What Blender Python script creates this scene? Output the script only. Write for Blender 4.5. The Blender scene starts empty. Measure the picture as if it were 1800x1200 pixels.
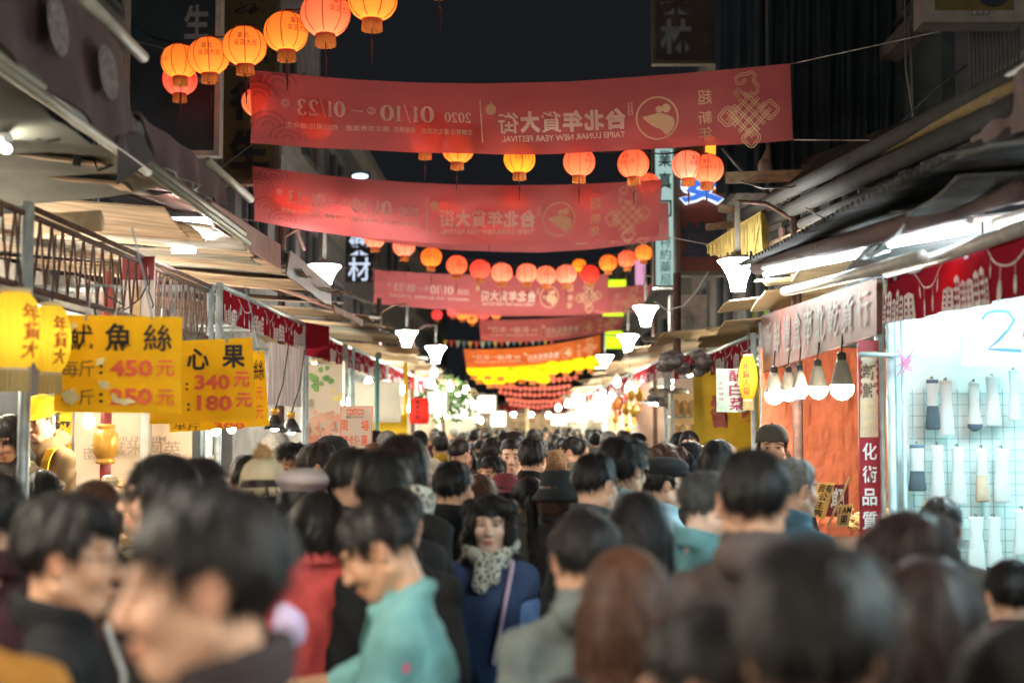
import bpy, math, random
import numpy as np
from mathutils import Matrix, Vector
random.seed(7); RNG = np.random.default_rng(7)
SC = bpy.context.scene
COL = SC.collection
# ---------------------------------------------------------------- camera, sky, exposure
FPX = 2500.0                       # focal length in pixels of the 1800 x 1200 photograph (50 mm on full frame)
CAMH = 1.80
HOR, VPX = 748.0, 922.0            # horizon row and the street's vanishing column
pitch = math.atan((HOR - 600) / FPX); yaw = math.atan((VPX - 900) / FPX)
cd = bpy.data.cameras.new('camera'); cam = bpy.data.objects.new('camera', cd); COL.objects.link(cam)
cd.sensor_width = 36; cd.lens = 50; cd.clip_start = .05; cd.clip_end = 2000
cam.location = (0, 0, CAMH)
cam.rotation_euler = (math.pi / 2 + pitch, 0, yaw)
cd.dof.use_dof = True; cd.dof.focus_distance = 9.8; cd.dof.aperture_fstop = 1.6; cd.dof.aperture_blades = 0
SC.camera = cam
CR = np.array(cam.rotation_euler.to_matrix())
w = bpy.data.worlds.new('World'); SC.world = w; w.use_nodes = True
_wn = w.node_tree.nodes; _wl = w.node_tree.links
_bg = _wn['Background']; _bg.inputs[0].default_value = (.66, .72, .86, 1); _bg.inputs[1].default_value = .0033
SC.view_settings.view_transform = 'Standard'; SC.view_settings.look = 'None'
SC.view_settings.exposure = 2.05; SC.view_settings.gamma = 1.0
SC.view_settings.use_curve_mapping = False
SC.cycles.use_denoising = True; SC.cycles.adaptive_threshold = .02
SC.cycles.max_bounces = 6; SC.cycles.diffuse_bounces = 3; SC.cycles.glossy_bounces = 2
SC.cycles.transmission_bounces = 4; SC.cycles.transparent_max_bounces = 8
SC.cycles.sample_clamp_indirect = 4.0; SC.cycles.caustics_reflective = False; SC.cycles.caustics_refractive = False

def at(px, py, Y):
    """the point at street depth Y that stands at photograph pixel (px, py)"""
    d = CR @ np.array([(px - 900) / FPX, -(py - 600) / FPX, -1.0])
    s = Y / d[1]
    return np.array([d[0] * s, Y, CAMH + d[2] * s])
def pix(p):
    q = CR.T @ (np.array(p, float) - np.array([0, 0, CAMH]))
    return 900 + FPX * q[0] / -q[2], 600 - FPX * q[1] / -q[2]
def unit(v): v = np.asarray(v, float); return v / (np.linalg.norm(v) + 1e-12)

# ---------------------------------------------------------------- materials
MATS = {}
def _new(name):
    m = bpy.data.materials.new(name); m.use_nodes = True; nt = m.node_tree; nt.nodes.clear()
    out = nt.nodes.new('ShaderNodeOutputMaterial')
    return m, nt, out
def _noisecol(nt, col, var, scale, detail=4.0, stretch=None):
    tc = nt.nodes.new('ShaderNodeTexCoord')
    src = tc.outputs['Object']
    if stretch:
        mp = nt.nodes.new('ShaderNodeMapping'); mp.inputs['Scale'].default_value = stretch
        nt.links.new(src, mp.inputs[0]); src = mp.outputs[0]
    n = nt.nodes.new('ShaderNodeTexNoise'); n.inputs['Scale'].default_value = scale; n.inputs['Detail'].default_value = detail
    nt.links.new(src, n.inputs['Vector'])
    r = nt.nodes.new('ShaderNodeValToRGB')
    c = np.array(col[:3], float)
    r.color_ramp.elements[0].position = .3; r.color_ramp.elements[1].position = .7
    r.color_ramp.elements[0].color = (*np.clip(c * (1 - var), 0, 1), 1)
    r.color_ramp.elements[1].color = (*np.clip(c * (1 + var), 0, 1), 1)
    nt.links.new(n.outputs['Fac'], r.inputs[0])
    return r.outputs[0], n.outputs['Fac'], src
def M(name, col, rough=.6, var=.18, scale=9, metal=0., bump=0., bscale=60, spec=.4, stretch=None):
    if name in MATS: return MATS[name]
    m, nt, out = _new(name)
    b = nt.nodes.new('ShaderNodeBsdfPrincipled')
    c, f, src = _noisecol(nt, col, var, scale, stretch=stretch)
    nt.links.new(c, b.inputs['Base Color'])
    b.inputs['Roughness'].default_value = rough; b.inputs['Metallic'].default_value = metal
    b.inputs['Specular IOR Level'].default_value = spec
    if bump:
        n2 = nt.nodes.new('ShaderNodeTexNoise'); n2.inputs['Scale'].default_value = bscale; n2.inputs['Detail'].default_value = 3
        nt.links.new(src, n2.inputs['Vector'])
        bp = nt.nodes.new('ShaderNodeBump'); bp.inputs['Strength'].default_value = bump; bp.inputs['Distance'].default_value = .01
        nt.links.new(n2.outputs['Fac'], bp.inputs['Height']); nt.links.new(bp.outputs[0], b.inputs['Normal'])
    nt.links.new(b.outputs[0], out.inputs[0]); MATS[name] = m; return m
def MT(name, col, trans=.5, rough=.8, var=.08, scale=5, see=0., seecol=None, stretch=None):
    """cloth, paper or plastic sheet that lets light through; SEE is how much one sees through it"""
    if name in MATS: return MATS[name]
    m, nt, out = _new(name)
    c, f, src = _noisecol(nt, col, var, scale, stretch=stretch)
    d = nt.nodes.new('ShaderNodeBsdfDiffuse'); t = nt.nodes.new('ShaderNodeBsdfTranslucent')
    nt.links.new(c, d.inputs[0]); nt.links.new(c, t.inputs[0])
    x = nt.nodes.new('ShaderNodeMixShader'); x.inputs[0].default_value = trans
    nt.links.new(d.outputs[0], x.inputs[1]); nt.links.new(t.outputs[0], x.inputs[2])
    last = x.outputs[0]
    if see:
        g = nt.nodes.new('ShaderNodeBsdfTransparent'); g.inputs[0].default_value = (*(seecol or (1, 1, 1)), 1)
        x2 = nt.nodes.new('ShaderNodeMixShader'); x2.inputs[0].default_value = see
        nt.links.new(last, x2.inputs[1]); nt.links.new(g.outputs[0], x2.inputs[2]); last = x2.outputs[0]
    nt.links.new(last, out.inputs[0]); MATS[name] = m; return m
def ME(name, col, strength, sample=True):
    if name in MATS: return MATS[name]
    m, nt, out = _new(name)
    e = nt.nodes.new('ShaderNodeEmission'); e.inputs[0].default_value = (*col, 1); e.inputs[1].default_value = strength
    nt.links.new(e.outputs[0], out.inputs[0]); MATS[name] = m
    if not sample: m.cycles.emission_sampling = 'NONE'
    return m
def MO(name, rough=.85, bump=.25, bscale=90, sheen=.0, var=.2, scale=14, spec=.25, attr=None):
    """colour from the object's own colour, so shared meshes can be dyed"""
    if name in MATS: return MATS[name]
    m, nt, out = _new(name)
    b = nt.nodes.new('ShaderNodeBsdfPrincipled'); oi = nt.nodes.new('ShaderNodeObjectInfo')
    c, f, src = _noisecol(nt, (.5, .5, .5), var, scale)
    mx = nt.nodes.new('ShaderNodeMix'); mx.data_type = 'RGBA'; mx.blend_type = 'MULTIPLY'; mx.inputs[0].default_value = 1
    g = nt.nodes.new('ShaderNodeVectorMath'); g.operation = 'SCALE'; g.inputs['Scale'].default_value = 2
    nt.links.new(c, g.inputs[0])
    nt.links.new(oi.outputs['Color'], mx.inputs[6]); nt.links.new(g.outputs[0], mx.inputs[7])
    col = mx.outputs[2]
    if attr:
        a = nt.nodes.new('ShaderNodeAttribute'); a.attribute_name = attr
        m2 = nt.nodes.new('ShaderNodeMix'); m2.data_type = 'RGBA'; m2.blend_type = 'MULTIPLY'; m2.inputs[0].default_value = 1
        nt.links.new(col, m2.inputs[6]); nt.links.new(a.outputs['Color'], m2.inputs[7]); col = m2.outputs[2]
    nt.links.new(col, b.inputs['Base Color'])
    b.inputs['Roughness'].default_value = rough; b.inputs['Specular IOR Level'].default_value = spec
    if bump:
        n2 = nt.nodes.new('ShaderNodeTexNoise'); n2.inputs['Scale'].default_value = bscale
        nt.links.new(src, n2.inputs['Vector'])
        bp = nt.nodes.new('ShaderNodeBump'); bp.inputs['Strength'].default_value = bump; bp.inputs['Distance'].default_value = .004
        nt.links.new(n2.outputs['Fac'], bp.inputs['Height']); nt.links.new(bp.outputs[0], b.inputs['Normal'])
    nt.links.new(b.outputs[0], out.inputs[0]); MATS[name] = m; return m

# ---------------------------------------------------------------- objects and meshes
ORG = {}
def tag(o, label=None, cat=None, group=None, kind=None):
    if label: o['label'] = label
    if cat: o['category'] = cat
    if group: o['group'] = group
    if kind: o['kind'] = kind
    return o
def thing(name, label, cat, loc=(0, 0, 0), group=None, rz=0.):
    o = bpy.data.objects.new(name, None); COL.objects.link(o); o.empty_display_size = .1
    o.location = loc; o.rotation_euler = (0, 0, rz); ORG[o.name] = np.array(loc, float)
    return tag(o, label, cat, group)
def link(name, me, parent=None):
    o = bpy.data.objects.new(name, me); COL.objects.link(o)
    if parent is not None: o.parent = parent
    return o
def copy_tree(o, parent=None):
    c = o.copy(); COL.objects.link(c)
    if parent is not None: c.parent = parent
    for ch in o.children: copy_tree(ch, c)
    return c
class MB:
    def __init__(s): s.v = []; s.f = []; s.mi = []; s.n = 0
    def add(s, V, F, mi=0):
        V = np.asarray(V, float).reshape(-1, 3)
        s.v.append(V); n = s.n
        for f in F: s.f.append([i + n for i in f])
        s.mi += [mi] * len(F); s.n += len(V); return s
    def box(s, c, size, rz=0., mi=0, R=None):
        h = np.array(size, float) / 2
        P = np.array([[x, y, z] for z in (-1, 1) for y in (-1, 1) for x in (-1, 1)], float) * h
        if R is None and rz:
            R = np.array([[math.cos(rz), -math.sin(rz), 0], [math.sin(rz), math.cos(rz), 0], [0, 0, 1]])
        if R is not None: P = P @ np.asarray(R).T
        return s.add(P + np.array(c), [(0, 2, 3, 1), (4, 5, 7, 6), (0, 1, 5, 4), (2, 6, 7, 3), (0, 4, 6, 2), (1, 3, 7, 5)], mi)
    def slab(s, quad, t, mi=0):
        """four corners in order, thickness t to the back of their normal"""
        q = np.asarray(quad, float); n = unit(np.cross(q[1] - q[0], q[3] - q[0])) * t
        return s.add(np.vstack([q, q - n]), [(0, 1, 2, 3), (7, 6, 5, 4), (0, 4, 5, 1), (1, 5, 6, 2), (2, 6, 7, 3), (3, 7, 4, 0)], mi)
    def tube(s, pts, r, n=8, mi=0, caps=True):
        P = np.asarray(pts, float); k = len(P); r = np.broadcast_to(np.asarray(r, float), (k,))
        T = np.gradient(P, axis=0); T /= np.linalg.norm(T, axis=1)[:, None] + 1e-12
        up = np.array([0, 0, 1.]) if abs(T[0][2]) < .9 else np.array([1., 0, 0])
        A = np.zeros_like(P); B = np.zeros_like(P); a = unit(np.cross(T[0], up))
        for i in range(k):
            a = unit(a - T[i] * a.dot(T[i])); A[i] = a; B[i] = np.cross(T[i], a)
        th = np.arange(n) * 2 * math.pi / n
        V = (P[:, None] + r[:, None, None] * (A[:, None] * np.cos(th)[None, :, None] + B[:, None] * np.sin(th)[None, :, None])).reshape(-1, 3)
        F = [(i * n + j, i * n + (j + 1) % n, (i + 1) * n + (j + 1) % n, (i + 1) * n + j) for i in range(k - 1) for j in range(n)]
        if caps: F += [tuple(range(n))[::-1], tuple((k - 1) * n + j for j in range(n))]
        return s.add(V, F, mi)
    def lathe(s, prof, c=(0, 0, 0), n=20, mi=0, sx=1., sy=1., ribs=0, ramp=0.):
        prof = np.asarray(prof, float); k = len(prof); th = np.arange(n) * 2 * math.pi / n
        rr = 1 + ramp * np.cos(ribs * th) if ribs else np.ones(n)
        V = np.zeros((k, n, 3)); V[..., 0] = prof[:, 0][:, None] * np.cos(th) * rr * sx; V[..., 1] = prof[:, 0][:, None] * np.sin(th) * rr * sy
        V[..., 2] = prof[:, 1][:, None]
        F = [(i * n + j, i * n + (j + 1) % n, (i + 1) * n + (j + 1) % n, (i + 1) * n + j) for i in range(k - 1) for j in range(n)]
        return s.add(V.reshape(-1, 3) + np.array(c), F, mi)
    def grid(s, G, mi=0, thick=0.):
        G = np.asarray(G, float); a, b = G.shape[:2]
        F = [(i * b + j, (i + 1) * b + j, (i + 1) * b + j + 1, i * b + j + 1) for i in range(a - 1) for j in range(b - 1)]
        s.add(G.reshape(-1, 3), F, mi)
        if thick:
            du = np.gradient(G, axis=0); dv = np.gradient(G, axis=1); N = np.cross(du, dv); N /= np.linalg.norm(N, axis=2)[..., None] + 1e-12
            s.add((G - N * thick).reshape(-1, 3), [f[::-1] for f in F], mi)
            e = [(i, 0) for i in range(a)] + [(a - 1, j) for j in range(1, b)] + [(i, b - 1) for i in range(a - 2, -1, -1)] + [(0, j) for j in range(b - 2, 0, -1)]
            V = np.array([G[i, j] for i, j in e] + [(G - N * thick)[i, j] for i, j in e]); m = len(e)
            s.add(V, [(i, (i + 1) % m, m + (i + 1) % m, m + i) for i in range(m)], mi)
        return s
    def ball(s, c, r, n=10, k=7, mi=0):
        r = np.broadcast_to(np.asarray(r, float), (3,)); a = np.linspace(-math.pi / 2, math.pi / 2, k)
        V = np.array([[math.cos(p) * math.cos(t), math.cos(p) * math.sin(t), math.sin(p)] for p in a for t in np.arange(n) * 2 * math.pi / n]) * r + np.array(c)
        return s.add(V, [(i * n + j, i * n + (j + 1) % n, (i + 1) * n + (j + 1) % n, (i + 1) * n + j) for i in range(k - 1) for j in range(n)], mi)
    def mesh(s, name, mats, org=(0, 0, 0), smooth=False):
        me = bpy.data.meshes.new(name)
        V = np.vstack(s.v) - np.asarray(org)
        me.from_pydata(V.tolist(), [], s.f)
        for m in (mats if isinstance(mats, (list, tuple)) else [mats]): me.materials.append(m)
        if any(s.mi): me.polygons.foreach_set('material_index', s.mi)
        if smooth: me.polygons.foreach_set('use_smooth', [True] * len(me.polygons))
        me.update(); return me
    def build(s, name, mats, parent=None, smooth=False, org=None):
        if parent is not None:
            root = parent; o = np.zeros(3)
            while root is not None and root.name in ORG:
                o = ORG[root.name]; break
            return link(name, s.mesh(name, mats, o, smooth), _sub(parent, o))
        b = np.zeros(3) if org is None else np.asarray(org, float)
        ob = link(name, s.mesh(name, mats, b, smooth)); ob.location = b; ORG[ob.name] = b
        return ob
def _sub(parent, o): return parent
def part(mb, name, mats, parent, smooth=False):
    """a part (or sub-part) built in world coordinates under PARENT"""
    r = parent
    while r.parent is not None: r = r.parent
    return link(name, mb.mesh(name, mats, ORG.get(r.name, np.zeros(3)), smooth), parent)
def solo(mb, name, label, cat, mats, group=None, smooth=False, kind=None):
    V = np.vstack(mb.v); b = np.array([(V[:, 0].min() + V[:, 0].max()) / 2, (V[:, 1].min() + V[:, 1].max()) / 2, V[:, 2].min()])
    o = mb.build(name, mats, None, smooth, b); return tag(o, label, cat, group, kind)

# ---------------------------------------------------------------- lettering
_TX = {}
def glyphs(text, bold=0., shear=0.):
    """flat outline triangles of TEXT, cap height about 1, origin at left of the baseline, and its width"""
    k = (text, bold, shear)
    if k not in _TX:
        c = bpy.data.curves.new('lettering', 'FONT'); c.body = text; c.size = 1; c.offset = bold; c.shear = shear; c.resolution_u = 2
        o = bpy.data.objects.new('lettering', c); COL.objects.link(o)
        dg = bpy.context.evaluated_depsgraph_get(); me = bpy.data.meshes.new_from_object(o.evaluated_get(dg))
        V = np.zeros(len(me.vertices) * 3); me.vertices.foreach_get('co', V); V = V.reshape(-1, 3)[:, :2].copy()
        F = [tuple(p.vertices) for p in me.polygons]
        bpy.data.objects.remove(o); bpy.data.curves.remove(c); bpy.data.meshes.remove(me)
        _TX[k] = (V, F)
    return _TX[k]
def put_text(mb, text, x0, y0, x1, y1, fn, bold=0., mirror=False, fit=True, mi=0):
    """letters filling the box (x0,y0)-(x1,y1) of a flat sheet; FN maps (n,2) sheet coordinates to world points"""
    V, F = glyphs(text, bold)
    a, b = V.min(0), V.max(0); s = (V - a) / (b - a)
    if mirror: s[:, 0] = 1 - s[:, 0]
    if not fit:
        asp = (b - a)[0] / (b - a)[1]; h = y1 - y0; x1 = x0 + h * asp if x1 > x0 else x0 - h * asp
    P = np.stack([x0 + (x1 - x0) * s[:, 0], y0 + (y1 - y0) * s[:, 1]], 1)
    mb.add(fn(P), F, mi)
def flat(o, ux, uy, off=.004, n=None):
    """maps sheet coordinates to the plane through o spanned by ux, uy, off in front of it"""
    o = np.asarray(o, float); ux = np.asarray(ux, float); uy = np.asarray(uy, float)
    n = unit(np.cross(ux, uy)) if n is None else np.asarray(n, float)
    return lambda P: o + P[:, :1] * ux + P[:, 1:2] * uy + n * off
def poly2(mb, pts, fn, mi=0):
    P = np.asarray(pts, float); mb.add(fn(P), [tuple(range(len(P)))], mi)
def stroke2(mb, pts, wd, fn, closed=False, mi=0):
    """a drawn line of width wd on a sheet"""
    P = np.asarray(pts, float); n = len(P)
    T = (np.roll(P, -1, 0) - np.roll(P, 1, 0)) if closed else np.gradient(P, axis=0)
    T /= np.linalg.norm(T, axis=1)[:, None] + 1e-12; N = np.stack([-T[:, 1], T[:, 0]], 1)
    wd = np.broadcast_to(np.asarray(wd, float), (n,))[:, None]
    V = np.vstack([P + N * wd / 2, P - N * wd / 2])
    mb.add(fn(V), [(i, (i + 1) % n, n + (i + 1) % n, n + i) for i in range(n if closed else n - 1)], mi)
ORD = ['first', 'second', 'third', 'fourth', 'fifth', 'sixth', 'seventh', 'eighth', 'ninth', 'tenth', 'eleventh', 'twelfth', 'thirteenth', 'fourteenth',
       'fifteenth', 'sixteenth', 'seventeenth', 'eighteenth', 'nineteenth', 'twentieth']
# ================================================================ setting: ground, buildings, shop signs overhead
def lx(px, py, X):
    d = CR @ np.array([(px - 900) / FPX, -(py - 600) / FPX, -1.0]); s = X / d[0]
    return np.array([X, d[1] * s, CAMH + d[2] * s])
g = MB().grid([[(-400 + 800 * i / 8, -60 + 700 * j / 8, 0) for i in range(9)] for j in range(9)])
ground = tag(g.build('ground', M('asphalt', (.05, .05, .052), .7, .3, 3, bump=.4, bscale=40)), 'dark asphalt street under the crowd', kind='structure')

def building(name, side, X, Y0, Y1, Ht, col, label, nwin=3, floors=2, z0=3.6, litrow=None):
    t = thing(name, label, 'building', (X, (Y0 + Y1) / 2, 0))
    m = M('wall_' + name + str(round(Y0)), col, .85, .3, 2.5, bump=.3, bscale=20)
    part(MB().box((X + side * 3, (Y0 + Y1) / 2, Ht / 2), (6, Y1 - Y0, Ht)), 'wall', m, t)
    fr = M('window_frame', (.12, .12, .12), .5); gl = M('window_glass', (.012, .016, .02), .12, .2, spec=.6)
    for f in range(floors):
        z = z0 + f * 2.7
        part(MB().box((X - side * .1, (Y0 + Y1) / 2, z - .55), (.22, Y1 - Y0 - .02, .16)), 'ledge', M('ledge', (.16, .15, .14), .8), t)
        for i in range(nwin):
            y = Y0 + (Y1 - Y0) * (i + .5) / nwin; wd = (Y1 - Y0) / nwin * .62
            f_ = MB()
            for dy in (-wd / 2, 0, wd / 2): f_.box((X - side * .03, y + dy, z + .5), (.08, .06, 1.46))
            for dz in (-.23, 1.2): f_.box((X - side * .03, y, z + dz), (.075, wd, .06))
            wo = part(f_, 'window', fr, t)
            part(MB().box((X - side * .008, y, z + .5), (.012, wd, 1.4)), 'pane', gl, wo)
    part(MB().box((X - side * .12, (Y0 + Y1) / 2, Ht - .15), (.3, Y1 - Y0 - .02, .3)), 'cornice', M('ledge', (.16, .15, .14), .8), t)
    return t
building('shophouse', -1, -4.4, 1, 12.4, 8.5, (.07, .075, .085), 'dark shophouse behind the nearest stalls on the left side')
building('shophouse', -1, -4.2, 12.5, 19.4, 8.8, (.10, .09, .085), 'dark brown shophouse behind the teal hanging sign board')
building('shophouse', -1, -4.0, 19.5, 27.4, 9.6, (.20, .185, .19), 'pale grey shophouse left of the second red banner', z0=4.2)
building('shophouse', -1, -4.0, 27.5, 40, 8.4, (.08, .08, .085), 'shophouse beyond the glowing white neon characters on the left')
building('shophouse', -1, -4.1, 40.1, 75, 8.0, (.07, .07, .07), 'farthest dark shophouse on the left of the street', 5)
building('shophouse', 1, 4.1, 1, 13.4, 9.0, (.05, .055, .06), 'dark shophouse above the nearest stalls on the right side')
building('shophouse', 1, 4.0, 13.5, 21.4, 10, (.05, .07, .08), 'blue-black shophouse behind the right end of the front banner')
building('shophouse', 1, 3.9, 21.5, 33, 9.2, (.12, .10, .09), 'brown shophouse behind the pale vertical light box')
building('shophouse', 1, 3.9, 33.1, 75, 8.2, (.08, .08, .08), 'farthest dark shophouse on the right of the street', 5)
building('end_house', 1, -2.0, 96, 110, 7, (.06, .06, .065), 'low dark house closing the far end of the street', 3)

def board(name, label, cat, a, b, Y, frame, face, fcol=None, th=.12, inset=.05, texts=(), tm=None, kids=True, group=None):
    """flat sign facing the camera between pixels a (top left) and b (bottom right) at depth Y; texts: (string, x0,y0,x1,y1 as fractions, bold)"""
    p = at(a[0], a[1], Y); q = at(b[0], b[1], Y); x0, x1, z0, z1 = p[0], q[0], q[2], p[2]
    t = thing(name, label, cat, ((x0 + x1) / 2, Y, z0), group)
    part(MB().box(((x0 + x1) / 2, Y, (z0 + z1) / 2), (x1 - x0, th, z1 - z0)), 'panel', face, t)
    if frame is not None:
        f = MB(); e = inset
        f.box((x0, Y - .01, (z0 + z1) / 2), (e, th + .03, z1 - z0 + e)); f.box((x1, Y - .01, (z0 + z1) / 2), (e, th + .03, z1 - z0 + e))
        f.box(((x0 + x1) / 2, Y - .01, z0), (x1 - x0 - e, th + .024, e)); f.box(((x0 + x1) / 2, Y - .01, z1), (x1 - x0 - e, th + .024, e))
        part(f, 'frame', frame, t)
    if texts:
        fn = flat((x0, Y - th / 2, z0), (x1 - x0, 0, 0), (0, 0, z1 - z0), .006, (0, -1, 0))
        for tx in texts:
            mb = MB(); put_text(mb, *tx[:5], fn, tx[5] if len(tx) > 5 else .02)
            part(mb, 'lettering', tx[6] if len(tx) > 6 else tm, t)
    return t, (x0, x1, z0, z1)
WHITE_P = M('white_paint', (.75, .75, .72), .6, .1)
board('shop_sign', 'dark teal vertical shop sign with pale characters at upper left', 'sign', (230, -60), (384, 272), 13, M('beige_metal', (.42, .39, .34), .5),
      M('dark_teal_panel', (.022, .038, .05), .5, .25, 3), texts=[('生', .62, .60, .9, .78, .03), ('藥', .62, .37, .92, .53, .03)], tm=M('dull_white_print', (.22, .25, .26), .7))
part_brown = board('shop_sign', 'dark brown vertical shop sign with black herb shop characters beside the teal one', 'sign', (394, -60), (488, 322), 15, M('dark_bronze', (.12, .10, .07), .5),
      M('brown_panel', (.10, .065, .028), .55, .25, 3), texts=[('參', .14, .72, .86, .90, .05), ('藥', .14, .50, .86, .68, .05), ('行', .14, .28, .86, .46, .05), ('生', .14, .06, .86, .24, .05)], tm=M('black_print', (.012, .012, .014), .6))
board('shop_sign', 'dull brown vertical sign with faded characters above the right banner end', 'sign', (1148, -40), (1262, 112), 21, M('dark_bronze', (.12, .10, .07), .5),
      M('dull_tan_panel', (.075, .06, .055), .6, .4, 3), texts=[('林', .1, .1, .6, .5, .03), ('藥', .1, .55, .6, .95, .03)], tm=M('dull_white_print', (.22, .25, .26), .7))
# lit signs on the right
NB = ME('neon_blue', (.05, .16, .62), .32); NBW = ME('neon_edge', (.75, .85, 1), .35); NDK = M('unlit_letter', (.02, .025, .05), .4)
t, bx = board('neon_shop_sign', 'dark red vertical sign with blue neon character under an orange top', 'sign', (1188, 262), (1272, 482), 17, M('dark_bronze', (.12, .10, .07), .5),
      M('dark_red_panel', (.16, .035, .022), .5, .2, 3), th=.22)
x0, x1, z0, z1 = bx
part(MB().box(((x0 + x1) / 2 + .18, 16.86, z0 + (z1 - z0) * .87), (.24, .05, (z1 - z0) * .42)), 'light_panel', ME('orange_light_panel', (1, .32, .03), .5), t)
fn = flat((x0, 16.865, z0), (x1 - x0, 0, 0), (0, 0, z1 - z0), .06, (0, -1, 0))
mb = MB(); put_text(mb, '安', .02, .53, .98, .84, fn, .075); part(mb, 'neon_edge', NBW, t)
fn = flat((x0, 16.865, z0), (x1 - x0, 0, 0), (0, 0, z1 - z0), .075, (0, -1, 0))
mb = MB(); put_text(mb, '安', .05, .55, .95, .82, fn, .035); part(mb, 'neon_character', NB, t)
mb = MB(); put_text(mb, '堂', .08, .12, .92, .40, fn, .05); part(mb, 'neon_character', NDK, t)
t, bx = board('light_box_sign', 'pale cyan vertical light box with green lettering right of second banner', 'sign', (1148, 262), (1188, 505), 19, M('dark_bronze', (.12, .10, .07), .5),
      ME('cyan_light_box', (.62, .92, .86), .15), th=.2, inset=.03,
      texts=[('業', .2, .86, .8, .98, .02), ('真', .2, .70, .8, .82, .02), ('司', .2, .50, .8, .62, .02), ('特', .25, .28, .75, .36, .0), ('約', .25, .19, .75, .27, .0), ('藥', .25, .10, .75, .18, .0), ('局', .25, .01, .75, .09, .0)],
      tm=M('green_print', (.01, .16, .10), .5))
mb = MB(); x1 = bx[1]
for i in range(60): mb.ball((x1 + .02, 18.86, bx[2] + i * (bx[3] - bx[2]) / 60), .011, 6, 4)
part(mb, 'light_string', ME('mint_bulb', (.55, 1, .85), .6, False), t)
board('light_box_sign', 'small pink light box below the far right lanterns', 'sign', (1117, 458), (1134, 500), 27, None, ME('pink_light_box', (1, .45, .72), .2), th=.15)
NG = ME('lime_neon', (.62, 1, .02), .38)
for k, (a, b, Y, lb) in enumerate([((1066, 492), (1100, 504), 31, 'upper lime green neon bar above the third red banner'), ((1060, 546), (1096, 555), 33, 'lower lime green neon bar between the far banners'),
                        ((1064, 582), (1094, 612), 36, 'lime green neon panel behind the right street lamps')]):
    p, q = at(*a, Y), at(*b, Y); t = thing('neon_bar', lb, 'neon sign', ((p[0] + q[0]) / 2, Y, q[2]))
    part(MB().box(((p[0] + q[0]) / 2, Y, (p[2] + q[2]) / 2), (q[0] - p[0], .06, p[2] - q[2])), 'tube', NG, t)
    part(MB().box(((p[0] + q[0]) / 2, Y + .06, (p[2] + q[2]) / 2), (q[0] - p[0] + .05, .04, p[2] - q[2] + .05)), 'backing', M('dark_bronze', (.12, .10, .07)), t)
# white neon characters on the left
t = thing('neon_shop_sign', 'white glowing neon characters on a dark post left of third banner', 'sign', at(632, 495, 26))
p, q = at(607, 405, 26), at(655, 495, 26)
part(MB().box(((p[0] + q[0]) / 2, 26.1, (p[2] + q[2]) / 2), (q[0] - p[0], .1, p[2] - q[2])), 'panel', M('black_panel', (.01, .01, .012), .5), t)
fn = flat((p[0], 26.04, q[2]), (q[0] - p[0], 0, 0), (0, 0, p[2] - q[2]), .01, (0, -1, 0))
for tx, y0 in (('藥', .52), ('材', .02)):
    mb = MB(); put_text(mb, tx, .1, y0, .9, y0 + .46, fn, .012); part(mb, 'neon_character', ME('white_neon', (.7, .82, 1), .25), t)
t = thing('spot_light', 'small bluish floodlight glowing above the second banner', 'lamp', at(633, 318, 22))
c = at(633, 310, 22); mb = MB().ball(c, (.13, .06, .045), 12, 7); part(mb, 'lamp_glass', ME('cold_lamp', (.6, .8, 1), .8), t)
part(MB().box(c + np.array([0, .1, .02]), (.3, .1, .12)), 'housing', M('black_panel', (.01, .01, .012)), t)
# framed picture box at the upper right
t, bx = board('light_box_sign', 'unlit framed yellow sign box at the upper right corner', 'sign', (1622, -60), (1782, 38), 8.5, M('grey_frame', (.19, .18, .165), .5), M('olive_panel', (.10, .075, .018), .5, .2), th=.18, inset=.07)
fn = flat((bx[0], 8.41, bx[2]), (bx[1] - bx[0], 0, 0), (0, 0, bx[3] - bx[2]), .006, (0, -1, 0))
mb = MB(); poly2(mb, [(.72 + .2 * math.cos(a), .5 + .33 * math.sin(a)) for a in np.linspace(0, 2 * math.pi, 25)[:-1]], fn); part(mb, 'printed_disc', M('navy_print', (.012, .015, .03)), t)
mb = MB()
for i in range(3): mb.box((bx[0] + .26 + i * .035, 8.36, bx[2] + .01), (.012, .02, .02))
part(mb, 'bracket', M('steel', (.5, .5, .5), .35, metal=.8), t)
# dark tarpaulin hoarding on the right
def folds(A, B, C, D, nu, nv, amp, f, seed=0):
    A, B, C, D = map(np.asarray, (A, B, C, D)); r = random.Random(seed)
    ph = [r.uniform(0, 6.3) for _ in range(6)]; G = np.zeros((nu, nv, 3)); n = unit(np.cross(B - A, D - A))
    for i in range(nu):
        for j in range(nv):
            u, v = i / (nu - 1), j / (nv - 1)
            p = (A * (1 - u) + B * u) * (1 - v) + (D * (1 - u) + C * u) * v
            h = math.sin(f * u * 6.28 + ph[0] + .7 * math.sin(3 * v + ph[1])) + .6 * math.sin(f * 1.73 * u * 6.28 + ph[2] + 1.2 * v) + .4 * math.sin(f * 2.9 * u * 6.28 + ph[3] - 2 * v)
            G[i, j] = p + n * amp * h
    return G
TARP = M('dark_blue_tarp', (.02, .032, .042), .42, .3, 2)
t = thing('tarpaulin', 'dark blue tarpaulin hoarding hanging behind the front banner at right', 'tarpaulin', at(1440, 330, 15))
part(MB().grid(folds(at(1350, -80, 15), at(1600, -80, 15), at(1600, 330, 15), at(1350, 330, 15), 70, 14, .03, 7), thick=.01), 'sheet', TARP, t, True)
part(MB().tube([at(1349, -80, 14.9), at(1349, 330, 14.9)], .02), 'pole', M('dull_steel', (.16, .16, .16), .45, metal=.5), t)
t = thing('tarpaulin', 'narrow blue-black hoarding left of the tarpaulin pole', 'tarpaulin', at(1305, 330, 15.6))
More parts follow.
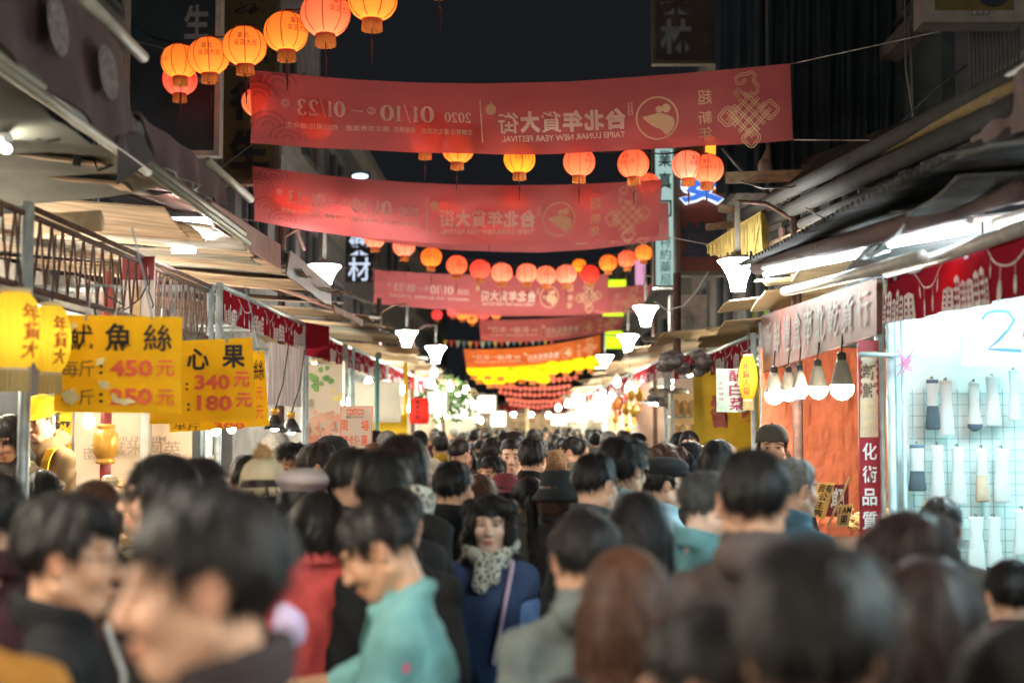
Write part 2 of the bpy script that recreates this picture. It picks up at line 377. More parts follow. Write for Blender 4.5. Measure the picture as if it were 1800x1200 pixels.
part(MB().grid(folds(at(1258, -80, 15.6), at(1352, -80, 15.6), at(1352, 340, 15.6), at(1258, 340, 15.6), 30, 10, .012, 3, 4), thick=.01), 'sheet', M('slate_tarp', (.022, .04, .055), .5, .2, 2), t, True)
solo(MB().tube([at(1590, -60, 10), at(1592, 120, 10), at(1606, 210, 10)], .008, 6), 'conduit', 'thinner pipe running down beside the tarpaulin edge', 'pipe', M('dull_steel', (.16, .16, .16)))
solo(MB().tube([at(1608, -60, 10.1), at(1600, 60, 10.1), at(1606, 215, 10.1)], .013, 6), 'conduit', 'thicker pipe running down beside the tarpaulin edge', 'pipe', M('dull_steel', (.16, .16, .16)))
t = thing('roller_grille', 'dark slatted shutter under the framed sign box', 'shutter', at(1740, 200, 9))
for i in range(13):
    mb = MB(); x = 1705 + i * 7; mb.tube([at(x, 45, 9), at(x + 2, 170, 9)], .008, 6); part(mb, 'slat', M('shutter_slat', (.07, .065, .06), .5), t)

# ================================================================ awnings of the shophouses
def fascia(name, label, tops, bots, X, m, ribs=0, amp=.012, thick=.012, cat='awning', tube=None, depth=1.6, under=None, wave=0):
    """hanging edge of an awning along the street: tops / bots are pixel pairs on the plane X, plus the sloping cover behind it"""
    a, b = lx(*tops[0], X), lx(*tops[1], X); d, c = lx(*bots[0], X), lx(*bots[1], X)
    t = thing(name, label, cat, (X, (a[1] + b[1]) / 2, min(c[2], d[2])))
    n = max(24, ribs * 4); G = np.zeros((n, 7, 3)); r = random.Random(label)
    ph = r.uniform(0, 6)
    for i in range(n):
        u = i / (n - 1)
        for j in range(7):
            v = j / 6; p = (a * (1 - u) + b * u) * (1 - v) + (d * (1 - u) + c * u) * v
            if ribs: p = p + np.array([amp * math.cos(u * ribs * 6.283), 0, 0])
            else: p = p + np.array([amp * (math.sin(u * 23 + ph + v) + .7 * math.sin(u * 11 + 2 * ph)) * (.3 + v), 0, 0])
            if wave and j == 6: p = p + np.array([0, 0, wave * abs(math.sin(u * 40))])
            G[i, j] = p
    part(MB().grid(G, thick=thick), 'valance', m, t, True)
    s = -1 if X < 0 else 1
    part(MB().slab([a + (0, 0, -.004), b + (0, 0, -.004), b + (s * depth, 0, .55), a + (s * depth, 0, .55)], .02), 'cover', under or m, t)
    if tube:
        part(MB().tube([b + (-s * .02, -.5, .0), b + (-s * .02, tube, -.01)], .028, 10), 'roller', M('roller_beige', (.34, .31, .25), .5), t, True)
    return t
PUR = M('purple_brown_canvas', (.065, .034, .034), .8, .25, 6, bump=.3)
t = fascia('awning', 'dark maroon awning valance with white oval marks at top left', ((-170, -180), (205, 60)), ((-170, -60), (262, 312)), -1.75, PUR, amp=.02, tube=.35)
for px0, py0, px1, py1 in ((55, -20, 92, 110), (148, 68, 182, 185)):
    a, b = lx(px0, py0, -1.75), lx(px1, py1, -1.75); mb = MB()
    cy, cz, ry, rz_ = (a[1] + b[1]) / 2, (a[2] + b[2]) / 2, abs(b[1] - a[1]) / 2, abs(a[2] - b[2]) / 2
    mb.add([(-1.69, cy + ry * 1.0 * math.cos(q) + (-.25 * rz_ * math.sin(q)), cz + rz_ * math.sin(q)) for q in np.linspace(0, 6.283, 22)[:-1]], [tuple(range(21))])
    part(mb, 'oval_mark', M('worn_white_print', (.16, .13, .125), .8, .5, 30), t)
mb = MB(); mb.add([lx(207, 240, -1.72), lx(248, 232, -1.72), lx(272, 278, -1.72), lx(205, 326, -1.72)], [(0, 1, 2, 3)]); mb.add([lx(207, 240, -1.76), lx(248, 232, -1.76), lx(272, 278, -1.76), lx(205, 326, -1.76)], [(3, 2, 1, 0)])
part(mb, 'corner_flap', M('black_cloth', (.012, .012, .013), .8), t)
fascia('awning', 'brown canvas awning valance with pale roller tube under the teal sign', ((236, 196), (392, 312)), ((262, 276), (392, 362)), -1.8, M('brown_canvas', (.075, .042, .04), .85, .25, 6, bump=.3), amp=.02, tube=.75)
fascia('awning', 'rose brown corrugated metal fascia left of the second banner', ((366, 352), (489, 430)), ((374, 398), (489, 472)), -1.8, M('rose_metal', (.30, .155, .13), .5, .15, 8), ribs=34, amp=.01)
fascia('awning', 'dark grey metal fascia panel beside the first left street lamp', ((508, 440), (580, 500)), ((500, 482), (580, 541)), -1.8, M('slate_metal', (.10, .105, .10), .4, .2, 5), amp=.002)
fascia('awning', 'dusty pink scalloped awning edge beyond the dark fascia panel', ((583, 535), (637, 562)), ((583, 548), (637, 577)), -1.75, M('dusty_pink', (.38, .22, .18), .7, .2), amp=.01, wave=.04)
AW = M('dark_brown_awning', (.03, .025, .022), .85, .3, 5)
# right side: long dark eaves and clutter
t = thing('eaves', 'long dark eaves with pipes slanting down over the right stalls', 'eaves', (3.0, 9, 3.3))
def corrugated(A, B, C, D, n, amp, nv=6):
    A, B, C, D = [np.asarray(p, float) for p in (A, B, C, D)]; nn = unit(np.cross(B - A, D - A)); G = np.zeros((n * 6 + 1, nv, 3))
    for i in range(n * 6 + 1):
        u = i / (n * 6)
        for j in range(nv): v = j / (nv - 1); G[i, j] = (A * (1 - u) + B * u) * (1 - v) + (D * (1 - u) + C * u) * v + nn * amp * math.sin(u * n * 6.2832)
    return G
part(MB().grid(corrugated(at(1300, 392, 13), at(1830, 120, 5.6), at(2100, 20, 5.6), at(1420, 280, 13), 60, .018), thick=.004), 'cover', M('rusty_sheet', (.05, .036, .028), .75, .5, 2.5), t, True)
for i, (a, b, r, m) in enumerate([((1296, 382), (1800, 128), .05, M('dark_pipe', (.022, .02, .019), .85)), ((1318, 372), (1790, 150), .03, M('ochre_pipe', (.16, .11, .05), .8)),
                                  ((1330, 396), (1800, 180), .06, M('dark_pipe', (.022, .02, .019), .85)), ((1350, 420), (1800, 230), .045, M('dark_pipe', (.022, .02, .019), .85))]):
    part(MB().tube([at(*a, 12.8), at(*b, 5.7)], r, 10), 'pipe', m, t, True)
t = thing('awning', 'dusty mauve canvas flap at the right edge above the silver roof', 'awning', at(1760, 260, 6))
part(MB().grid(folds(at(1705, 185, 6.4), at(1850, 90, 5.2), at(1850, 215, 5.2), at(1706, 262, 6.4), 24, 8, .008, 2, 3), thick=.01), 'valance', M('mauve_canvas', (.10, .062, .06), .85, .2, 6, bump=.3), t, True)
part(MB().tube([at(1700, 180, 6.4), at(1860, 80, 5.2)], .02), 'roller', M('dull_steel', (.16, .16, .16)), t)
WOOD = M('old_wood', (.22, .16, .10), .8, .35, 4, stretch=(1, 8, 8)); PALE = M('pale_board', (.42, .36, .27), .8, .25, 5)
for k, (a, b, wd, Y0, Y1, m, lb) in enumerate([((1275, 322), (1420, 318), .10, 12.6, 12.2, WOOD, 'weathered plank lying on the right eaves below the tarpaulin'),
        ((1262, 372), (1352, 385), .07, 12.6, 12.4, WOOD, 'short plank end above the ochre fringe'), ((1240, 405), (1330, 395), .06, 12.8, 12.5, WOOD, 'plank end left of the ochre fringe'),
        ((1345, 445), (1500, 385), .08, 12, 9.5, WOOD, 'slanted brown beam in the clutter over the right roof'), ((1480, 400), (1600, 420), .05, 10, 9, WOOD, 'brown strut crossing the clutter over the right roof'),
        ((1410, 300), (1585, 345), .06, 12, 11, M('dark_pipe', (.04, .038, .036)), 'dark beam under the tarpaulin edge')]):
    mb = MB(); p, q = at(*a, Y0), at(*b, Y1); up = np.array([0, 0, wd]); mb.slab([p, q, q + up, p + up], .05); solo(mb, 'plank', lb, 'plank', m)
mb = MB(); Z = 11
for px, pts in ((0, [(1600, 375), (1612, 355), (1640, 350), (1655, 335), (1668, 318), (1690, 322), (1700, 335), (1690, 348), (1650, 368), (1610, 388)]),):
    mb.add([at(x, y, Z) for x, y in pts] + [at(x, y, Z + .02) for x, y in pts], [tuple(range(10)), tuple(range(19, 9, -1))] + [(i, 10 + i, 10 + (i + 1) % 10, (i + 1) % 10) for i in range(10)])
solo(mb, 'foam_sheet', 'torn cream foam sheet lying on the right roof', 'foam sheet', M('cream_foam', (.55, .5, .38), .85))
mb = MB(); mb.slab([at(1560, 345, 11.4), at(1582, 340, 11.4), at(1585, 400, 11.4), at(1558, 405, 11.4)], .04); solo(mb, 'plank', 'upright beige board behind the torn foam sheet', 'plank', PALE)
mb = MB().ball(at(1345, 295, 13), (.07, .07, .1), 10, 8).tube([at(1345, 292, 13), at(1352, 255, 13)], [.06, .012]); solo(mb, 'plastic_bag', 'pale twisted plastic bag tied below the front banner corner', 'bag', M('bag_plastic', (.36, .31, .25), .6), smooth=True)
# ochre fringe
t = thing('fringed_awning', 'ochre fringed awning corner above the brightest right street lamp', 'awning', at(1290, 480, 12))
OC = M('ochre_cloth', (.36, .26, .08), .85, .3, 12, stretch=(12, 12, 1)); mb = MB(); r = random.Random(3)
A, B, Cc, D = at(1243, 430, 12.4), at(1335, 372, 11.6), at(1345, 430, 11.6), at(1243, 462, 12.4)
for i in range(46):
    u = i / 45; p = A * (1 - u) + B * u; L = (.09 + .26 * u) * r.uniform(.8, 1.15); y = r.uniform(-.02, .02)
    mb.add([p + (0, y, 0), p + (.014, y + .01, 0), p + (.014 + r.uniform(-.01, .01), y, -L), p + (r.uniform(-.004, .004), y + .01, -L)], [(0, 1, 2, 3)])
part(mb, 'fringe', OC, t)
part(MB().slab([A, B, B + (.05, .5, .05), A + (.05, .5, .05)], .01), 'cover', OC, t)
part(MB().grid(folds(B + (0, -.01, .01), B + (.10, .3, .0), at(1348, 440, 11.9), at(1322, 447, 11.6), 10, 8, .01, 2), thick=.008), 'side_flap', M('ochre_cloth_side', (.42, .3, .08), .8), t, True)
# ================================================================ market stalls
GALV = M('galvanised', (.36, .42, .45), .42, .25, 12, metal=.35); RUST = M('rusty_iron', (.085, .045, .035), .8, .4, 20); STEEL = M('dull_steel', (.16, .16, .16))
RED = MT('valance_red', (.27, .018, .032), .35, var=.12); PRINT = MT('valance_print', (.74, .70, .70), .3, var=.25, scale=25)
TUBE_W = ME('tube_white', (.93, .97, 1), 26); BULB_W = ME('bulb_warm', (1, .80, .52), 120); BULB_C = ME('bulb_cool', (.82, .95, 1), 110)
BEIGE = MT('beige_sheet', (.56, .43, .32), .15, var=.34, scale=3, stretch=(1, 6, 1)); CREAM = MT('cream_tarp', (.26, .255, .235), .25, var=.4, scale=1.6)
TAN_S = MT('tan_sheet', (.36, .26, .18), .12, var=.4, scale=3, stretch=(1, 6, 1)); GREY_S = MT('grey_sheet', (.34, .31, .27), .12, var=.45, scale=2.5, stretch=(1, 5, 1))
def skyline(mb, fn, x0, x1, h, rnd, win=None):
    x = x0
    while x < x1 - .04:
        wd = rnd.uniform(.05, .12); hh = h * rnd.uniform(.55, 1.0); xe = min(x + wd, x1)
        poly2(mb, [(x, 0), (xe, 0), (xe, hh), ((x + xe) / 2, hh * 1.12), (x, hh)], fn)
        if win is not None:
            for wy in (.18, .45, .72):
                for wx in (.28, .72): cx = x + (xe - x) * wx; poly2(win, [(cx - .008, hh * wy), (cx + .008, hh * wy), (cx + .008, hh * (wy + .14)), (cx - .008, hh * (wy + .14))], lambda P: fn(P, .012))
        x = xe + rnd.uniform(.004, .012)
def garland(mb, fn, x0, x1, y, h, n):
    P = [(x0 + (x1 - x0) * i / 14, y - h * .32 * math.sin(math.pi * i / 14)) for i in range(15)]; stroke2(mb, P, .009, fn)
    for k in range(n):
        u = (k + .5) / n; x = x0 + (x1 - x0) * u; y0 = y - h * .32 * math.sin(math.pi * u); L = h * (.30 + .1 * ((k * 7) % 3))
        stroke2(mb, [(x, y0), (x, y0 - L * .4)], .006, fn)
        poly2(mb, [(x + .020 * math.sin(q) , y0 - L * .75 + L * .36 * math.cos(q)) for q in np.linspace(0, 6.283, 11)[:-1]], fn)
def valance(parent, A, B, h, seed=0, h2=None, curl=.015, prints=True):
    """printed red valance hanging from the line A-B"""
    A, B = np.asarray(A, float), np.asarray(B, float); h2 = h2 or h; L = np.linalg.norm(B - A); u = (B - A) / L
    n = unit(np.cross(u, (0, 0, 1)));
    if n.dot(np.array([0, 0, CAMH]) - A) < 0: n = -n
    r = random.Random(seed); ph = r.uniform(0, 6); k = max(8, int(L / .06))
    def S(x, y):                     # x along, y up from the lower edge 0..h
        hh = h + (h2 - h) * x / L
        return A + u * x + np.array([0, 0, (y / h - 1) * hh]) + n * curl * (math.sin(x * 7 + ph) + .5 * math.sin(x * 17 + 2 * ph)) * (1.2 - y / h)
    G = np.array([[S(L * i / (k - 1), h * (1 - j / 5)) for j in range(6)] for i in range(k)])
    v = part(MB().grid(G, thick=.004), 'valance', RED, parent, True)
    if prints:
        fn = lambda P, e=.008: np.array([S(p[0], p[1]) for p in P]) + n * e
        mb = MB(); win = MB(); x = .05; i = seed
        while x < L - .25:
            wd = r.uniform(.45, .6)
            if i % 2: skyline(mb, fn, x, min(x + wd, L - .02), h * .52, r, win)
            else: garland(mb, fn, x, min(x + wd, L - .02), h * .78, h, 4)
            cx = x + wd / 2
            if i % 2 and cx < L - .1: poly2(mb, [(cx - .035, h * .74), (cx + .035, h * .74), (cx + .04, h * .84), (cx, h * .93), (cx - .04, h * .84)], fn)
            x += wd + .03; i += 1
        if mb.v: part(mb, 'print', PRINT, v)['kind'] = 'stuff'
        if win.v: part(win, 'window_print', RED, v)['kind'] = 'stuff'
    return v
def bulb(loc, label, mat=BULB_W, r=.05, cord=.25, n=14, group=None, socket=M('white_socket', (.62, .6, .55), .5), name='light_bulb'):
    loc = np.asarray(loc, float); t = thing(name, label, 'light bulb', loc, group)
    part(MB().lathe([(0, -r * 1.0), (r * .55, -r * .85), (r * .95, -r * .3), (r, .1 * r), (r * .8, r * .75), (r * .5, r * 1.35)], loc, n), 'glass', mat, t, True)
    part(MB().lathe([(r * .5, r * 1.3), (r * .62, r * 1.4), (r * .5, r * 2.6), (r * .25, r * 3), (0, r * 3)], loc, 12), 'socket', socket, t, True)
    part(MB().tube([loc + (0, 0, r * 2.9), loc + (.01, 0, r * 3 + cord)], .006, 5), 'cord', M('black_cord', (.015, .015, .015), .6), t)
    return t
def led_bulb(loc, label, mat, R, group):
    loc = np.asarray(loc, float); t = thing('light_bulb', label, 'light bulb', loc, group)
    part(MB().lathe([(0, -R), (R * .5, -R * .87), (R * .87, -R * .5), (R, 0), (R * .97, R * .25)], loc, 16), 'glass', mat, t, True)
    part(MB().lathe([(R * .97, R * .25), (R * .80, R * 1.0), (R * .58, R * 1.9), (R * .42, R * 2.35), (R * .2, R * 2.4)], loc, 16), 'body', M('led_body', (.24, .22, .18), .5), t, True)
    part(MB().lathe([(R * .40, R * 2.36), (R * .40, R * 2.95), (R * .12, R * 3.1), (0, R * 3.1)], loc, 12), 'socket', M('black_enamel', (.02, .02, .02), .4), t, True)
    part(MB().tube([loc + (0, 0, R * 3), loc + (.01, 0, R * 3 + .12)], .006, 5), 'cord', M('black_cord', (.015, .015, .015), .6), t)
    return t
def tube_light(a, b, label, mat=TUBE_W, r=.018, group=None):
    a, b = np.asarray(a, float), np.asarray(b, float); t = thing('tube_light', label, 'tube light', (a + b) / 2, group)
    part(MB().tube([a, b], r, 10), 'tube', mat, t, True)
    u = unit(b - a); part(MB().tube([a - u * .03 + (0, 0, .045), b + u * .03 + (0, 0, .045)], .02, 6), 'batten', M('white_enamel', (.7, .7, .68), .4), t)
    return t
def lattice(mb, A, B, h, n, r=.007):
    A, B = np.asarray(A, float), np.asarray(B, float); up = np.array([0, 0, h])
    for i in range(n):
        p, q = A + (B - A) * i / n, A + (B - A) * (i + 1) / n; m_ = (p + q) / 2
        mb.tube([p, m_ + up], r, 5); mb.tube([m_ + up, q], r, 5)
def stall(side, Xf, Y0, Y1, label, depth=1.9, zt=2.8, posts=((0, 0), (1, 0), (0, 1), (1, 1)), roofm=BEIGE, nroof=5, over=.4, val=None, wall=None, seed=0, pr=.026, truss=False, counter=True, roofz=.12):
    """frame along the street at X = Xf with posts, rails, roof sheets, counter; VAL is a valance height, WALL a partition material at the far end"""
    t = thing('market_stall', label, 'market stall', (Xf + side * depth / 2, (Y0 + Y1) / 2, 0)); r = random.Random(seed); Xb = Xf + side * depth
    for a, b in posts:
        part(MB().tube([(Xf if a == 0 else Xb, Y0 if b == 0 else Y1, 0), (Xf if a == 0 else Xb, Y0 if b == 0 else Y1, zt)], pr, 10), 'post', GALV, t, True)
    for x in (Xf, Xb): part(MB().tube([(x, Y0, zt - .02), (x, Y1, zt - .02)], (.015 if truss else .022), 8), 'rail', RUST if truss else GALV, t, True)
    for y in (Y0, Y1): part(MB().tube([(Xf, y, zt - .035), (Xb, y, zt - .035)], .02, 8), 'rail', GALV, t, True)
    if truss:
        part(MB().tube([(Xf - .02, Y0 - 1, zt - .38), (Xf - .02, Y1, zt - .38)], .016, 8), 'truss_chord', RUST, t, True)
        part(MB().tube([(Xf - .02, Y0 - 1, zt - .05), (Xf - .02, Y1, zt - .05)], .016, 8), 'truss_chord', RUST, t, True)
        mb = MB(); lattice(mb, (Xf - .02, Y0 - 1, zt - .37), (Xf - .02, Y1, zt - .37), .32, int((Y1 - Y0 + 1) / .16)); part(mb, 'truss_web', RUST, t)
    for i in range(nroof):
        y0 = Y0 + (Y1 - Y0) * i / nroof - .06; y1 = Y0 + (Y1 - Y0) * (i + 1) / nroof + .1; e = over + r.uniform(-.12, .1); z = zt + roofz + r.uniform(0, .05) + .012 * (i % 2)
        xa, xb = Xf - side * e, Xb + side * .3; n = 8; G = np.zeros((n, 5, 3))
        tz = r.uniform(-.10, .10)
        for a in range(n):
            for b in range(5):
                u, v = a / (n - 1), b / 4
                G[a, b] = (xa + (xb - xa) * u, y0 + (y1 - y0) * v, z + .22 * u + tz * v + .012 * math.sin(5 * v + i + 9 * u) + (r.uniform(-.012, .012) if a == 0 else 0))
        part(MB().grid(G, thick=.012), 'roof_sheet', roofm if roofm is not BEIGE or i % 3 == 0 else (TAN_S if i % 3 == 1 else GREY_S), t)
    if counter:
        c = M('counter_board', (.30, .24, .17), .7)
        part(MB().box((Xf + side * .35, (Y0 + Y1) / 2, .86), (.75, Y1 - Y0 - .1, .05)), 'counter_top', c, t)
        part(MB().box((Xf + side * .05, (Y0 + Y1) / 2, .42), (.03, Y1 - Y0 - .12, .82)), 'counter_front', M('counter_cloth', (.32, .05, .04), .85), t)
    if val: valance(t, (Xf, Y0 + .04, zt), (Xf, Y1 - .04, zt), val, seed)
    if wall is not None:
        part(MB().grid(folds((Xf + side * .05, Y1 - .08, zt - .25), (Xb, Y1 - .08, zt - .25), (Xb, Y1 - .08, .3), (Xf + side * .05, Y1 - .08, .3), 18, 10, .006, 2, seed), thick=.01), 'backdrop', wall, t)
    return t
YEL = MT('yellow_sheet', (.85, .62, .06), .3); ORG_C = MT('orange_plastic', (.80, .26, .14), .3, var=.14, scale=4); WHT = MT('white_sheet', (.42, .38, .32), .3, var=.35, scale=1.5); PINKW = MT('pale_pink_sheet', (.48, .36, .31), .3, var=.35, scale=1.5)
TEALW = M('pale_cyan_board', (.66, .84, .82), .5, .06, 3)

# ---------------------------------------------------------------- left row
Lf = -2.2
sA = stall(-1, Lf - .02, 6.3, 10.0, 'stall with zigzag truss under beige roof sheets behind the yellow price signs', truss=True, nroof=9, seed=1, zt=2.80, over=.38, counter=True)
# creamy tarp slung below the near part of the roof
def sling(a, b, c, d, sag, nu=44, nv=14):
    a, b, c, d = map(np.asarray, (a, b, c, d)); G = np.zeros((nu, nv, 3))
    for i in range(nu):
        for j in range(nv):
            u, v = i / (nu - 1), j / (nv - 1); G[i, j] = (a * (1 - u) + b * u) * (1 - v) + (d * (1 - u) + c * u) * v + np.array([0, 0, -sag * math.sin(math.pi * v) * (1 + .4 * math.sin(7 * u)) + .03 * math.sin(9 * u + 4 * v) + .022 * abs(math.sin(21 * u + 2 * math.sin(5 * v)))])
    return G
mb = MB().grid(sling((-1.78, 3.9, 2.98), (-1.78, 7.0, 2.97), (-3.9, 7.0, 3.12), (-3.9, 3.9, 3.15), .1), thick=.008)
solo(mb, 'tarpaulin', 'pale tarpaulin ceiling slung under the roof at the left edge', 'tarpaulin', CREAM, smooth=True)
for i, (y0, y1, dz) in enumerate(((3.6, 6.5, 0), (6.35, 8.9, -.02))):
    mb = MB().tube([(-1.74, y0, 3.0 + dz), (-1.74, y1, 2.97 + dz)], .022, 8).tube([(-1.79, y0, 3.06 + dz), (-1.78, y1, 3.03 + dz)], .03, 8)
    solo(mb, 'gutter_pipe', ('near' if i == 0 else 'farther') + ' twin gutter pipes along the left roof edge', 'pipe', M('olive_pipe', (.15, .14, .10), .5), smooth=True)
mb = MB(); mb.tube([at(140, 262, 6.2), at(134, 292, 6.2)], .018); solo(mb, 'strut', 'short dark strut under the left gutter', 'strut', M('dark_pipe', (.04, .038, .036)))
mb = MB().tube([at(60, 395, 7.2), at(178, 388, 7.2)], .055, 12); solo(mb, 'cardboard_tube', 'thick cardboard tube lying across the left truss', 'tube', M('cardboard', (.36, .27, .17), .8), smooth=True)
sB = stall(-1, Lf, 10.2, 14.1, 'stall with red printed valance and streaked white curtain behind the price signs', zt=2.83, val=.27, seed=3, nroof=9, over=.45, roofm=BEIGE, wall=None)
valance(sB, (Lf, 14.1, 2.83), (Lf + .27, 14.0, 2.78), .33, 5)
STREAK = MT('streaked_curtain', (.62, .57, .57), .4, var=.45, scale=3, stretch=(1, 9, .6))
part(MB().grid(folds((Lf + .01, 12.2, 2.52), (Lf + .01, 14.0, 2.55), (Lf + .01, 14.0, 1.98), (Lf + .01, 12.2, 1.98), 24, 8, .012, 4, 8), thick=.006), 'curtain', STREAK, sB, True)
sC = stall(-1, Lf, 14.3, 18.0, 'stall with meat poster and red valance near the membership sign', zt=2.80, val=.28, seed=4, nroof=6, over=.5)
sD = stall(-1, Lf, 18.2, 22.5, 'stall with blank white board over a yellow sheet on the left', zt=2.80, val=.28, seed=6, nroof=6, over=.5)
sE = stall(-1, Lf, 22.7, 28, 'bright left stall beside the red cylinder lantern', zt=2.80, val=.30, seed=7, nroof=6, wall=WHT, over=.5)
sF = stall(-1, -2.15, 28.2, 35, 'far left stall with cream backdrop in the glare', zt=2.8, val=.30, seed=8, nroof=6, wall=PINKW)
sG = stall(-1, -2.1, 35.2, 44, 'farther left stall glowing behind the far crowd', zt=2.8, val=.30, seed=9, nroof=5, wall=WHT)
sH = stall(-1, -2.0, 44.2, 58, 'farthest left stall at the end of the row', zt=2.8, val=.30, seed=10, nroof=5, wall=WHT)
# stall A interior
t = thing('partition_board', 'beige board with mirrored brown characters behind the price signs', 'board', at(235, 930, 10))
p, q = at(132, 700, 10), at(335, 940, 10)
part(MB().slab([(p[0], 10, q[2]), (q[0], 10, q[2]), (q[0], 10, p[2] + .3), (p[0], 10, p[2] + .3)], .02), 'panel', MT('beige_board', (.72, .58, .44), .3, var=.08), t)
fn = flat((0, 9.97, 0), (1, 0, 0), (0, 0, 1), .0, (0, -1, 0)); TAUPE = M('taupe_print', (.36, .27, .2), .7)
for s_, x0, x1, y0, y1 in (('英國米其林', 158, 318, 800, 775), ('廚', 146, 166, 808, 786), ('MICHELIN', 205, 292, 776, 766)):
    a, b = at(x0, y0, 9.97), at(x1, y1, 9.97); mb = MB(); put_text(mb, s_, a[0], a[2], b[0], b[2], fn, .01, mirror=True); part(mb, 'lettering', TAUPE, t)
t = thing('ornate_pole', 'red pole with a gold carved collar behind the price signs', 'pole', at(186, 1000, 9.2)); c = at(186, 780, 9.2)
part(MB().tube([(c[0], 9.2, 0), (c[0], 9.2, 2.8)], .036, 12), 'pole', M('red_lacquer', (.19, .022, .022), .35), t, True)
part(MB().lathe([(.04, -.13), (.058, -.125), (.058, -.105), (.046, -.095), (.06, -.085), (.078, -.06), (.08, 0), (.078, .06), (.06, .085), (.046, .095), (.058, .105), (.058, .125), (.04, .13)], c, 24, ribs=8, ramp=.035), 'collar', M('gold_paint', (.62, .33, .06), .35, .2, 20, metal=.4), t, True)
board('poster', 'yellow poster with dark character between the seller and the pole', 'poster', (92, 712), (124, 880), 9.3, None, YEL, th=.015, texts=[('評', .1, .70, .95, .84, .03)], tm=M('black_print', (.012, .012, .014)))
mb = MB().tube([(at(256, 800, 9.9)[0], 9.9, 0), (at(256, 800, 9.9)[0], 9.9, 2.7)], .04, 10); solo(mb, 'post', 'grey concrete-coloured post left of the beige board', 'post', M('grey_post', (.42, .40, .37), .7))
board('hanging_poster', 'white poster with maroon top hanging from the truss', 'poster', (214, 450), (271, 566), 8.2, None, MT('poster_paper', (.66, .6, .58), .3), th=.012,
      texts=[('好禮', .12, .78, .5, .9, .01, PRINT)])
def extra_on(a, b, Y, name, parent, m, th=.004, dy=-.014):
    p, q = at(*a, Y + dy), at(*b, Y + dy); part(MB().slab([(p[0], Y + dy, q[2]), (q[0], Y + dy, q[2]), (q[0], Y + dy, p[2]), (p[0], Y + dy, p[2])], th), name, m, parent)
hp = [o for o in COL.objects if o.name.startswith('hanging_poster')][0]
extra_on((215, 451), (270, 492), 8.2, 'header_print', hp, M('maroon_print', (.22, .03, .04), .7)); extra_on((234, 503), (246, 562), 8.2, 'portrait_print', hp, M('tan_print', (.55, .38, .24), .7))
# lamps of stall A / B
def trumpet(c, s, label, mat, name='street_lamp', arm=None, stem=.35, group='street lamps shaped like trumpets'):
    """white glass trumpet, wide rim up, hung by a stem"""
    c = np.asarray(c, float); t = thing(name, label, 'street lamp', c, group)
    pr = [(.0, -.165), (.06, -.165), (.062, -.14), (.075, -.08), (.10, -.01), (.135, .05), (.17, .09), (.175, .098), (.16, .105), (0, .105)]
    part(MB().lathe([(r * s, z * s) for r, z in pr], c, 20), 'glass_shade', mat, t, True)
    part(MB().lathe([(0, .11), (.15, .11), (.10, .135), (.03, .15), (.022, .2), (.022, .2 + stem)], c, 16) if s == 1 else MB().lathe([(0, .11 * s), (.15 * s, .11 * s), (.1 * s, .135 * s), (.03 * s, .15 * s), (.022, .2 * s), (.022, .2 + stem)], c, 16), 'cap', M('lamp_cap', (.16, .15, .13), .5), t, True)
    if arm is not None:
        a = np.asarray(arm, float); top = c + (0, 0, .2 + stem)
        part(MB().tube([top, top + (a - top) * .5 + (0, 0, .06), a], .016, 8), 'arm', RUST, t, True)
        part(MB().tube([(a[0], a[1], 0), a + (0, 0, .25)], .04, 10), 'post', RUST, t, True)
    return t
LAMPW = ME('lamp_glass_white', (1, 1, .93), 52)
for px, py, Y, s, lb, arm in [(570, 484, 15, 1.0, 'large white trumpet lamp left of the third banner', 1), (1297, 478, 11.0, .9, 'largest white trumpet lamp under the ochre fringe', 1),
        (1135, 552, 20, 1.0, 'white trumpet lamp hung from the red-brown bracket post', 1), (715, 594, 23, 1.0, 'second left trumpet lamp above the red cylinder lantern', 1),
        (1104, 600, 24, 1.0, 'third right trumpet lamp in front of lime neon panel', 1), (1063, 634, 30, 1.0, 'smallest right trumpet lamp beside the yellow lanterns', 1),
        (766, 620, 28, 1.15, 'third left trumpet lamp with a greenish glare', 1)]:
    c = at(px, py, Y); sd = -1 if px < 922 else 1
    trumpet(c, s, lb, LAMPW, arm=(c[0] + sd * .45, Y, c[2] + .4))
t = thing('flood_lamp', 'bright white flood lamp under the left awning', 'lamp', at(345, 400, 8.6)); c = at(345, 402, 8.6)
mb = MB(); hx = np.array([[-.12, -.1, .045], [.1, -.1, .02], [.12, .1, .03], [-.1, .1, .05], [-.03, -.07, -.05], [.06, -.07, -.06], [.07, .07, -.05], [-.03, .07, -.04]])
mb.add(hx + c, [(0, 1, 5, 4), (1, 2, 6, 5), (2, 3, 7, 6), (3, 0, 4, 7), (4, 5, 6, 7)]); part(mb, 'lamp_glass', ME('flood_white', (.92, .97, 1), 70), t)
part(MB().box(c + np.array([0, 0, .07]), (.26, .24, .03)), 'housing', M('dark_pipe', (.04, .038, .036)), t)
tube_light(at(303, 440, 8.9), at(343, 440, 8.9), 'short white tube light under the left roof below the flood lamp')
tube_light(at(-4, 256, 5.6), at(12, 262, 5.4), 'small lit tube at the left edge under the pale tarpaulin', ME('tube_warm', (1, .93, .72), 12))
bulb(at(156, 742, 8.0), 'white glaring bulb just below the first price sign', BULB_W, .032, .2)
bulb(at(380, 758, 9.0), 'left of two bulbs under the third price sign', BULB_W, .028, .2); bulb(at(407, 754, 9.2), 'right of two bulbs under the third price sign', BULB_W, .028, .2)
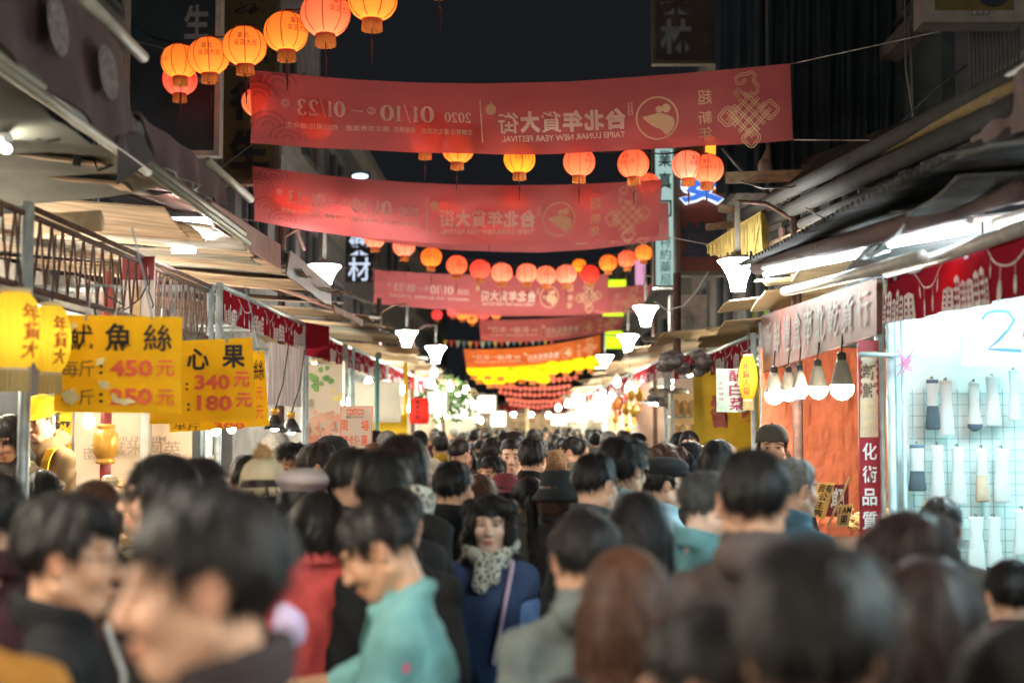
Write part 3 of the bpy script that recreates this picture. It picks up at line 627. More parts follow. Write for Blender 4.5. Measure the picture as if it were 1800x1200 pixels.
# unseen from the front of the signs but lit in the photo: tubes along the stall ceiling
for i, (y, z) in enumerate(((6.9, 2.5), (9.1, 2.5), (11.2, 2.5), (13.2, 2.5))):
    tube_light((-3.35, y - .5, z), (-3.35, y + .5, z), 'tube light deep inside the left stalls, %s from the front' % ORD[i], ME('tube_inside', (1, .88, .68), 95))
for i, (px, py, Y) in enumerate(((483, 742, 11), (512, 748, 11.3))):
    c = at(px, py, Y); t = thing('clip_lamp', ('left' if i == 0 else 'right') + ' black clip lamp with gold neck near the streaked curtain', 'lamp', c)
    part(MB().lathe([(.02, .06), (.03, .05), (.06, .0), (.085, -.05), (.08, -.052)], c, 16), 'lamp_shade', M('black_enamel', (.02, .02, .02), .3), t, True)
    part(MB().lathe([(0, .11), (.03, .11), (.034, .085), (.02, .055)], c, 12), 'neck', M('gold_paint', (.62, .33, .06)), t, True)
    part(MB().ball(c + (0, 0, -.03), .04, 10, 7), 'glass', BULB_C, t, True); part(MB().tube([c + (0, 0, .1), c + (.06, 0, .3), c + (.1, 0, .6)], .006, 5), 'cord', M('black_cord', (.015, .015, .015)), t)
# posters further down the left row
t, bx = board('food_poster', 'pale poster of sliced meat and greens at the third left stall', 'poster', (533, 640), (600, 800), 15.2, None, MT('poster_cream', (.8, .72, .62), .3, var=.06), th=.02)
x0, x1, z0, z1 = bx; r = random.Random(11); fn = flat((x0, 15.185, z0), (x1 - x0, 0, 0), (0, 0, z1 - z0), .0, (0, -1, 0))
mts = [M('meat_print', (.62, .27, .18), .7), M('meat_print_light', (.75, .42, .30), .7), M('leaf_print', (.2, .4, .12), .7), M('lemon_print', (.85, .7, .25), .7)]
for k, (n, xa, xb, ya, yb, rr) in enumerate(((26, .08, .8, .08, .34, .09), (22, .3, .95, .22, .48, .1), (12, .2, .8, .72, .97, .1), (4, .7, 1.0, .62, .74, .09))):
    mb = MB()
    for i in range(n):
        cx, cy, q = r.uniform(xa, xb), r.uniform(ya, yb), r.uniform(.5, 1) * rr; a0 = r.uniform(0, 6)
        P = np.array([(cx + q * math.cos(a) * (1 + .3 * math.sin(3 * a + a0)), cy + .45 * q * math.sin(a)) for a in np.linspace(0, 6.283, 11)[:-1]]); mb.add(fn(P) + np.array([0, -.004 - .0015 * i - .01 * k * 0, 0]), [tuple(range(10))])
    part(mb, 'food_print', mts[k], t)
mb = MB(); put_text(mb, '舖', .05, .52, .3, .62, flat((x0, 15.16, z0), (x1 - x0, 0, 0), (0, 0, z1 - z0), .0, (0, -1, 0)), .0); part(mb, 'lettering', TAUPE, t)
board('blank_board', 'blank white board hanging at the fourth left stall', 'board', (622, 672), (704, 742), 20, None, MT('white_board', (.85,.8,.72), .5), th=.04)
board('yellow_panel', 'yellow sheet below the blank white board', 'sheet', (640, 728), (716, 820), 20.3, None, YEL, th=.02)
for px, Y, lb in ((663, 19, 'teal pole in front of the blank white board'), (606, 16.5, 'grey pole right of the meat poster'), (713, 21.5, 'yellow pole right of the blank white board')):
    x = at(px, 700, Y)[0]; solo(MB().tube([(x, Y, 0), (x, Y, 2.75)], .03, 10), 'pole', lb, 'pole', M('teal_pole', (.10, .26, .25), .5) if px == 663 else (YEL if px == 713 else GALV), smooth=True)
# red cylinder lantern
c = at(737, 722, 22); t = thing('cylinder_lantern', 'red cylinder lantern with dark characters hanging at a far left stall', 'lantern', c)
part(MB().lathe([(.09, .2), (.14, .19), (.155, .12), (.155, -.12), (.14, -.19), (.09, -.2)], c, 20), 'paper_shade', MT('red_paper', (.62, .06, .06), .5), t, True)
mb = MB(); fn = lambda P: np.array([(c[0] + .16 * math.sin(p[0]), c[1] - .16 * math.cos(p[0]), c[2] + p[1]) for p in P])
for i, s_ in enumerate('年貨大街'): put_text(mb, s_, -.35, .10 - i * .075, .15, .165 - i * .075, fn, .02)
part(mb, 'lettering', M('black_print', (.012, .012, .014)), t); part(MB().lathe([(0, .2), (.08, .2), (.08, .23), (.01, .23), (.01, .4)], c, 12), 'cap', M('black_enamel', (.02, .02, .02)), t)
part(MB().ball(c, .05, 8, 6), 'bulb', ME('lantern_bulb_small', (1, .6, .3), 5), t)
# ---------------------------------------------------------------- right row
Rf = 2.02
r1 = stall(1, Rf, 4.9, 7.85, 'cyan lit stall of white sleeves with red printed valance on the right', zt=2.62, seed=20, nroof=5, roofm=MT('silver_sheet', (.17, .165, .16), .3, var=.45), over=.35, counter=True, roofz=.1)
v = valance(r1, (Rf - .02, 4.9, 2.60), (Rf - .02, 7.85, 2.66), .30, 21, curl=.02)
part(MB().slab([(2.06, 7.9, .75), (3.9, 7.9, .75), (3.9, 7.9, 2.6), (2.06, 7.9, 2.6)], .02), 'backdrop', TEALW, r1)
mb = MB()
for i in range(26): mb.tube([(2.14 + i * .062, 7.87, .78), (2.14 + i * .062, 7.87, 2.0)], .0022, 4)
for j in range(20): mb.tube([(2.12, 7.865, .80 + j * .062), (3.75, 7.865, .80 + j * .062)], .0022, 4)
part(mb, 'wire_grid', M('grid_wire', (.26, .46, .48), .4), r1)
for i, px in enumerate((1566, 1588)):
    x = at(px, 700, 7.8)[0]; part(MB().tube([(x, 7.8, 0), (x, 7.8, 2.6)], .022 if i == 0 else .012, 10), 'post', M('cyan_pipe', (.45, .62, .66), .4), r1, True)
part(MB().tube([at(1508, 623, 7.75), at(1610, 624, 7.75)], .012, 8), 'bar', M('cyan_pipe', (.45, .62, .66)), r1, True)
mb = MB(); r = random.Random(5); c = at(1592, 640, 7.72)
for i in range(14): mb.tube([c + (r.uniform(-.01, .01), 0, r.uniform(-.02, .03)), c + (r.uniform(-.05, .05), r.uniform(-.01, .01), r.uniform(-.07, .09))], .004, 4)
solo(mb, 'plastic_string', 'pink plastic string knotted on the cyan stall pipe', 'string', M('pink_plastic', (.8, .3, .55), .4))
t, bx = board('price_card', 'large white card with a handwritten number at the right edge', 'price card', (1688, 548), (1850, 642), 7.5, None, MT('white_card', (.60, .62, .52), .3, var=.03), th=.012)
x0, x1, z0, z1 = bx; mb = MB(); fn = flat((0, 7.49, 0), (1, 0, 0), (0, 0, 1), .0, (0, -1, 0))
def pxy(P, Y): return [(lambda q: (q[0], q[2]))(at(a, b, Y)) for a, b in P]
for S in ([(1726, 562), (1735, 550), (1752, 546), (1772, 548), (1783, 562), (1772, 580), (1755, 598), (1738, 613), (1760, 614), (1796, 616)], [(1806, 560), (1800, 590), (1808, 612), (1830, 610), (1838, 580), (1826, 556), (1806, 560)]):
    stroke2(mb, pxy(S, 7.49), .018, fn)
part(mb, 'lettering', M('blue_marker', (.02, .09, .16), .6), t)
SOCKW = MT('white_knit', (.86, .93, .92), .5, var=.04); SOCKD = M('dark_knit', (.07, .11, .13), .9); SOCKB = M('beige_knit', (.52, .45, .33), .9); SOCKN = M('slate_trim', (.10, .15, .20), .9)
sk = 0
for ry, row in enumerate((662, 785, 905, 1010)):
    for cxi, px in enumerate((1634, 1668, 1706, 1748, 1786)):
        if ry == 3 and cxi == 4: continue
        px2 = px - 22 * (ry % 2) + (4 if ry > 1 else 0); rs = random.Random(ry * 9 + cxi); c = at(px2 + rs.uniform(-7, 7), row + rs.uniform(-12, 12), 7.8); h = rs.uniform(.24, .31); wd = rs.uniform(.03, .041)
        dark = (ry, cxi) in ((0, 0), (1, 0)); tan = (ry, cxi) == (1, 3); tip = (ry, cxi) in ((0, 2), (2, 3))
        lb = ['dark grey toed white sleeve, %s row of the wire grid' % ORD[ry], 'beige ended white sleeve on the wire grid', 'slate tipped white sleeve, %s row of the wire grid' % ORD[ry]][0 if dark else 1 if tan else 2] if dark or tan or tip else \
            'white knitted sleeve, %s in the %s row of the wire grid' % (ORD[cxi], ORD[ry])
        t = thing('knitted_sleeve', lb, 'sleeve', c, 'sleeves hanging on the wire grid')
        prof = [(wd * .9, 0), (wd * 1.0, -.03), (wd * .82, -.09), (wd * .95, -.14)]
        part(MB().lathe(prof, c, 14, sy=.45), 'cuff', SOCKW, t, True)
        part(MB().lathe([(wd * .95, -.14), (wd * 1.1, -.19), (wd * 1.3, -h + .01), (wd * 1.1, -h), (0, -h)], c, 14, sy=.45), 'foot', SOCKD if dark else SOCKB if tan else SOCKW, t, True)
        part(MB().lathe([(wd * .93, .0), (wd * 1.0, .004), (wd * 1.02, -.012), (wd * .98, -.016)], c, 14, sy=.47), 'band', SOCKN if dark else SOCKW, t, True)
        if tip: part(MB().lathe([(wd * 1.36, -h + .02), (wd * 1.32, -h), (wd * .4, -h - .02), (0, -h - .022)], c, 14, sy=.47), 'toe', SOCKN, t, True)
        part(MB().tube([c + (0, .04, .012), c + (0, 0, .02), c + (0, -.005, 0)], .004, 5), 'hook', STEEL, t)
# cool tubes of the cyan stall
for i, (a, b, Y0, Y1) in enumerate((((1345, 482), (1560, 438), 9.0, 7.2), ((1565, 430), (1700, 405), 7.0, 6.2), ((1755, 408), (1812, 392), 5.9, 5.6))):
    tube_light(at(*a, Y0), at(*b, Y1), '%s cold white tube light along the silver roof edge on the right' % ('long', 'middle', 'near')[i], ME('tube_cold', (.80, .93, 1), 8), r=.016)
for i, x in enumerate((2.5, 3.2)):
    tube_light((x, 6.2, 2.58), (x, 7.4, 2.58), '%s cold tube light over the wire grid of sleeves' % ('inner', 'outer')[i], ME('tube_cyan', (.60, .92, 1), 74))
mb = MB().grid(corrugated((1.55, 5.2, 2.79), (1.42, 9.4, 2.86), (2.4, 9.4, 3.05), (2.6, 5.2, 3.0), 46, .014), thick=.004)
solo(mb, 'plastic_roof_sheet', 'silvery corrugated roof sheet over the right stalls', 'roof sheet', MT('silver_sheet', (.17, .165, .16), .3, var=.45), smooth=True)
for i, (a, b, Y0, Y1, m) in enumerate([((1330, 470), (1800, 330), 9.5, 5.5, M('mauve_canvas', (.10, .062, .06))), ((1380, 512), (1620, 450), 9, 6.5, M('rolled_plastic', (.36, .33, .3), .35)), ((1560, 478), (1800, 400), 7.4, 5.6, M('rolled_plastic', (.36, .33, .3), .35))]):
    solo(MB().tube([at(*a, Y0), (at(*a, Y0) + at(*b, Y1)) / 2 + (0, 0, -.01), at(*b, Y1)], (.05, .032, .032)[i], 10), 'rolled_sheet', ('mauve rolled canvas above the silver roof', 'rolled clear plastic left of the cyan stall', 'rolled clear plastic above the cyan stall valance')[i], 'rolled sheet', m, smooth=True)
c = np.array([2.14, 6.62, 2.50]); t = thing('round_lantern', 'red round lantern glowing through the printed valance on the right', 'lantern', c)
part(MB().lathe([(.05, .10), (.11, .08), (.14, .0), (.11, -.08), (.05, -.10)], c, 18), 'paper_shade', ME('red_glow_paper', (1, .22, .10), 10), t, True); part(MB().lathe([(0, .10), (.05, .10), (.05, .125), (.005, .125), (.005, .25)], c, 12), 'cap', M('black_enamel', (.02, .02, .02)), t)
# orange stall
r2 = stall(1, Rf, 8.1, 12.1, 'orange lined stall with hanging bulbs and brown characters on its red board', zt=2.68, seed=22, nroof=7, over=.28, counter=True, wall=None, roofm=PALE if False else MT('straw_sheet', (.56, .46, .29), .15, var=.25, stretch=(1, 5, 1)))
p, q = at(1340, 600, 12), at(1530, 960, 12)
G = folds((1.98, 11.9, 2.45), (3.6, 11.9, 2.45), (3.6, 11.9, .5), (1.98, 11.9, .5), 60, 60, .006, 3, 12); rg = np.random.default_rng(3)
nz = rg.normal(0, 1, (60, 60))
for _ in range(2): nz = (nz + np.roll(nz, 1, 0) + np.roll(nz, 1, 1) + np.roll(nz, -1, 1)) / 4
G[..., 1] += nz * .022 - .02 * np.exp(-((np.arange(60) - 26) / 1.2) ** 2)[None, :] - .02 * np.exp(-((np.arange(60) - 44) / 1.2) ** 2)[None, :]
part(MB().grid(G, thick=.004), 'backdrop', ORG_C, r2)
a, b, c_, d = lx(1338, 555, Rf - .03), lx(1541, 488, Rf - .03), lx(1541, 586, Rf - .03), lx(1338, 655, Rf - .03)
sgn = thing('sign_board', 'long red shop board with silver characters under clear plastic over the orange stall', 'sign', (Rf, 10, 2.2))
part(MB().slab([d, c_, b, a], .03), 'panel', M('brick_red_board', (.10, .022, .016), .5, .4, 4, spec=.25), sgn)
fn = lambda P: np.array([(d * (1 - p[0]) + c_ * p[0]) * (1 - p[1]) + (a * (1 - p[0]) + b * p[0]) * p[1] for p in P]) + np.array([-.008, 0, 0])
for i, s_ in enumerate('新鮮禮盒南北乾貨行'):
    mb = MB(); u = .06 + i * .103; put_text(mb, s_, u, .2, u + .075, .86, fn, .012); part(mb, 'lettering', M('tarnished_silver', (.045, .037, .03), .45, .3), sgn)
for i, (px, py, Y, rr) in enumerate(((1480, 682, 8.9, .074), (1438, 684, 9.6, .066), (1406, 686, 9.8, .058), (1386, 690, 10.3, .062), (1361, 694, 10.6, .07))):
    led_bulb(at(px, py, Y), '%s of five glaring bulbs hanging in the orange stall, counted from the right' % ORD[i], ME('orange_stall_bulb', (1, .88, .72), 80), rr, 'bulbs hanging in the orange stall')
t, bx = board('vertical_sign_board', 'narrow red vertical board with white characters beside the cyan stall', 'sign', (1507, 598), (1549, 985), 7.9, None, M('crimson_board', (.30, .02, .03), .4, .12), th=.02)
x0, x1, z0, z1 = bx; fn = flat((0, 7.885, 0), (1, 0, 0), (0, 0, 1), .0, (0, -1, 0))
P = []
for i in range(13): P += [(1513 + (i % 2) * 3, 618 + i * 6.4)]
P += [(1512, 700), (1512, 768), (1544, 768), (1544, 700)] + [(1543 - (i % 2) * 3, 694 - i * 6.4) for i in range(13)]
pl = pxy([(1528, 614)] + P[::1], 7.885); mb = MB(); mb.add(fn(np.array(pl[1:])), [tuple(range(len(pl) - 1))]); part(mb, 'burst_print', M('cream_print', (.62, .52, .36), .6), t)
for s_, y0, y1, m in (('新', 640, 668, 'dk'), ('鮮', 672, 700, 'dk'), ('精', 705, 732, 'cr'), ('緻', 736, 764, 'cr'), ('化', 778, 808, 'w'), ('術', 818, 848, 'w'), ('品', 858, 888, 'w'), ('質', 898, 930, 'w'), ('良', 936, 966, 'w')):
    a, b = at(1516, y1, 7.882), at(1541, y0, 7.882); mb = MB(); put_text(mb, s_, a[0], a[2], b[0], b[2], flat((0, 7.878, 0), (1, 0, 0), (0, 0, 1), .0, (0, -1, 0)), .018)
    part(mb, 'lettering', {'dk': M('brown_print', (.16, .11, .07)), 'cr': M('cream_print2', (.72, .55, .32)), 'w': WHITE_P}[m], t)
# farther right stalls
r3 = stall(1, 1.98, 12.3, 15.3, 'yellow lined stall with pink lettering and a yellow lantern', zt=2.60, val=.26, seed=24, nroof=6, over=.22, roofz=.05, wall=None, roofm=MT('straw_sheet', (.56, .46, .29), .15))
part(MB().grid(folds((1.80, 15.2, 2.42), (3.6, 15.2, 2.42), (3.6, 15.2, .4), (1.80, 15.2, .4), 20, 12, .008, 3, 13), thick=.01), 'backdrop', MT('mustard_sheet', (.80, .62, .10), .3), r3)
mb = MB(); fn = flat((0, 15.16, 0), (1, 0, 0), (0, 0, 1), .0, (0, -1, 0))
for s_, x0, x1, y0, y1 in (('香', 1248, 1284, 752, 690), ('味', 1304, 1330, 742, 700)):
    a, b = at(x0, y0, 15.16), at(x1, y1, 15.16); put_text(mb, s_, a[0], a[2], b[0], b[2], fn, .05)
part(mb, 'lettering', M('pink_print', (.78, .22, .2), .6), r3)
t, bx = board('pickle_sign', 'pale green cabbage sign with maroon characters hanging by the yellow lantern', 'sign', (1259, 648), (1312, 724), 12.2, None, MT('mint_card', (.55, .72, .63), .3, var=.3, scale=9), th=.012,
      texts=[('酸', .42, .70, .92, .98, .02), ('白', .42, .37, .92, .66, .02), ('菜', .42, .04, .92, .34, .02), ('天', .06, .62, .24, .7, 0.), ('然', .06, .5, .24, .58, 0.), ('發', .06, .38, .24, .46, 0.), ('酵', .06, .26, .24, .34, 0.)], tm=M('maroon_letter', (.28, .03, .09), .6))
r4 = stall(1, 1.95, 15.5, 19.2, 'right stall with glass food case and grey plastic bundle', zt=2.68, val=.28, seed=26, nroof=5, over=.4, wall=PINKW)
r5 = stall(1, 1.92, 19.4, 25, 'right stall with pink pale panel and silver dish lamp', zt=2.75, val=.28, seed=28, nroof=5, over=.4, wall=PINKW)
r6 = stall(1, 1.90, 25.2, 33, 'far right stall hung with red and gold goods', zt=2.75, val=.3, seed=30, nroof=5, over=.4, wall=PINKW)
r7 = stall(1, 1.85, 33.2, 44, 'farther right stall in a yellow glare', zt=2.75, val=.3, seed=32, nroof=5, over=.4, wall=WHT)
r8 = stall(1, 1.8, 44.2, 58, 'farthest right stall at the end of the row', zt=2.75, val=.3, seed=34, nroof=5, over=.4, wall=WHT)
# grey plastic bundles on the right valance
for i, (px, py, Y, rx) in enumerate(((1205, 640, 14, .2), (1180, 700, 16.5, .2))):
    c = at(px, py, Y); mb = MB(); r = random.Random(i)
    for k in range(16): mb.ball(c + np.array([r.uniform(-1, 1) * rx, r.uniform(-.2, .2), r.uniform(-.09, .09)]), (r.uniform(.06, .1), .08, r.uniform(.04, .07)), 8, 6)
    solo(mb, 'plastic_bundle', ('upper' if i == 0 else 'lower') + ' crumpled clear plastic bundle on the right valances', 'bundle', M('clear_plastic', (.17, .15, .15), .2, .6, 15), smooth=True)
# AC unit, pole with bracket
t = thing('air_conditioner', 'beige air conditioner box on the wall right of the bracket lamp', 'air conditioner', at(1205, 585, 18))
p, q = at(1176, 520, 18), at(1240, 600, 18); part(MB().box((p + q) / 2, (q[0] - p[0], .3, p[2] - q[2])), 'casing', M('dull_beige', (.4, .36, .3), .6), t)
c = (p + q) / 2 + np.array([-.08, -.16, -.05]); mb = MB()
for k in range(4): mb.lathe([(.05 + .03 * k, 0), (.055 + .03 * k, .0), (.055 + .03 * k, .008), (.05 + .03 * k, .008)], (0, 0, 0), 20)
V = np.vstack(mb.v); V = V[:, [0, 2, 1]] * np.array([1, -1, 1]) + c; mb.v = [V]; part(mb, 'fan_grille', M('black_panel', (.01, .01, .012)), t)
solo(MB().tube([at(1190, 480, 16), at(1190, 640, 16)], .045, 10), 'bracket_post', 'red-brown pipe post left of the air conditioner', 'post', RUST); solo(MB().tube([at(1375, 400, 11.5), at(1375, 480, 11.5)], .03, 8), 'bracket_post', 'thin red-brown pipe post above the straw roof sheets', 'post', RUST)
t = thing('dish_lamp', 'silver dish lamp over the far right stall', 'lamp', at(1152, 705, 17)); c = at(1152, 705, 17)
part(MB().lathe([(.0, .05), (.05, .05), (.14, .01), (.2, -.02), (.19, -.025), (.1, 0)], c, 20), 'lamp_shade', M('aluminium', (.7, .72, .74), .3, metal=.9), t, True); part(MB().ball(c + (0, 0, -.02), (.08, .08, .03), 10, 6), 'glass', BULB_C, t, True)
# glass food case
t = thing('food_case', 'glass case of round buns at the right stall beyond the yellow sheet', 'display case', at(1203, 790, 15.4)); p, q = at(1180, 690, 15.4), at(1226, 775, 15.4)
part(MB().box(((p[0] + q[0]) / 2, 15.75, (p[2] + q[2]) / 2), (q[0] - p[0], .02, p[2] - q[2])), 'backing', MT('case_back', (.85, .7, .5), .3), t)
for x in (p[0], q[0]): part(MB().box((x, 15.4, (p[2] + q[2]) / 2), (.03, .03, p[2] - q[2])), 'upright', GALV, t)
for z in (q[2], (p[2] + q[2]) / 2): part(MB().box(((p[0] + q[0]) / 2, 15.55, z), (q[0] - p[0], .34, .02)), 'shelf', GALV, t)
r = random.Random(2)
for z in (q[2], (p[2] + q[2]) / 2):
    for i in range(3):
        solo(MB().ball((p[0] + .06 + i * (q[0] - p[0] - .1) / 2, 15.5 + r.uniform(-.03, .05), z + .10), (.055, .06, .09), 12, 8), 'bun', '%s bun on the %s shelf of the glass case' % (('left', 'middle', 'right')[i], 'lower' if z == q[2] else 'upper'), 'bun', M('bun_crust', (.72, .5, .3), .6), group='buns in the glass case', smooth=True)
# yellow and white cards, sticks, goods of the orange stall
for k, (quad, Y, tx, lb, m) in enumerate([([(1428, 926), (1448, 908), (1470, 848), (1436, 850)], 8.3, None, 'yellow handwritten card standing in the orange stall', YEL)]):
    Q = [at(1418, 905, Y), at(1450, 912, Y), at(1468, 848, Y), at(1440, 848, Y)]; t = thing('price_card', lb, 'price card', Q[0]); part(MB().slab(Q, .008), 'panel', MT('buff_card', (.8, .6, .25), .3), t)
    Q = np.array(Q); fn = lambda P: np.array([(Q[0] * (1 - p[0]) + Q[1] * p[0]) * (1 - p[1]) + (Q[3] * (1 - p[0]) + Q[2] * p[0]) * p[1] for p in P]) + np.array([0, -.006, 0])
    for s_, a_, b_, c2, d2 in (('我', .08, .72, .48, .95), ('有', .52, .72, .92, .95), ('公', .28, .48, .75, .7), ('主', .25, .26, .75, .46), ('病', .22, .04, .75, .24)):
        mb = MB(); put_text(mb, s_, a_, b_, c2, d2, fn, .02); part(mb, 'lettering', M('black_print', (.012, .012, .014)), t)
Q = np.array([at(1470, 925, 8.25), at(1492, 925, 8.25), at(1500, 885, 8.25), at(1474, 888, 8.25)]); t = thing('price_card', 'small buff card reading I AM tucked into the goods', 'price card', Q[0]); part(MB().slab(Q, .008), 'panel', MT('buff_card', (.8, .6, .25), .3), t)
fn2 = lambda P: np.array([(Q[0] * (1 - p[0]) + Q[1] * p[0]) * (1 - p[1]) + (Q[3] * (1 - p[0]) + Q[2] * p[0]) * p[1] for p in P]) + np.array([0, -.006, 0])
for s_, a_, b_, c2, d2 in (('I AM', .08, .6, .92, .9), ('果', .2, .08, .8, .52)): mb = MB(); put_text(mb, s_, a_, b_, c2, d2, fn2, .02); part(mb, 'lettering', M('black_print', (.012, .012, .014)), t)
a, b = at(1462, 902, 8.3), at(1485, 858, 8.3); mb = MB(); put_text(mb, '期', a[0], a[2], b[0], b[2], flat((0, 8.33, 0), (1, 0, 0), (0, 0, 1), .0, (0, -1, 0)), .03)
t = thing('price_card', 'dark card with white character between the buff cards', 'price card', a); part(mb, 'lettering', WHITE_P, t); part(MB().slab([(a[0] - .03, 8.34, a[2] - .02), (b[0] + .03, 8.34, a[2] - .02), (b[0] + .03, 8.34, b[2] + .02), (a[0] - .03, 8.34, b[2] + .02)], .006), 'panel', M('maroon_print', (.22, .03, .04)), t)
solo(MB().tube([at(1455, 925, 8.2), at(1494, 838, 8.2)], .007, 6), 'bamboo_stick', 'bamboo stick leaning among the handwritten cards', 'stick', M('bamboo', (.6, .42, .18), .6))
def goods(c, size, n, m, label, seed, rr=.06, name='bagged_goods'):
    mb = MB(); r = random.Random(seed)
    for k in range(n):
        q = rr * r.uniform(.6, 1.2); mb.ball(np.asarray(c) + np.array([r.uniform(-1, 1) * size[0], r.uniform(-1, 1) * size[1], abs(r.gauss(0, .5)) * size[2]]), (q, q * .9, q * r.uniform(.5, .9)), 7, 5)
    return solo(mb, name, label, 'goods', m, kind='stuff')
goods((2.35, 8.8, 1.15), (.3, .6, .18), 90, M('dried_goods', (.55, .34, .13), .6, .5, 30), 'heap of dried goods behind the handwritten cards', 1, .035)
goods((-2.45, 7.2, .98), (.28, .9, .42), 240, M('bagged_snacks', (.62, .50, .33), .25, .5, 16, spec=.7), 'heap of clear bags of dried snacks at the left stall', 2, .05)
goods((-2.6, 9.3, 1.0), (.3, .5, .4), 140, M('bagged_nuts', (.50, .33, .18), .3, .5, 16, spec=.7), 'heap of bagged nuts in front of the beige board', 3, .045)
goods((-2.5, 12, .95), (.3, 1.3, .4), 160, M('bagged_snacks', (.62, .50, .33)), 'heap of bags at the second left stall', 4, .06)
# dangling red and gold goods at far right
r = random.Random(9)
for i in range(16):
    c = at(r.uniform(1075, 1130), r.uniform(690, 765), r.uniform(21, 26)); m = [M('gold_foil', (.75, .45, .08), .35, metal=.5), M('red_foil', (.6, .06, .05), .4), M('orange_foil', (.8, .26, .06), .4)][i % 3]
    solo(MB().lathe([(0, .1), (.05, .07), (.07, 0), (.05, -.07), (.02, -.1), (.03, -.22), (0, -.22)], c, 8), 'hanging_ornament', '%s new year ornament hanging at the far right stalls' % ('gold', 'red', 'orange')[i % 3], 'ornament', m, group='ornaments hanging at the far right stalls')
# ---------------------------------------------------------------- far lights of both rows
r = random.Random(21); k = 0
FAR_B = [ME('far_bulb_warm', (1, .78, .48), 75), ME('far_bulb_white', (.97, 1, .88), 75), ME('far_bulb_green', (.84, 1, .74), 58)]
for Y, sd in [(y, s) for y in (16, 18.5, 20.5, 23, 25, 27, 29, 31, 33, 36, 38, 41, 44, 47, 50, 54, 57) for s in (-1, 1)]:
    for rep in range(2 if Y < 24 else 3):
        x = sd * r.uniform(2.25, 3.2); z = r.uniform(2.05, 2.6)
        bulb((x, Y + r.uniform(-.9, .9), z), 'glaring bulb in the far stalls on the %s of the street' % ('left' if sd < 0 else 'right'), FAR_B[k % 3], .055 if Y < 30 else .07, .2, 7, group='bulbs in the far stalls on the %s' % ('left' if sd < 0 else 'right')); k += 1

for Y, sd in [(y, s) for y in (24, 26, 28.5, 31, 34, 37, 40, 44, 48, 52, 56) for s in (-1, 1)]:
    for rep in range(2):
        x = sd * (r.uniform(1.55, 2.15) - (Y - 24) * .012); bulb((x, Y + r.uniform(-1, 1), r.uniform(2.0, 2.75)), 'bulb hanging at the front edge of the far stalls on the %s' % ('left' if sd < 0 else 'right'), FAR_B[k % 3], .06 if Y < 36 else .08, .2, 7, group='bulbs at the front edge of the far stalls on the %s' % ('left' if sd < 0 else 'right')); k += 1
# stalls that close the view where the street bends
for i, (x, wm, lb) in enumerate(((-3.1, WHT, 'left'), (0, CREAM, 'middle'), (3.1, WHT, 'right'))):
    t = thing('market_stall', '%s of three bright stalls closing the far end of the street' % lb, 'market stall', (x, 66, 0))
    for px_ in (-1.45, 1.45): part(MB().tube([(x + px_, 64, 0), (x + px_, 64, 2.7)], .04, 8), 'post', GALV, t)
    part(MB().slab([(x - 1.5, 67, .2), (x + 1.5, 67, .2), (x + 1.5, 67, 2.7), (x - 1.5, 67, 2.7)], .03), 'backdrop', M('dark_goods_wall', (.12, .085, .05), .8, .6, 4), t)
    part(MB().slab([(x - 1.6, 63.6, 2.72), (x + 1.6, 63.6, 2.72), (x + 1.6, 67.2, 3.0), (x - 1.6, 67.2, 3.0)], .03), 'roof_sheet', CREAM, t)
    valance(t, (x - 1.5, 63.9, 2.72), (x + 1.5, 63.9, 2.72), .35, 40 + i)
    part(MB().box((x, 64.3, .45), (2.9, .6, .9)), 'counter', M('counter_cloth', (.32, .05, .04)), t)
    for j in range(4): bulb((x - 1.3 + j * .8, 64.2 + r.uniform(-.2, 1.5), r.uniform(1.9, 2.4)), 'bulb in the stalls closing the far end', FAR_B[j % 2], .09, .2, 7, group='bulbs in the stalls closing the far end')
# the market goes on behind the viewpoint
s0 = stall(-1, Lf, -5.5, 3.2, 'nearest left stall beside the viewpoint, beyond the frame', zt=2.8, seed=50, nroof=4, over=.4)
q0 = stall(1, Rf, -5.5, 3.6, 'nearest right stall beside the viewpoint, beyond the frame', zt=2.7, seed=51, nroof=4, over=.4)
for i, (x, y) in enumerate(((-1.75, 2.2), (1.75, 1.6), (-1.75, -2.4), (1.75, -3.0))):
    trumpet((x, y, 3.15), 1.0, '%s unseen street lamp added beside the viewpoint to light the near crowd' % ORD[i], ME('added_lamp_glass', (1, .93, .80), 50), arm=(x + (.4 if x > 0 else -.4), y, 3.55))  # unseen lamps, added to light the near crowd
for i, (x, y, m) in enumerate(((-2.35, 2.3, 'tube_inside'), (-2.35, -.5, 'tube_inside'), (2.2, 2.4, 'tube_cyan'), (2.2, -.5, 'tube_inside'))):
    tube_light((x, y - .6, 2.5), (x, y + .6, 2.5), '%s unseen tube light added beside the viewpoint to light the near crowd' % ORD[i], MATS[m])  # unseen tubes, added as more light on the near crowd

# small leafy tree among the far left stalls
t = thing('potted_tree', 'small leafy tree glowing green among the far left stalls', 'tree', (-1.75, 30.5, 0)); rt = np.random.default_rng(4)
part(MB().tube([(-1.75, 30.5, .3), (-1.72, 30.5, 1.4), (-1.76, 30.5, 2.1)], [.05, .04, .025], 8), 'trunk', M('bark', (.10, .07, .05), .9), t)
part(MB().lathe([(0, 0), (.2, 0), (.27, .38), (.25, .4), (.22, .34), (0, .34)], (-1.75, 30.5, 0), 16), 'pot', M('terracotta', (.35, .13, .07), .8), t)
mb = MB()
for i in range(520):
    d = unit(rt.normal(size=3)) * rt.random() ** .4 * np.array([.62, .5, .5]) * (1 + .25 * math.sin(i)); c = np.array([-1.72, 30.5, 2.35]) + d; a = unit(rt.normal(size=3)) * .09; b = unit(np.cross(a, rt.normal(size=3))) * .035; mb.add([c - a, c + b, c + a, c - b], [(0, 1, 2, 3)])
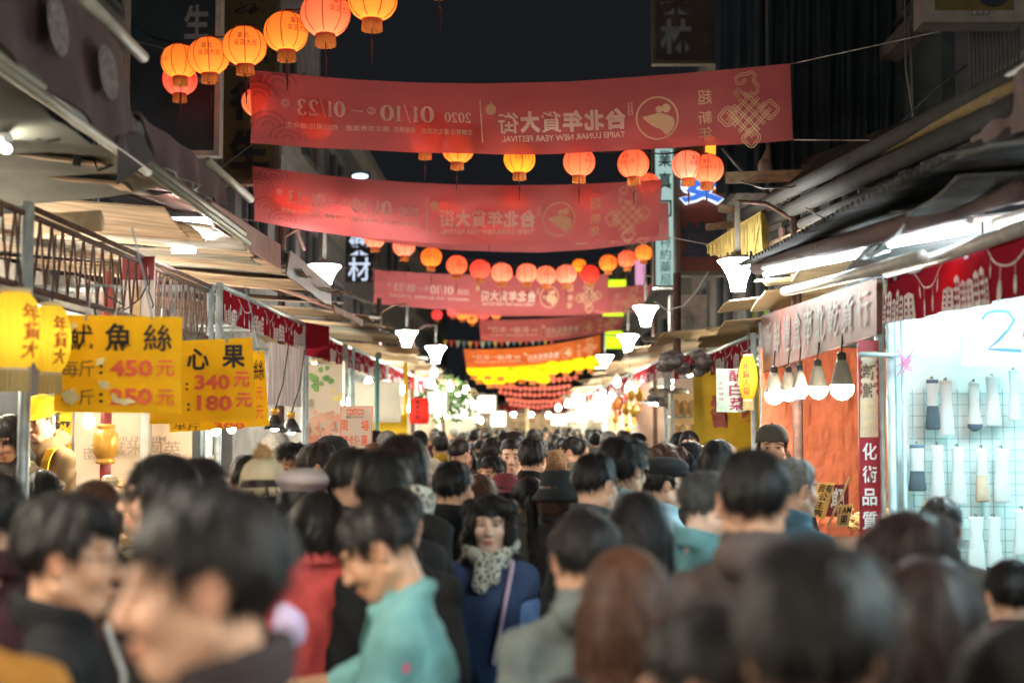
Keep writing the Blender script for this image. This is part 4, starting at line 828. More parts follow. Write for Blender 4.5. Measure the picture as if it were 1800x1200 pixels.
part(mb, 'crown', MT('leaf_green', (.07, .13, .045), .4, var=.4, scale=3), t)

# loose cables and rags on the left truss
rw = random.Random(31)
for i in range(9):
    y0 = rw.uniform(5.4, 9.6); y1 = y0 + rw.uniform(.3, .9); z0, z1 = rw.uniform(2.35, 2.8), rw.uniform(2.35, 2.8); sg = rw.uniform(.08, .3)
    solo(MB().tube([(Lf + .02 + rw.uniform(-.02, .06), y0 + (y1 - y0) * u, z0 + (z1 - z0) * u - sg * 4 * u * (1 - u)) for u in np.linspace(0, 1, 9)], .005, 5), 'cable', '%s loose cable drooping along the left truss, counted from the front' % ORD[i], 'cable', M('black_cord', (.015, .015, .015)) if i % 3 else M('pale_rope', (.5, .48, .44), .7), group='cables on the left truss')
CREAM_GLOW = ME('cream_glow_panel', (1, .92, .74), .75)
for i, (a, b, Y, lb) in enumerate([((752, 688), (786, 728), 29, 'added cream glow panel behind the red cylinder lantern'), ((792, 700), (828, 738), 34, 'added cream glow panel below the green tree'), ((838, 694), (872, 726), 40, 'added cream glow panel left of the tiny red lantern rows'),
        ((862, 722), (890, 750), 48, 'low added cream glow panel at the far left end'), ((1010, 706), (1034, 744), 38, 'added cream glow panel right of the tall pale pole'), ((1042, 694), (1062, 742), 31, 'narrow added cream glow panel beside the hanging ornaments'), ((968, 728), (996, 748), 52, 'low added cream glow panel at the far right end')]):
    board('light_box_sign', lb, 'sign', a, b, Y, M('dark_bronze', (.12, .10, .07)), CREAM_GLOW, th=.12, inset=.04)  # blank glowing panels added for the cream glow of the far end
# ================================================================ banners across the street
BANNER = MT('banner_red', (.62, .155, .16), .62, var=.05, scale=3, see=.10, seecol=(1, .5, .42)); INK = MT('banner_ink', (.95, .84, .72), .45, var=.05); GOLD = MT('banner_gold', (.88, .66, .42), .45, var=.05)
TONE = MT('banner_tone', (.66, .18, .18), .62, var=.05, see=.72)
B1T = [(437, 122), (530, 131), (620, 139), (735, 145), (850, 147), (1000, 144), (1120, 136), (1200, 130), (1300, 121), (1389, 112)]
B1B = [(443, 255), (530, 260), (620, 264), (735, 270), (870, 273), (1000, 268), (1120, 262), (1200, 258), (1300, 251), (1395, 245)]
def _ip(P, x): P = np.array(P); return np.interp(x, P[:, 0], P[:, 1])
def uv(x, y):                                   # photograph pixel on the front banner -> banner fraction
    a = _ip(B1T, x); b = _ip(B1B, x); return ((x - 440) / 951.0, (y - a) / (b - a))
def z3(x, y): return (850 + x / 3.158, 80 + y / 3.158)
def serif(mb, ch, x0, x1, y0, y1, fn):
    """high-contrast serif digit, already mirrored, in banner pixels"""
    W_, H_ = x1 - x0, y1 - y0; mp = lambda P: np.array([(x1 - p[0] * W_, y1 - p[1] * H_) for p in P])
    th, tn = .33 * W_ if ch not in '1' else .38 * W_, .10 * W_
    f = lambda P: fn(P)
    if ch == '0':
        a = np.linspace(0, 2 * math.pi, 29)[:-1]; stroke2(mb, mp([(.5 + .37 * math.cos(t), .5 + .46 * math.sin(t)) for t in a]), tn + (th - tn) * np.abs(np.cos(a)) ** 1.3, f, True)
    elif ch == '1':
        stroke2(mb, mp([(.52, .04), (.52, .97)]), th * 1.0, f); stroke2(mb, mp([(.2, .03), (.84, .03)]), .05 * H_, f); poly2(mb, mp([(.52, .98), (.2, .84), (.2, .80), (.52, .86)]), f)
    elif ch == '2':
        P = [(.14, .72), (.22, .88), (.45, .96), (.72, .88), (.80, .70), (.66, .46), (.36, .22), (.12, .06)]; stroke2(mb, mp(P), np.array([.9, .6, .35, .7, 1, .8, .4, .3]) * th, f)
        stroke2(mb, mp([(.1, .07), (.5, .07), (.88, .07)]), .12 * H_, f); stroke2(mb, mp([(.86, .06), (.9, .25)]), tn, f)
    elif ch == '3':
        P = [(.16, .80), (.3, .93), (.52, .96), (.74, .86), (.74, .66), (.56, .54), (.40, .52)]; stroke2(mb, mp(P), np.array([.8, .4, .3, .9, 1, .5, .3]) * th, f)
        P = [(.40, .52), (.64, .47), (.82, .30), (.72, .10), (.46, .03), (.22, .09), (.14, .22)]; stroke2(mb, mp(P), np.array([.3, .5, 1, .9, .3, .4, .8]) * th, f)
    elif ch == '/': stroke2(mb, mp([(.1, -.05), (.9, 1.05)]), .1 * W_ + .6, f)
def circ(cx, cy, r, n=20, ry=None): return [(cx + r * math.cos(a), cy + (ry or r) * math.sin(a)) for a in np.linspace(0, 2 * math.pi, n + 1)[:-1]]
def banner_art(S, lod=0):
    """prints of the banner as three meshes in the banner's own fractions, mapped by S(u, v)"""
    def fn(P):
        P = np.asarray(P); a = np.interp(P[:, 0], *np.array(B1T).T); b = np.interp(P[:, 0], *np.array(B1B).T)
        return S(np.stack([(P[:, 0] - 440) / 951.0, (P[:, 1] - a) / (b - a)], 1))
    ink, gold, tone, title, side, knot, fruit = [MB() for _ in range(7)]
    def word(ch, x0, x1, v0, v1, bold=.02, mb=ink):     # mirrored text in columns x0..x1, banner fraction v0..v1
        V, F = glyphs(ch, bold); a, b = V.min(0), V.max(0); s = (V - a) / (b - a); X = x1 - (x1 - x0) * s[:, 0]
        u = (X - 440) / 951.0; mb.add(S(np.stack([u, v1 + (v0 - v1) * s[:, 1]], 1)), F)
    def vfn(v0, v1):                                    # pixel rows replaced by banner fractions
        return lambda P: S(np.stack([(np.asarray(P)[:, 0] - 440) / 951.0, np.asarray(P)[:, 1]], 1))
    def digits(s, x0, x1, v0, v1):
        n = sum(.62 if c == '1' else .55 if c == '/' else 1 for c in s); x = x1
        for c in s:
            wd = (x1 - x0) / n * (.62 if c == '1' else .55 if c == '/' else 1)
            h = 130.0; serif(ink, c, x - wd * .94, x - wd * .06, v0 * h, v1 * h, lambda P: S(np.stack([(np.asarray(P)[:, 0] - 440) / 951.0, np.asarray(P)[:, 1] / h], 1))); x -= wd
    out = []
    def fresh(nm):
        nonlocal ink
        ink = MB(); out.append((ink, nm, INK))
    fresh('end_date'); digits('01/23', 520, 608, .33, .56); fresh('start_date'); digits('01/10', 668, 764, .34, .58); fresh('year_lettering'); digits('2020', 781, 829, .42, .565)
    sf = lambda P: S(np.stack([(np.asarray(P)[:, 0] - 440) / 951.0, np.asarray(P)[:, 1] / 130.0], 1))
    fresh('dash_print'); stroke2(ink, [(617, 58), (638, 59)], 2.2, sf)
    for cx, cv, ch in ((502, 52, '四'), (653, 57, '五')):
        fresh('weekday_print'); stroke2(ink, circ(cx, cv, 6.6), 1.6, sf, True); word(ch, cx - 4.5, cx + 4.5, (cv - 4.2) / 130, (cv + 4.2) / 130, .0, ink)
    fresh('divider_print')
    stroke2(ink, [(845, 32), (846, 110)], 2.2, sf)
    poly2(fruit, circ(863, 49, 9.5, 18, 10), sf); stroke2(fruit, [(863, 40), (866, 35)], 2.0, sf)
    [word(c_, 1098 - 37.4 * (i_ + 1) + 2, 1098 - 37.4 * i_, .42 + .01 * (i_ % 2), .72, .018 if c_ in '街貨' else .052, title) for i_, c_ in enumerate('台北年貨大街')]
    word('TAIPEI LUNAR NEW YEAR FESTIVAL', 880, 1096, .75, .83, .012, title)
    fresh('organiser_lettering'); word('主辦單位:臺北市政府　承辦單位:', 690, 829, .655, .74, .008, ink); word('臺北市商業處　執行單位:迪化街', 500, 684, .66, .74, .008, ink)
    fresh('label_print'); stroke2(ink, [(1104, 46), (1104, 69), (1110.5, 69), (1110.5, 46)], 1.1, sf, True)
    for i, c in enumerate('二〇二'): word(c, 1105, 1110, (48 + i * 7) / 130, (53.5 + i * 7) / 130, .0, ink)
    for c, v0, v1 in (('超', .25, .45), ('新', .53, .70), ('年', .735, .92)): word(c, 1226, 1251, v0, v1, .012, side)
    cx, cy, r = 1154, 76.5, 36.5
    stroke2(gold, circ(cx, cy, r, 40), 3.2, sf, True)
    poly2(gold, [(cx + r * .92 * x, cy + r * .92 * y) for x, y in ((-.78, -.10), (-.4, -.17), (.02, -.27), (.3, -.25), (.6, -.15), (.85, .0), (.93, .25), (.8, .6), (.55, .83), (.42, .88), (.3, .7), (.1, .54), (-.2, .42), (-.5, .2), (-.7, .02))][::-1], sf)
    poly2(gold, circ(cx + .10 * r, cy - .42 * r, .17 * r, 14), sf); poly2(gold, circ(cx + .44 * r, cy - .46 * r, .21 * r, 16), sf)
    # endless knot drawn with doubled cord
    def kp(P): return [(850 + x / 3.158, (80 + y / 3.158) - 121) for x, y in P]
    def cord(P, closed=False):
        Q = np.array(kp(P)); T = np.gradient(Q, axis=0) if not closed else np.roll(Q, -1, 0) - np.roll(Q, 1, 0); T /= np.linalg.norm(T, axis=1)[:, None] + 1e-9; N = np.stack([-T[:, 1], T[:, 0]], 1) * 2.1
        stroke2(knot, Q + N, 1.8, sf, closed); stroke2(knot, Q - N, 1.8, sf, closed)
    for k in range(4):
        d = -48 + 32 * k
        cord([(1470 + d - 72, 385 - d * .0 + 72 * 1 + d * .0 - 0 + (d)), (1470 + d + 0, 385 + d), (1470 + d + 72, 385 - 72 + d)][0:3]); cord([(1470 + d - 72, 385 - 72 - d), (1470 + d, 385 - d), (1470 + d + 72, 385 + 72 - d)])
    for lx_, ly, R in ((1352, 388, 42), (1585, 368, 42), (1482, 510, 42)): cord([(lx_ + R * math.cos(a) * (1 + .12 * math.cos(4 * a)), ly + R * math.sin(a) * (1 + .12 * math.cos(4 * a))) for a in np.linspace(0, 6.283, 25)[:-1]], True)
    cord([(1412, 290), (1395, 262), (1408, 245), (1430, 262), (1455, 285), (1490, 288), (1520, 265), (1522, 230), (1500, 205), (1510, 175), (1490, 155), (1465, 165), (1430, 165), (1402, 180), (1410, 215), (1440, 212), (1458, 190)])
    for k in range(3):                                   # tone-on-tone waves at the left end
        for cx_, cy_ in ((470, 95), (455, 45), (505, 118), (490, 20)):
            stroke2(tone, [(cx_ + (10 + 11 * k) * math.cos(a), min(127, max(3, cy_ + (8 + 9 * k) * math.sin(a)))) for a in np.linspace(math.pi, 2 * math.pi, 14)], 5, sf)
    return out + [(title, 'title_lettering', INK), (gold, 'mouse_emblem', GOLD), (side, 'side_lettering', GOLD), (knot, 'knot_print', GOLD), (fruit, 'fruit_print', GOLD), (tone, 'wave_print', TONE)]
def banner(label, tops, bots, Y, amp=.03, seed=0, art=True, m=BANNER, YR=None, ends=None):
    T, Bm = np.array(tops, float), np.array(bots, float); YR = YR or Y; r = random.Random(seed); ph = [r.uniform(0, 6) for _ in range(4)]
    x0, x1, X0, X1 = T[0, 0], T[-1, 0], Bm[0, 0], Bm[-1, 0]
    def S(P):
        out = np.zeros((len(P), 3))
        for i, (u, v) in enumerate(P):
            a = (x0 + (x1 - x0) * u); b = X0 + (X1 - X0) * u
            pa = (a, np.interp(a, T[:, 0], T[:, 1])); pb = (b, np.interp(b, Bm[:, 0], Bm[:, 1])); yy = Y + (YR - Y) * u
            A = at(*pa, yy); B = at(*pb, yy); q = A * (1 - v) + B * v
            q[1] += amp * (.5 + v) * (math.sin(5 * u + 3 * v + ph[0]) + .45 * math.sin(17 * u - 7 * v + ph[1]) * (v + .2) + .3 * math.sin(31 * u + 6 * v + ph[2]) * v)
            out[i] = q
        return out
    t = thing('festival_banner', label, 'banner', S([(.5, 1.)])[0], 'red festival banners across the street')
    nu, nv = 72, 10; G = S([(i / (nu - 1), j / (nv - 1)) for i in range(nu) for j in range(nv)]).reshape(nu, nv, 3)
    part(MB().grid(G), 'cloth', m, t, True)
    if art:
        off = np.array([0, -.006, 0])
        for mb, nm, mt in banner_art(lambda P: S(P) + off):
            o_ = part(mb, nm, mt, t)
            if nm in ('organiser_lettering', 'title_lettering'): o_['kind'] = 'stuff'
    for e in ends or (): part(MB().tube([np.asarray(p) for p in e], .004, 4), 'rope', M('pale_rope', (.5, .48, .44), .7), t)
    return t
def rel(a, tl, tr, bl, br, sagT, sagB):
    xs = np.linspace(0, 1, 9); f = 4 * xs * (1 - xs)
    T = [(tl[0] + (tr[0] - tl[0]) * u, tl[1] + (tr[1] - tl[1]) * u + sagT * q) for u, q in zip(xs, f)]; B = [(bl[0] + (br[0] - bl[0]) * u, bl[1] + (br[1] - bl[1]) * u + sagB * q) for u, q in zip(xs, f)]
    return T, B
banner('front and largest red festival banner with reversed gold lettering', B1T, B1B, 11, .03, 1,
       ends=[(at(1389, 113, 11), at(1540, 80, 9.6), at(1700, 45, 8.6)), (at(1395, 246, 11), at(1550, 247, 9.5), at(1705, 243, 8.2)), (at(442, 255, 11), at(385, 298, 11.6)), (at(438, 123, 11), at(330, 95, 12.4), at(232, 72, 12.9))])
T, Bm = rel(0, (443, 292), (1164, 316), (447, 388), (1158, 413), 20, 30); banner('second red festival banner hanging just below the front one', T, Bm, 14.8, .035, 2, ends=[(at(447, 388, 14.8), at(380, 380, 15)), (at(1158, 413, 14.8), at(1245, 430, 13))])
T, Bm = rel(0, (560, 330), (1175, 356), (560, 405), (1177, 420), 14, 30); banner('darker banner almost hidden behind the second one', T, Bm, 17.2, .03, 3)
T, Bm = rel(0, (658, 474), (1070, 482), (657, 534), (1066, 545), 6, 8); banner('third red banner above the string of small red lanterns', T, Bm, 25.4, .04, 4, ends=[(at(658, 474, 25.4), at(590, 470, 25)), (at(657, 534, 25.4), at(588, 512, 25))])
T, Bm = rel(0, (800, 508), (1146, 500), (800, 552), (1128, 548), 4, 5); banner('fourth red banner showing at the right of the third', T, Bm, 29, .04, 5)
T, Bm = rel(0, (843, 562), (1098, 544), (845, 598), (1092, 578), 6, 10); banner('fifth narrow red banner under the third', T, Bm, 35, .05, 6)
OBAN = MT('lantern_tinted_banner', (.72, .17, .045), .5, see=.08, seecol=(1, .5, .3))  # banner red shifted to orange: the yellow lanterns' light put into the colour
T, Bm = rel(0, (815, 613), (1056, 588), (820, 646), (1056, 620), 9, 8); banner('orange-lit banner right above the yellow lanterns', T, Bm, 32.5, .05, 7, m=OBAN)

# ================================================================ lanterns
def paper(name, trans=.62, emit=0., ridge=True):
    m, nt, out = _new(name); oi = nt.nodes.new('ShaderNodeObjectInfo'); d = nt.nodes.new('ShaderNodeBsdfDiffuse'); t = nt.nodes.new('ShaderNodeBsdfTranslucent'); x = nt.nodes.new('ShaderNodeMixShader'); x.inputs[0].default_value = trans
    nt.links.new(oi.outputs['Color'], d.inputs[0]); nt.links.new(oi.outputs['Color'], t.inputs[0]); nt.links.new(d.outputs[0], x.inputs[1]); nt.links.new(t.outputs[0], x.inputs[2]); last = x.outputs[0]
    if emit:
        e = nt.nodes.new('ShaderNodeEmission'); nt.links.new(oi.outputs['Color'], e.inputs[0]); e.inputs[1].default_value = emit; a = nt.nodes.new('ShaderNodeAddShader')
        nt.links.new(last, a.inputs[0]); nt.links.new(e.outputs[0], a.inputs[1]); last = a.outputs[0]
    nt.links.new(last, out.inputs[0]); m.cycles.emission_sampling = 'NONE' if emit else 'AUTO'; return m
PAPER = paper('lantern_paper'); PAPER_FAR = paper('lantern_paper_far', .5, .24)
L_INK = M('lantern_ink', (.16, .015, .012), .7); L_SEAM = M('lantern_seam', (.36, .05, .015), .7); L_RIM = M('lantern_rim', (.50, .09, .05), .6); L_TAS = MT('lantern_fringe', (.55, .24, .08), .4, var=.2, scale=40); L_TAIL = M('dark_red_tail', (.09, .015, .018), .8)
L_BULB = ME('lantern_bulb', (1, .70, .40), 18)
def lantern_proto(far=False):
    t = thing('paper_lantern', 'x', 'lantern'); N = 20 if not far else 10
    prof = []
    for i in range(N * 2 + 1 if not far else N + 1):
        a = math.pi * (.11 + .78 * i / (N * 2 if not far else N)); r = .5 * math.sin(a) ** .82 * (1 - (.016 if i % 2 and not far else 0)); prof.append((r, .44 * math.cos(a)))
    part(MB().lathe(prof, n=28 if not far else 14), 'paper_shade', PAPER if not far else PAPER_FAR, t, True)
    zt = prof[0][1]; rt = prof[0][0]
    part(MB().lathe([(rt * .98, zt - .005), (rt * 1.02, zt + .03), (rt * .7, zt + .045), (rt * .7, zt), (0, zt)], n=14), 'top_rim', L_RIM, t); part(MB().lathe([(rt * .98, -zt + .005), (rt * 1.02, -zt - .05), (rt * .75, -zt - .05), (rt * .7, -zt)], n=14), 'bottom_rim', L_RIM, t)
    part(MB().lathe([(rt * .92, -zt - .03), (rt * .96, -zt - .12), (rt * .98, -zt - .235)], n=24, ribs=12, ramp=.06), 'fringe', L_TAS, t)
    if not far:
        part(MB().tube([(0, 0, -zt - .1), (0, 0, -zt - .42), (.005, 0, -zt - .46), (0, 0, -zt - .9)], [.012, .008, .03, .012], 6), 'tassel', L_TAIL, t)
        mb = MB()
        for k in range(8):
            a = k * math.pi / 4 + .2; P = [(p[0] * 1.006 * math.cos(a), p[0] * 1.006 * math.sin(a), p[1]) for p in prof[2:-2:3]]; mb.tube(P, .012, 4)
        part(mb, 'seam', L_SEAM, t); mb = MB()
        def sp(P, a0): return np.array([(.507 * math.cos(p[1]) ** .82 * math.cos(a0 + p[0]), .507 * math.cos(p[1]) ** .82 * math.sin(a0 + p[0]), .445 * math.sin(p[1])) for p in P])
        for a0 in (-math.pi / 2 + .15, math.pi / 2 + .15):
            for i, c in enumerate('臺北'): put_text(mb, c, -.30 + .3 * i, .22, -.04 + .3 * i, .55, lambda P: sp(P, a0), .0)
            for i, c in enumerate('年貨大街'): put_text(mb, c, -.44 + .27 * i, -.2, -.2 + .27 * i, .14, lambda P: sp(P, a0), .0)
        part(mb, 'lettering', L_INK, t)
        part(MB().ball((0, .0, -.19), .085, 8, 6), 'bulb', L_BULB, t, True)
    return t
LP, LPF = lantern_proto(), lantern_proto(True); lant_first = {False: True, True: True}
LC = {'o': (1, .33, .07, 1), 'c': (1, .25, .15, 1), 'p': (1, .15, .13, 1), 'y': (1, .44, .05, 1), 'd': (.75, .07, .06, 1), 't': (.62, .17, .12, 1), 'k': (1, .36, .30, 1)}
def lantern(px, py, dia, label, col='o', D=.32, group=None, far=False, rz=0., Y=None):
    Y = Y or D * FPX / dia; c = at(px, py, Y); pr = LPF if far else LP
    o = pr if lant_first[far] else copy_tree(pr); lant_first[far] = False
    o.location = c; o.scale = (D, D, D); o.rotation_euler = (random.uniform(-.05, .05), random.uniform(-.06, .06), rz); tag(o, label, 'lantern', group)
    for ch in o.children:
        if ch.name.startswith('paper_shade'): ch.color = LC[col]
    return c
def string_wire(P, label, off=.16, r=.006):
    P = [p + np.array([0, 0, off]) for p in P]; Q = [P[0] * 1]
    for a, b in zip(P[:-1], P[1:]): Q += [a * (1 - u) + b * u + np.array([0, 0, -.05 * 4 * u * (1 - u)]) for u in (.25, .5, .75, 1)]
    return solo(MB().tube(Q, r, 5), 'lantern_wire', label, 'wire', M('black_cord', (.015, .015, .015)))
def string(items, where, D=.32, far=False, wire=True, ends=None, Y=None):
    P = []; n = len(items); seen = {}
    names = {'o': 'orange', 'c': 'coral', 'p': 'pinkish red', 'y': 'amber', 'd': 'deep red', 'k': 'pale coral'}
    for i, (px, py, dia, col) in enumerate(items):
        P.append(lantern(px, py, dia, '%s lantern, %s from left of the string %s' % (names[col], ORD[i], where), col, D, 'lanterns of the string ' + where, far, random.choice([.0, .3, -.3, .6]) if i % 3 else random.uniform(0, 6), Y=Y))
    if wire:
        Q = sorted(P, key=lambda p: p[0]); e = ends or ()
        string_wire(([e[0]] if e else []) + Q + ([e[1]] if e else []), 'dark wire carrying the lantern string ' + where, D * .52)
    return P
string([(316, 108, 67, 'o'), (367, 99, 74, 'o'), (430, 82, 78, 'o'), (503, 57, 80, 'o'), (572, 26, 89, 'c'), (655, -2, 90, 'o'), (770, -62, 92, 'o')], 'above the front banner', .31, ends=(at(232, 72, 12.4), at(900, -110, 8)))
lantern(316, 140, 62, 'deep red lantern hanging lowest behind the amber ones at upper left', 'p', .31, rz=1.0)
string([(453, 180, 54, 'c'), (556, 222, 54, 'c'), (748, 244, 50, 'c'), (805, 262, 52, 'o'), (913, 280, 57, 'y'), (1018, 285, 58, 'c'), (1113, 288, 57, 'c'), (1209, 290, 56, 'k'), (1244, 297, 48, 'c')], 'partly behind the front banner', .255, Y=11.2)
string([(659, 418, 39, 'k'), (710, 433, 40, 'k'), (758, 452, 38, 'o'), (803, 466, 38, 'c'), (844, 473, 37, 'p'), (882, 479, 38, 'k'), (926, 480, 38, 'k'), (960, 484, 37, 'k'), (995, 482, 37, 'k'), (1037, 481, 34, 'd'), (1069, 462, 32, 'o'), (1102, 455, 33, 'c'), (1131, 444, 31, 'o')], 'below the second banner', .30)
lantern(1018, 467, 26, 'small amber lantern peeping over the string below the second banner', 'y', .28, rz=.4, Y=27)
string([(500, 345, 34, 'c'), (532, 360, 34, 'c'), (600, 378, 34, 'c'), (905, 352, 34, 'c'), (790, 368, 34, 'c'), (860, 390, 34, 'c'), (1030, 350, 36, 'c'), (1140, 322, 40, 'c')], 'glowing through the second banner', .235, wire=False, Y=15.0)
string([(768, 553, 20, 'd'), (796, 548, 20, 'p'), (812, 553, 20, 'o'), (829, 548, 21, 'o'), (830, 560, 19, 'o'), (850, 552, 21, 'p'), (872, 551, 20, 'o')], 'under the third banner', .30, far=True)
# yellow lantern cluster
r = random.Random(14); k = 0
for row, (y0, n, x0, x1) in enumerate(((648, 10, 834, 1040), (660, 7, 842, 955))):
    for i in range(n):
        x = x0 + (x1 - x0) * i / (n - 1); o = lantern(x, y0 + (12 - 26 * (x - 820) / 230 if x > 960 else r.uniform(-3, 5)) * (.6 if row == 0 else .3) + r.uniform(-4, 4), 22, 'bright yellow lantern, %s from left in the %s row under the orange-lit banner' % (ORD[i], ('upper', 'lower')[row]), 'y', .37, 'yellow lanterns massed under the orange-lit banner', True, Y=33 + r.uniform(-.6, .6))
        COL.objects[-1]
YC = (.85, .55, .01, 1)
for o in COL.objects:
    if o.get('group') == 'yellow lanterns massed under the orange-lit banner':
        for ch in o.children:
            if ch.name.startswith('paper_shade'): ch.color = YC
for row, (y0, n, x0, x1, Y) in enumerate(((683, 16, 872, 1000, 44), (694, 15, 880, 1000, 47), (706, 14, 893, 992, 50), (715, 12, 898, 985, 54), (668, 12, 905, 1012, 42))):
    for i in range(n):
        x = x0 + (x1 - x0) * i / (n - 1); u = (i / (n - 1) - .5) * 2
        lantern(x, y0 - 5 * u * u + r.uniform(-1, 1), 9, 'tiny red lantern, %s from left in the %s of five rows over the far end' % (ORD[i], ('second', 'third', 'fourth', 'lowest', 'highest')[row]), 't', .14, 'tiny red lanterns in rows over the far end', True, Y=Y)
# pole and pennants at the far end
solo(MB().tube([(at(927, 720, 40)[0], 40, 0), at(927, 718, 40)], .05, 10), 'pole', 'tall pale yellow pole standing in the far crowd', 'pole', M('cream_pole', (.62, .5, .28), .6))
t = thing('pennant_string', 'string of small coloured pennants above the yellow lanterns', 'bunting', at(850, 600, 40))
pc = [M('pennant_a', (.8, .5, .1), .8), M('pennant_b', (.7, .1, .08), .8), M('pennant_c', (.6, .6, .55), .8), M('pennant_d', (.1, .25, .3), .8)]
for i in range(18):
    x = 778 + i * 11; y = 597 + 3 * math.sin(i / 3); mb = MB(); mb.add([at(x, y, 40), at(x + 9, y + .5, 40), at(x + 4.5, y + 13, 40), at(x, y, 40.01), at(x + 9, y + .5, 40.01), at(x + 4.5, y + 13, 40.01)], [(0, 1, 2), (5, 4, 3)]); part(mb, 'pennant', pc[i % 4], t)
part(MB().tube([at(770, 597, 40), at(880, 600, 40), at(985, 597, 40)], .01, 4), 'cord', M('black_cord', (.015, .015, .015)), t)
# ---------------------------------------------------------------- yellow ribbed lanterns
def ribbed(px, py, wpx, hpx, Y, label, txt, rz, bul=7, n=36):
    c = at(px, py, Y); s = Y / FPX; R, Hh = wpx * s / 2, hpx * s / 2; t = thing('ribbed_lantern', label, 'lantern', c)
    prof = [(R * math.sqrt(1 - .74 * z * z), z * Hh) for z in np.linspace(-1, 1, 17)]
    sh = part(MB().lathe(prof, c, n * 2, ribs=18, ramp=.045), 'paper_shade', PAPER, t, True); sh.color = (1, .78, .10, 1)
    for sg in (-1, 1): part(MB().lathe([(R * .50, sg * Hh), (R * .57, sg * (Hh + .004)), (R * .57, sg * (Hh + .016)), (R * .5, sg * (Hh + .016))], c, 20), 'rim', M('cream_rim', (.75, .64, .42), .7), t)
    part(MB().lathe([(R * .56, -Hh - .01), (R * .58, -Hh - .09)], c, 36, ribs=18, ramp=.05), 'fringe', MT('straw_fringe', (.62, .50, .25), .4), t)
    part(MB().tube([c + (0, 0, Hh), c + (.01, 0, Hh + .3)], .006, 5), 'cord', M('black_cord', (.015, .015, .015)), t)
    mb = MB()
    def sp(P): return np.array([(c[0] + R * math.sqrt(1 - .74 * p[1] ** 2) * 1.045 * math.sin(rz + p[0]), c[1] - R * math.sqrt(1 - .74 * p[1] ** 2) * 1.045 * math.cos(rz + p[0]), c[2] + p[1] * Hh) for p in P])
    for i, ch in enumerate(txt): put_text(mb, ch, -.42, .72 - (i + 1) * 1.5 / len(txt) , .42, .70 - i * 1.5 / len(txt), sp, .02)
    part(mb, 'lettering', M('red_brush', (.60, .03, .03), .7), t); part(MB().ball(c, R * .22, 10, 7), 'bulb', ME('yellow_lantern_bulb', (1, .85, .5), bul), t)
ribbed(26, 580, 92, 132, 5.3, 'nearer yellow ribbed lantern with red characters at the left edge', '年貨大', 1.05)
ribbed(90, 596, 66, 116, 5.9, 'farther yellow ribbed lantern half behind the first price sign', '年貨大', .85)
ribbed(1315, 664, 32, 76, 12.0, 'slim yellow lantern with red brush characters beside the orange stall', '年貨大街', -.35, 9)
# ================================================================ price signs
YSIGN = MT('yellow_sign_plastic', (.97, .64, .035), .4, var=.06, scale=6); BLK = M('black_print', (.012, .012, .014)); REDP = M('red_print', (.82, .13, .06), .6); WIRE = M('blue_grey_wire', (.22, .28, .34), .5)
def price_sign(label, TL, TR, BR, BL, Y, texts, hang, tape=()):
    Q = np.array([at(*TL, Y), at(*TR, Y), at(*BR, Y + .02), at(*BL, Y + .02)]); t = thing('price_sign', label, 'price sign', Q[3])
    part(MB().slab([Q[3], Q[2], Q[1], Q[0]], .006), 'panel', YSIGN, t)
    def fn(P):                                    # photograph pixels on the sign's plane
        return np.array([at(p[0], p[1], Y - .006) for p in P])
    for s_, x0, x1, y0, y1, b, m in texts:
        mb = MB(); put_text(mb, s_, x0, y1, x1, y0, fn, b); part(mb, 'lettering', m, t)
    for (hx, hy), (ex, ey) in hang: part(MB().tube([at(ex, ey, Y), at((hx + ex) / 2 + 2, (hy + ey) / 2, Y), at(hx, hy + 4, Y - .01)], .004, 5), 'hanging_wire', WIRE, t)
    for P in tape: mb = MB(); mb.add(np.array([at(x, y, Y - .009) for x, y in P]), [tuple(range(len(P)))]); part(mb, 'tape', M('clear_tape', (.85, .72, .42), .15, .3, spec=.8), t)
    return t
R_ = REDP
price_sign('front yellow price sign for shredded squid, 450 and 250', (104, 553), (320, 557), (317, 727), (93, 724), 6.1,
    [('魷', 116, 163, 570, 616, .012, BLK), ('魚', 184, 233, 568, 617, .02, BLK), ('絲', 252, 302, 570, 617, .012, BLK), ('每', 106, 138, 633, 662, .0, M('grey_print', (.10, .09, .07))), ('斤', 139, 166, 633, 662, .0, M('grey_print', (.10, .09, .07))), ('450', 193, 268, 632, 662, .035, R_), ('元', 275, 306, 633, 661, .01, R_),
     ('半', 108, 134, 684, 712, .0, M('grey_print', (.10, .09, .07))), ('斤', 139, 166, 684, 712, .0, M('grey_print', (.10, .09, .07))), ('250', 192, 267, 682, 712, .035, R_), ('元', 275, 306, 684, 712, .01, R_), (':', 174, 181, 640, 658, .03, BLK), (':', 174, 181, 690, 708, .03, BLK)],
    [((150, 560), (165, 497)), ((268, 558), (232, 400)), ((165, 497), (225, 508))], tape=[[(170, 630), (184, 628), (182, 640), (168, 642)], [(172, 668), (192, 672), (190, 684), (176, 680)], [(108, 690), (130, 682), (140, 700), (125, 712), (112, 704)], [(196, 690), (212, 702), (228, 700), (240, 706), (220, 712), (198, 706)], [(118, 570), (134, 566), (136, 576), (122, 580)]])
price_sign('second yellow price sign for pistachios, 340 and 180', (268, 601), (443, 593), (449, 738), (263, 746), 6.9,
    [('心', 328, 368, 612, 650, .03, BLK), ('果', 390, 431, 606, 646, .03, BLK), ('開', 272, 310, 612, 650, .012, BLK), ('340', 342, 404, 658, 685, .035, R_), ('元', 410, 439, 653, 680, .03, R_), ('180', 346, 408, 694, 722, .035, R_), ('元', 414, 443, 690, 716, .03, R_), (':', 326, 331, 672, 686, .03, BLK), (':', 329, 334, 708, 722, .03, BLK)],
    [((398, 598), (380, 560)), ((398, 598), (425, 540)), ((300, 602), (310, 500))])
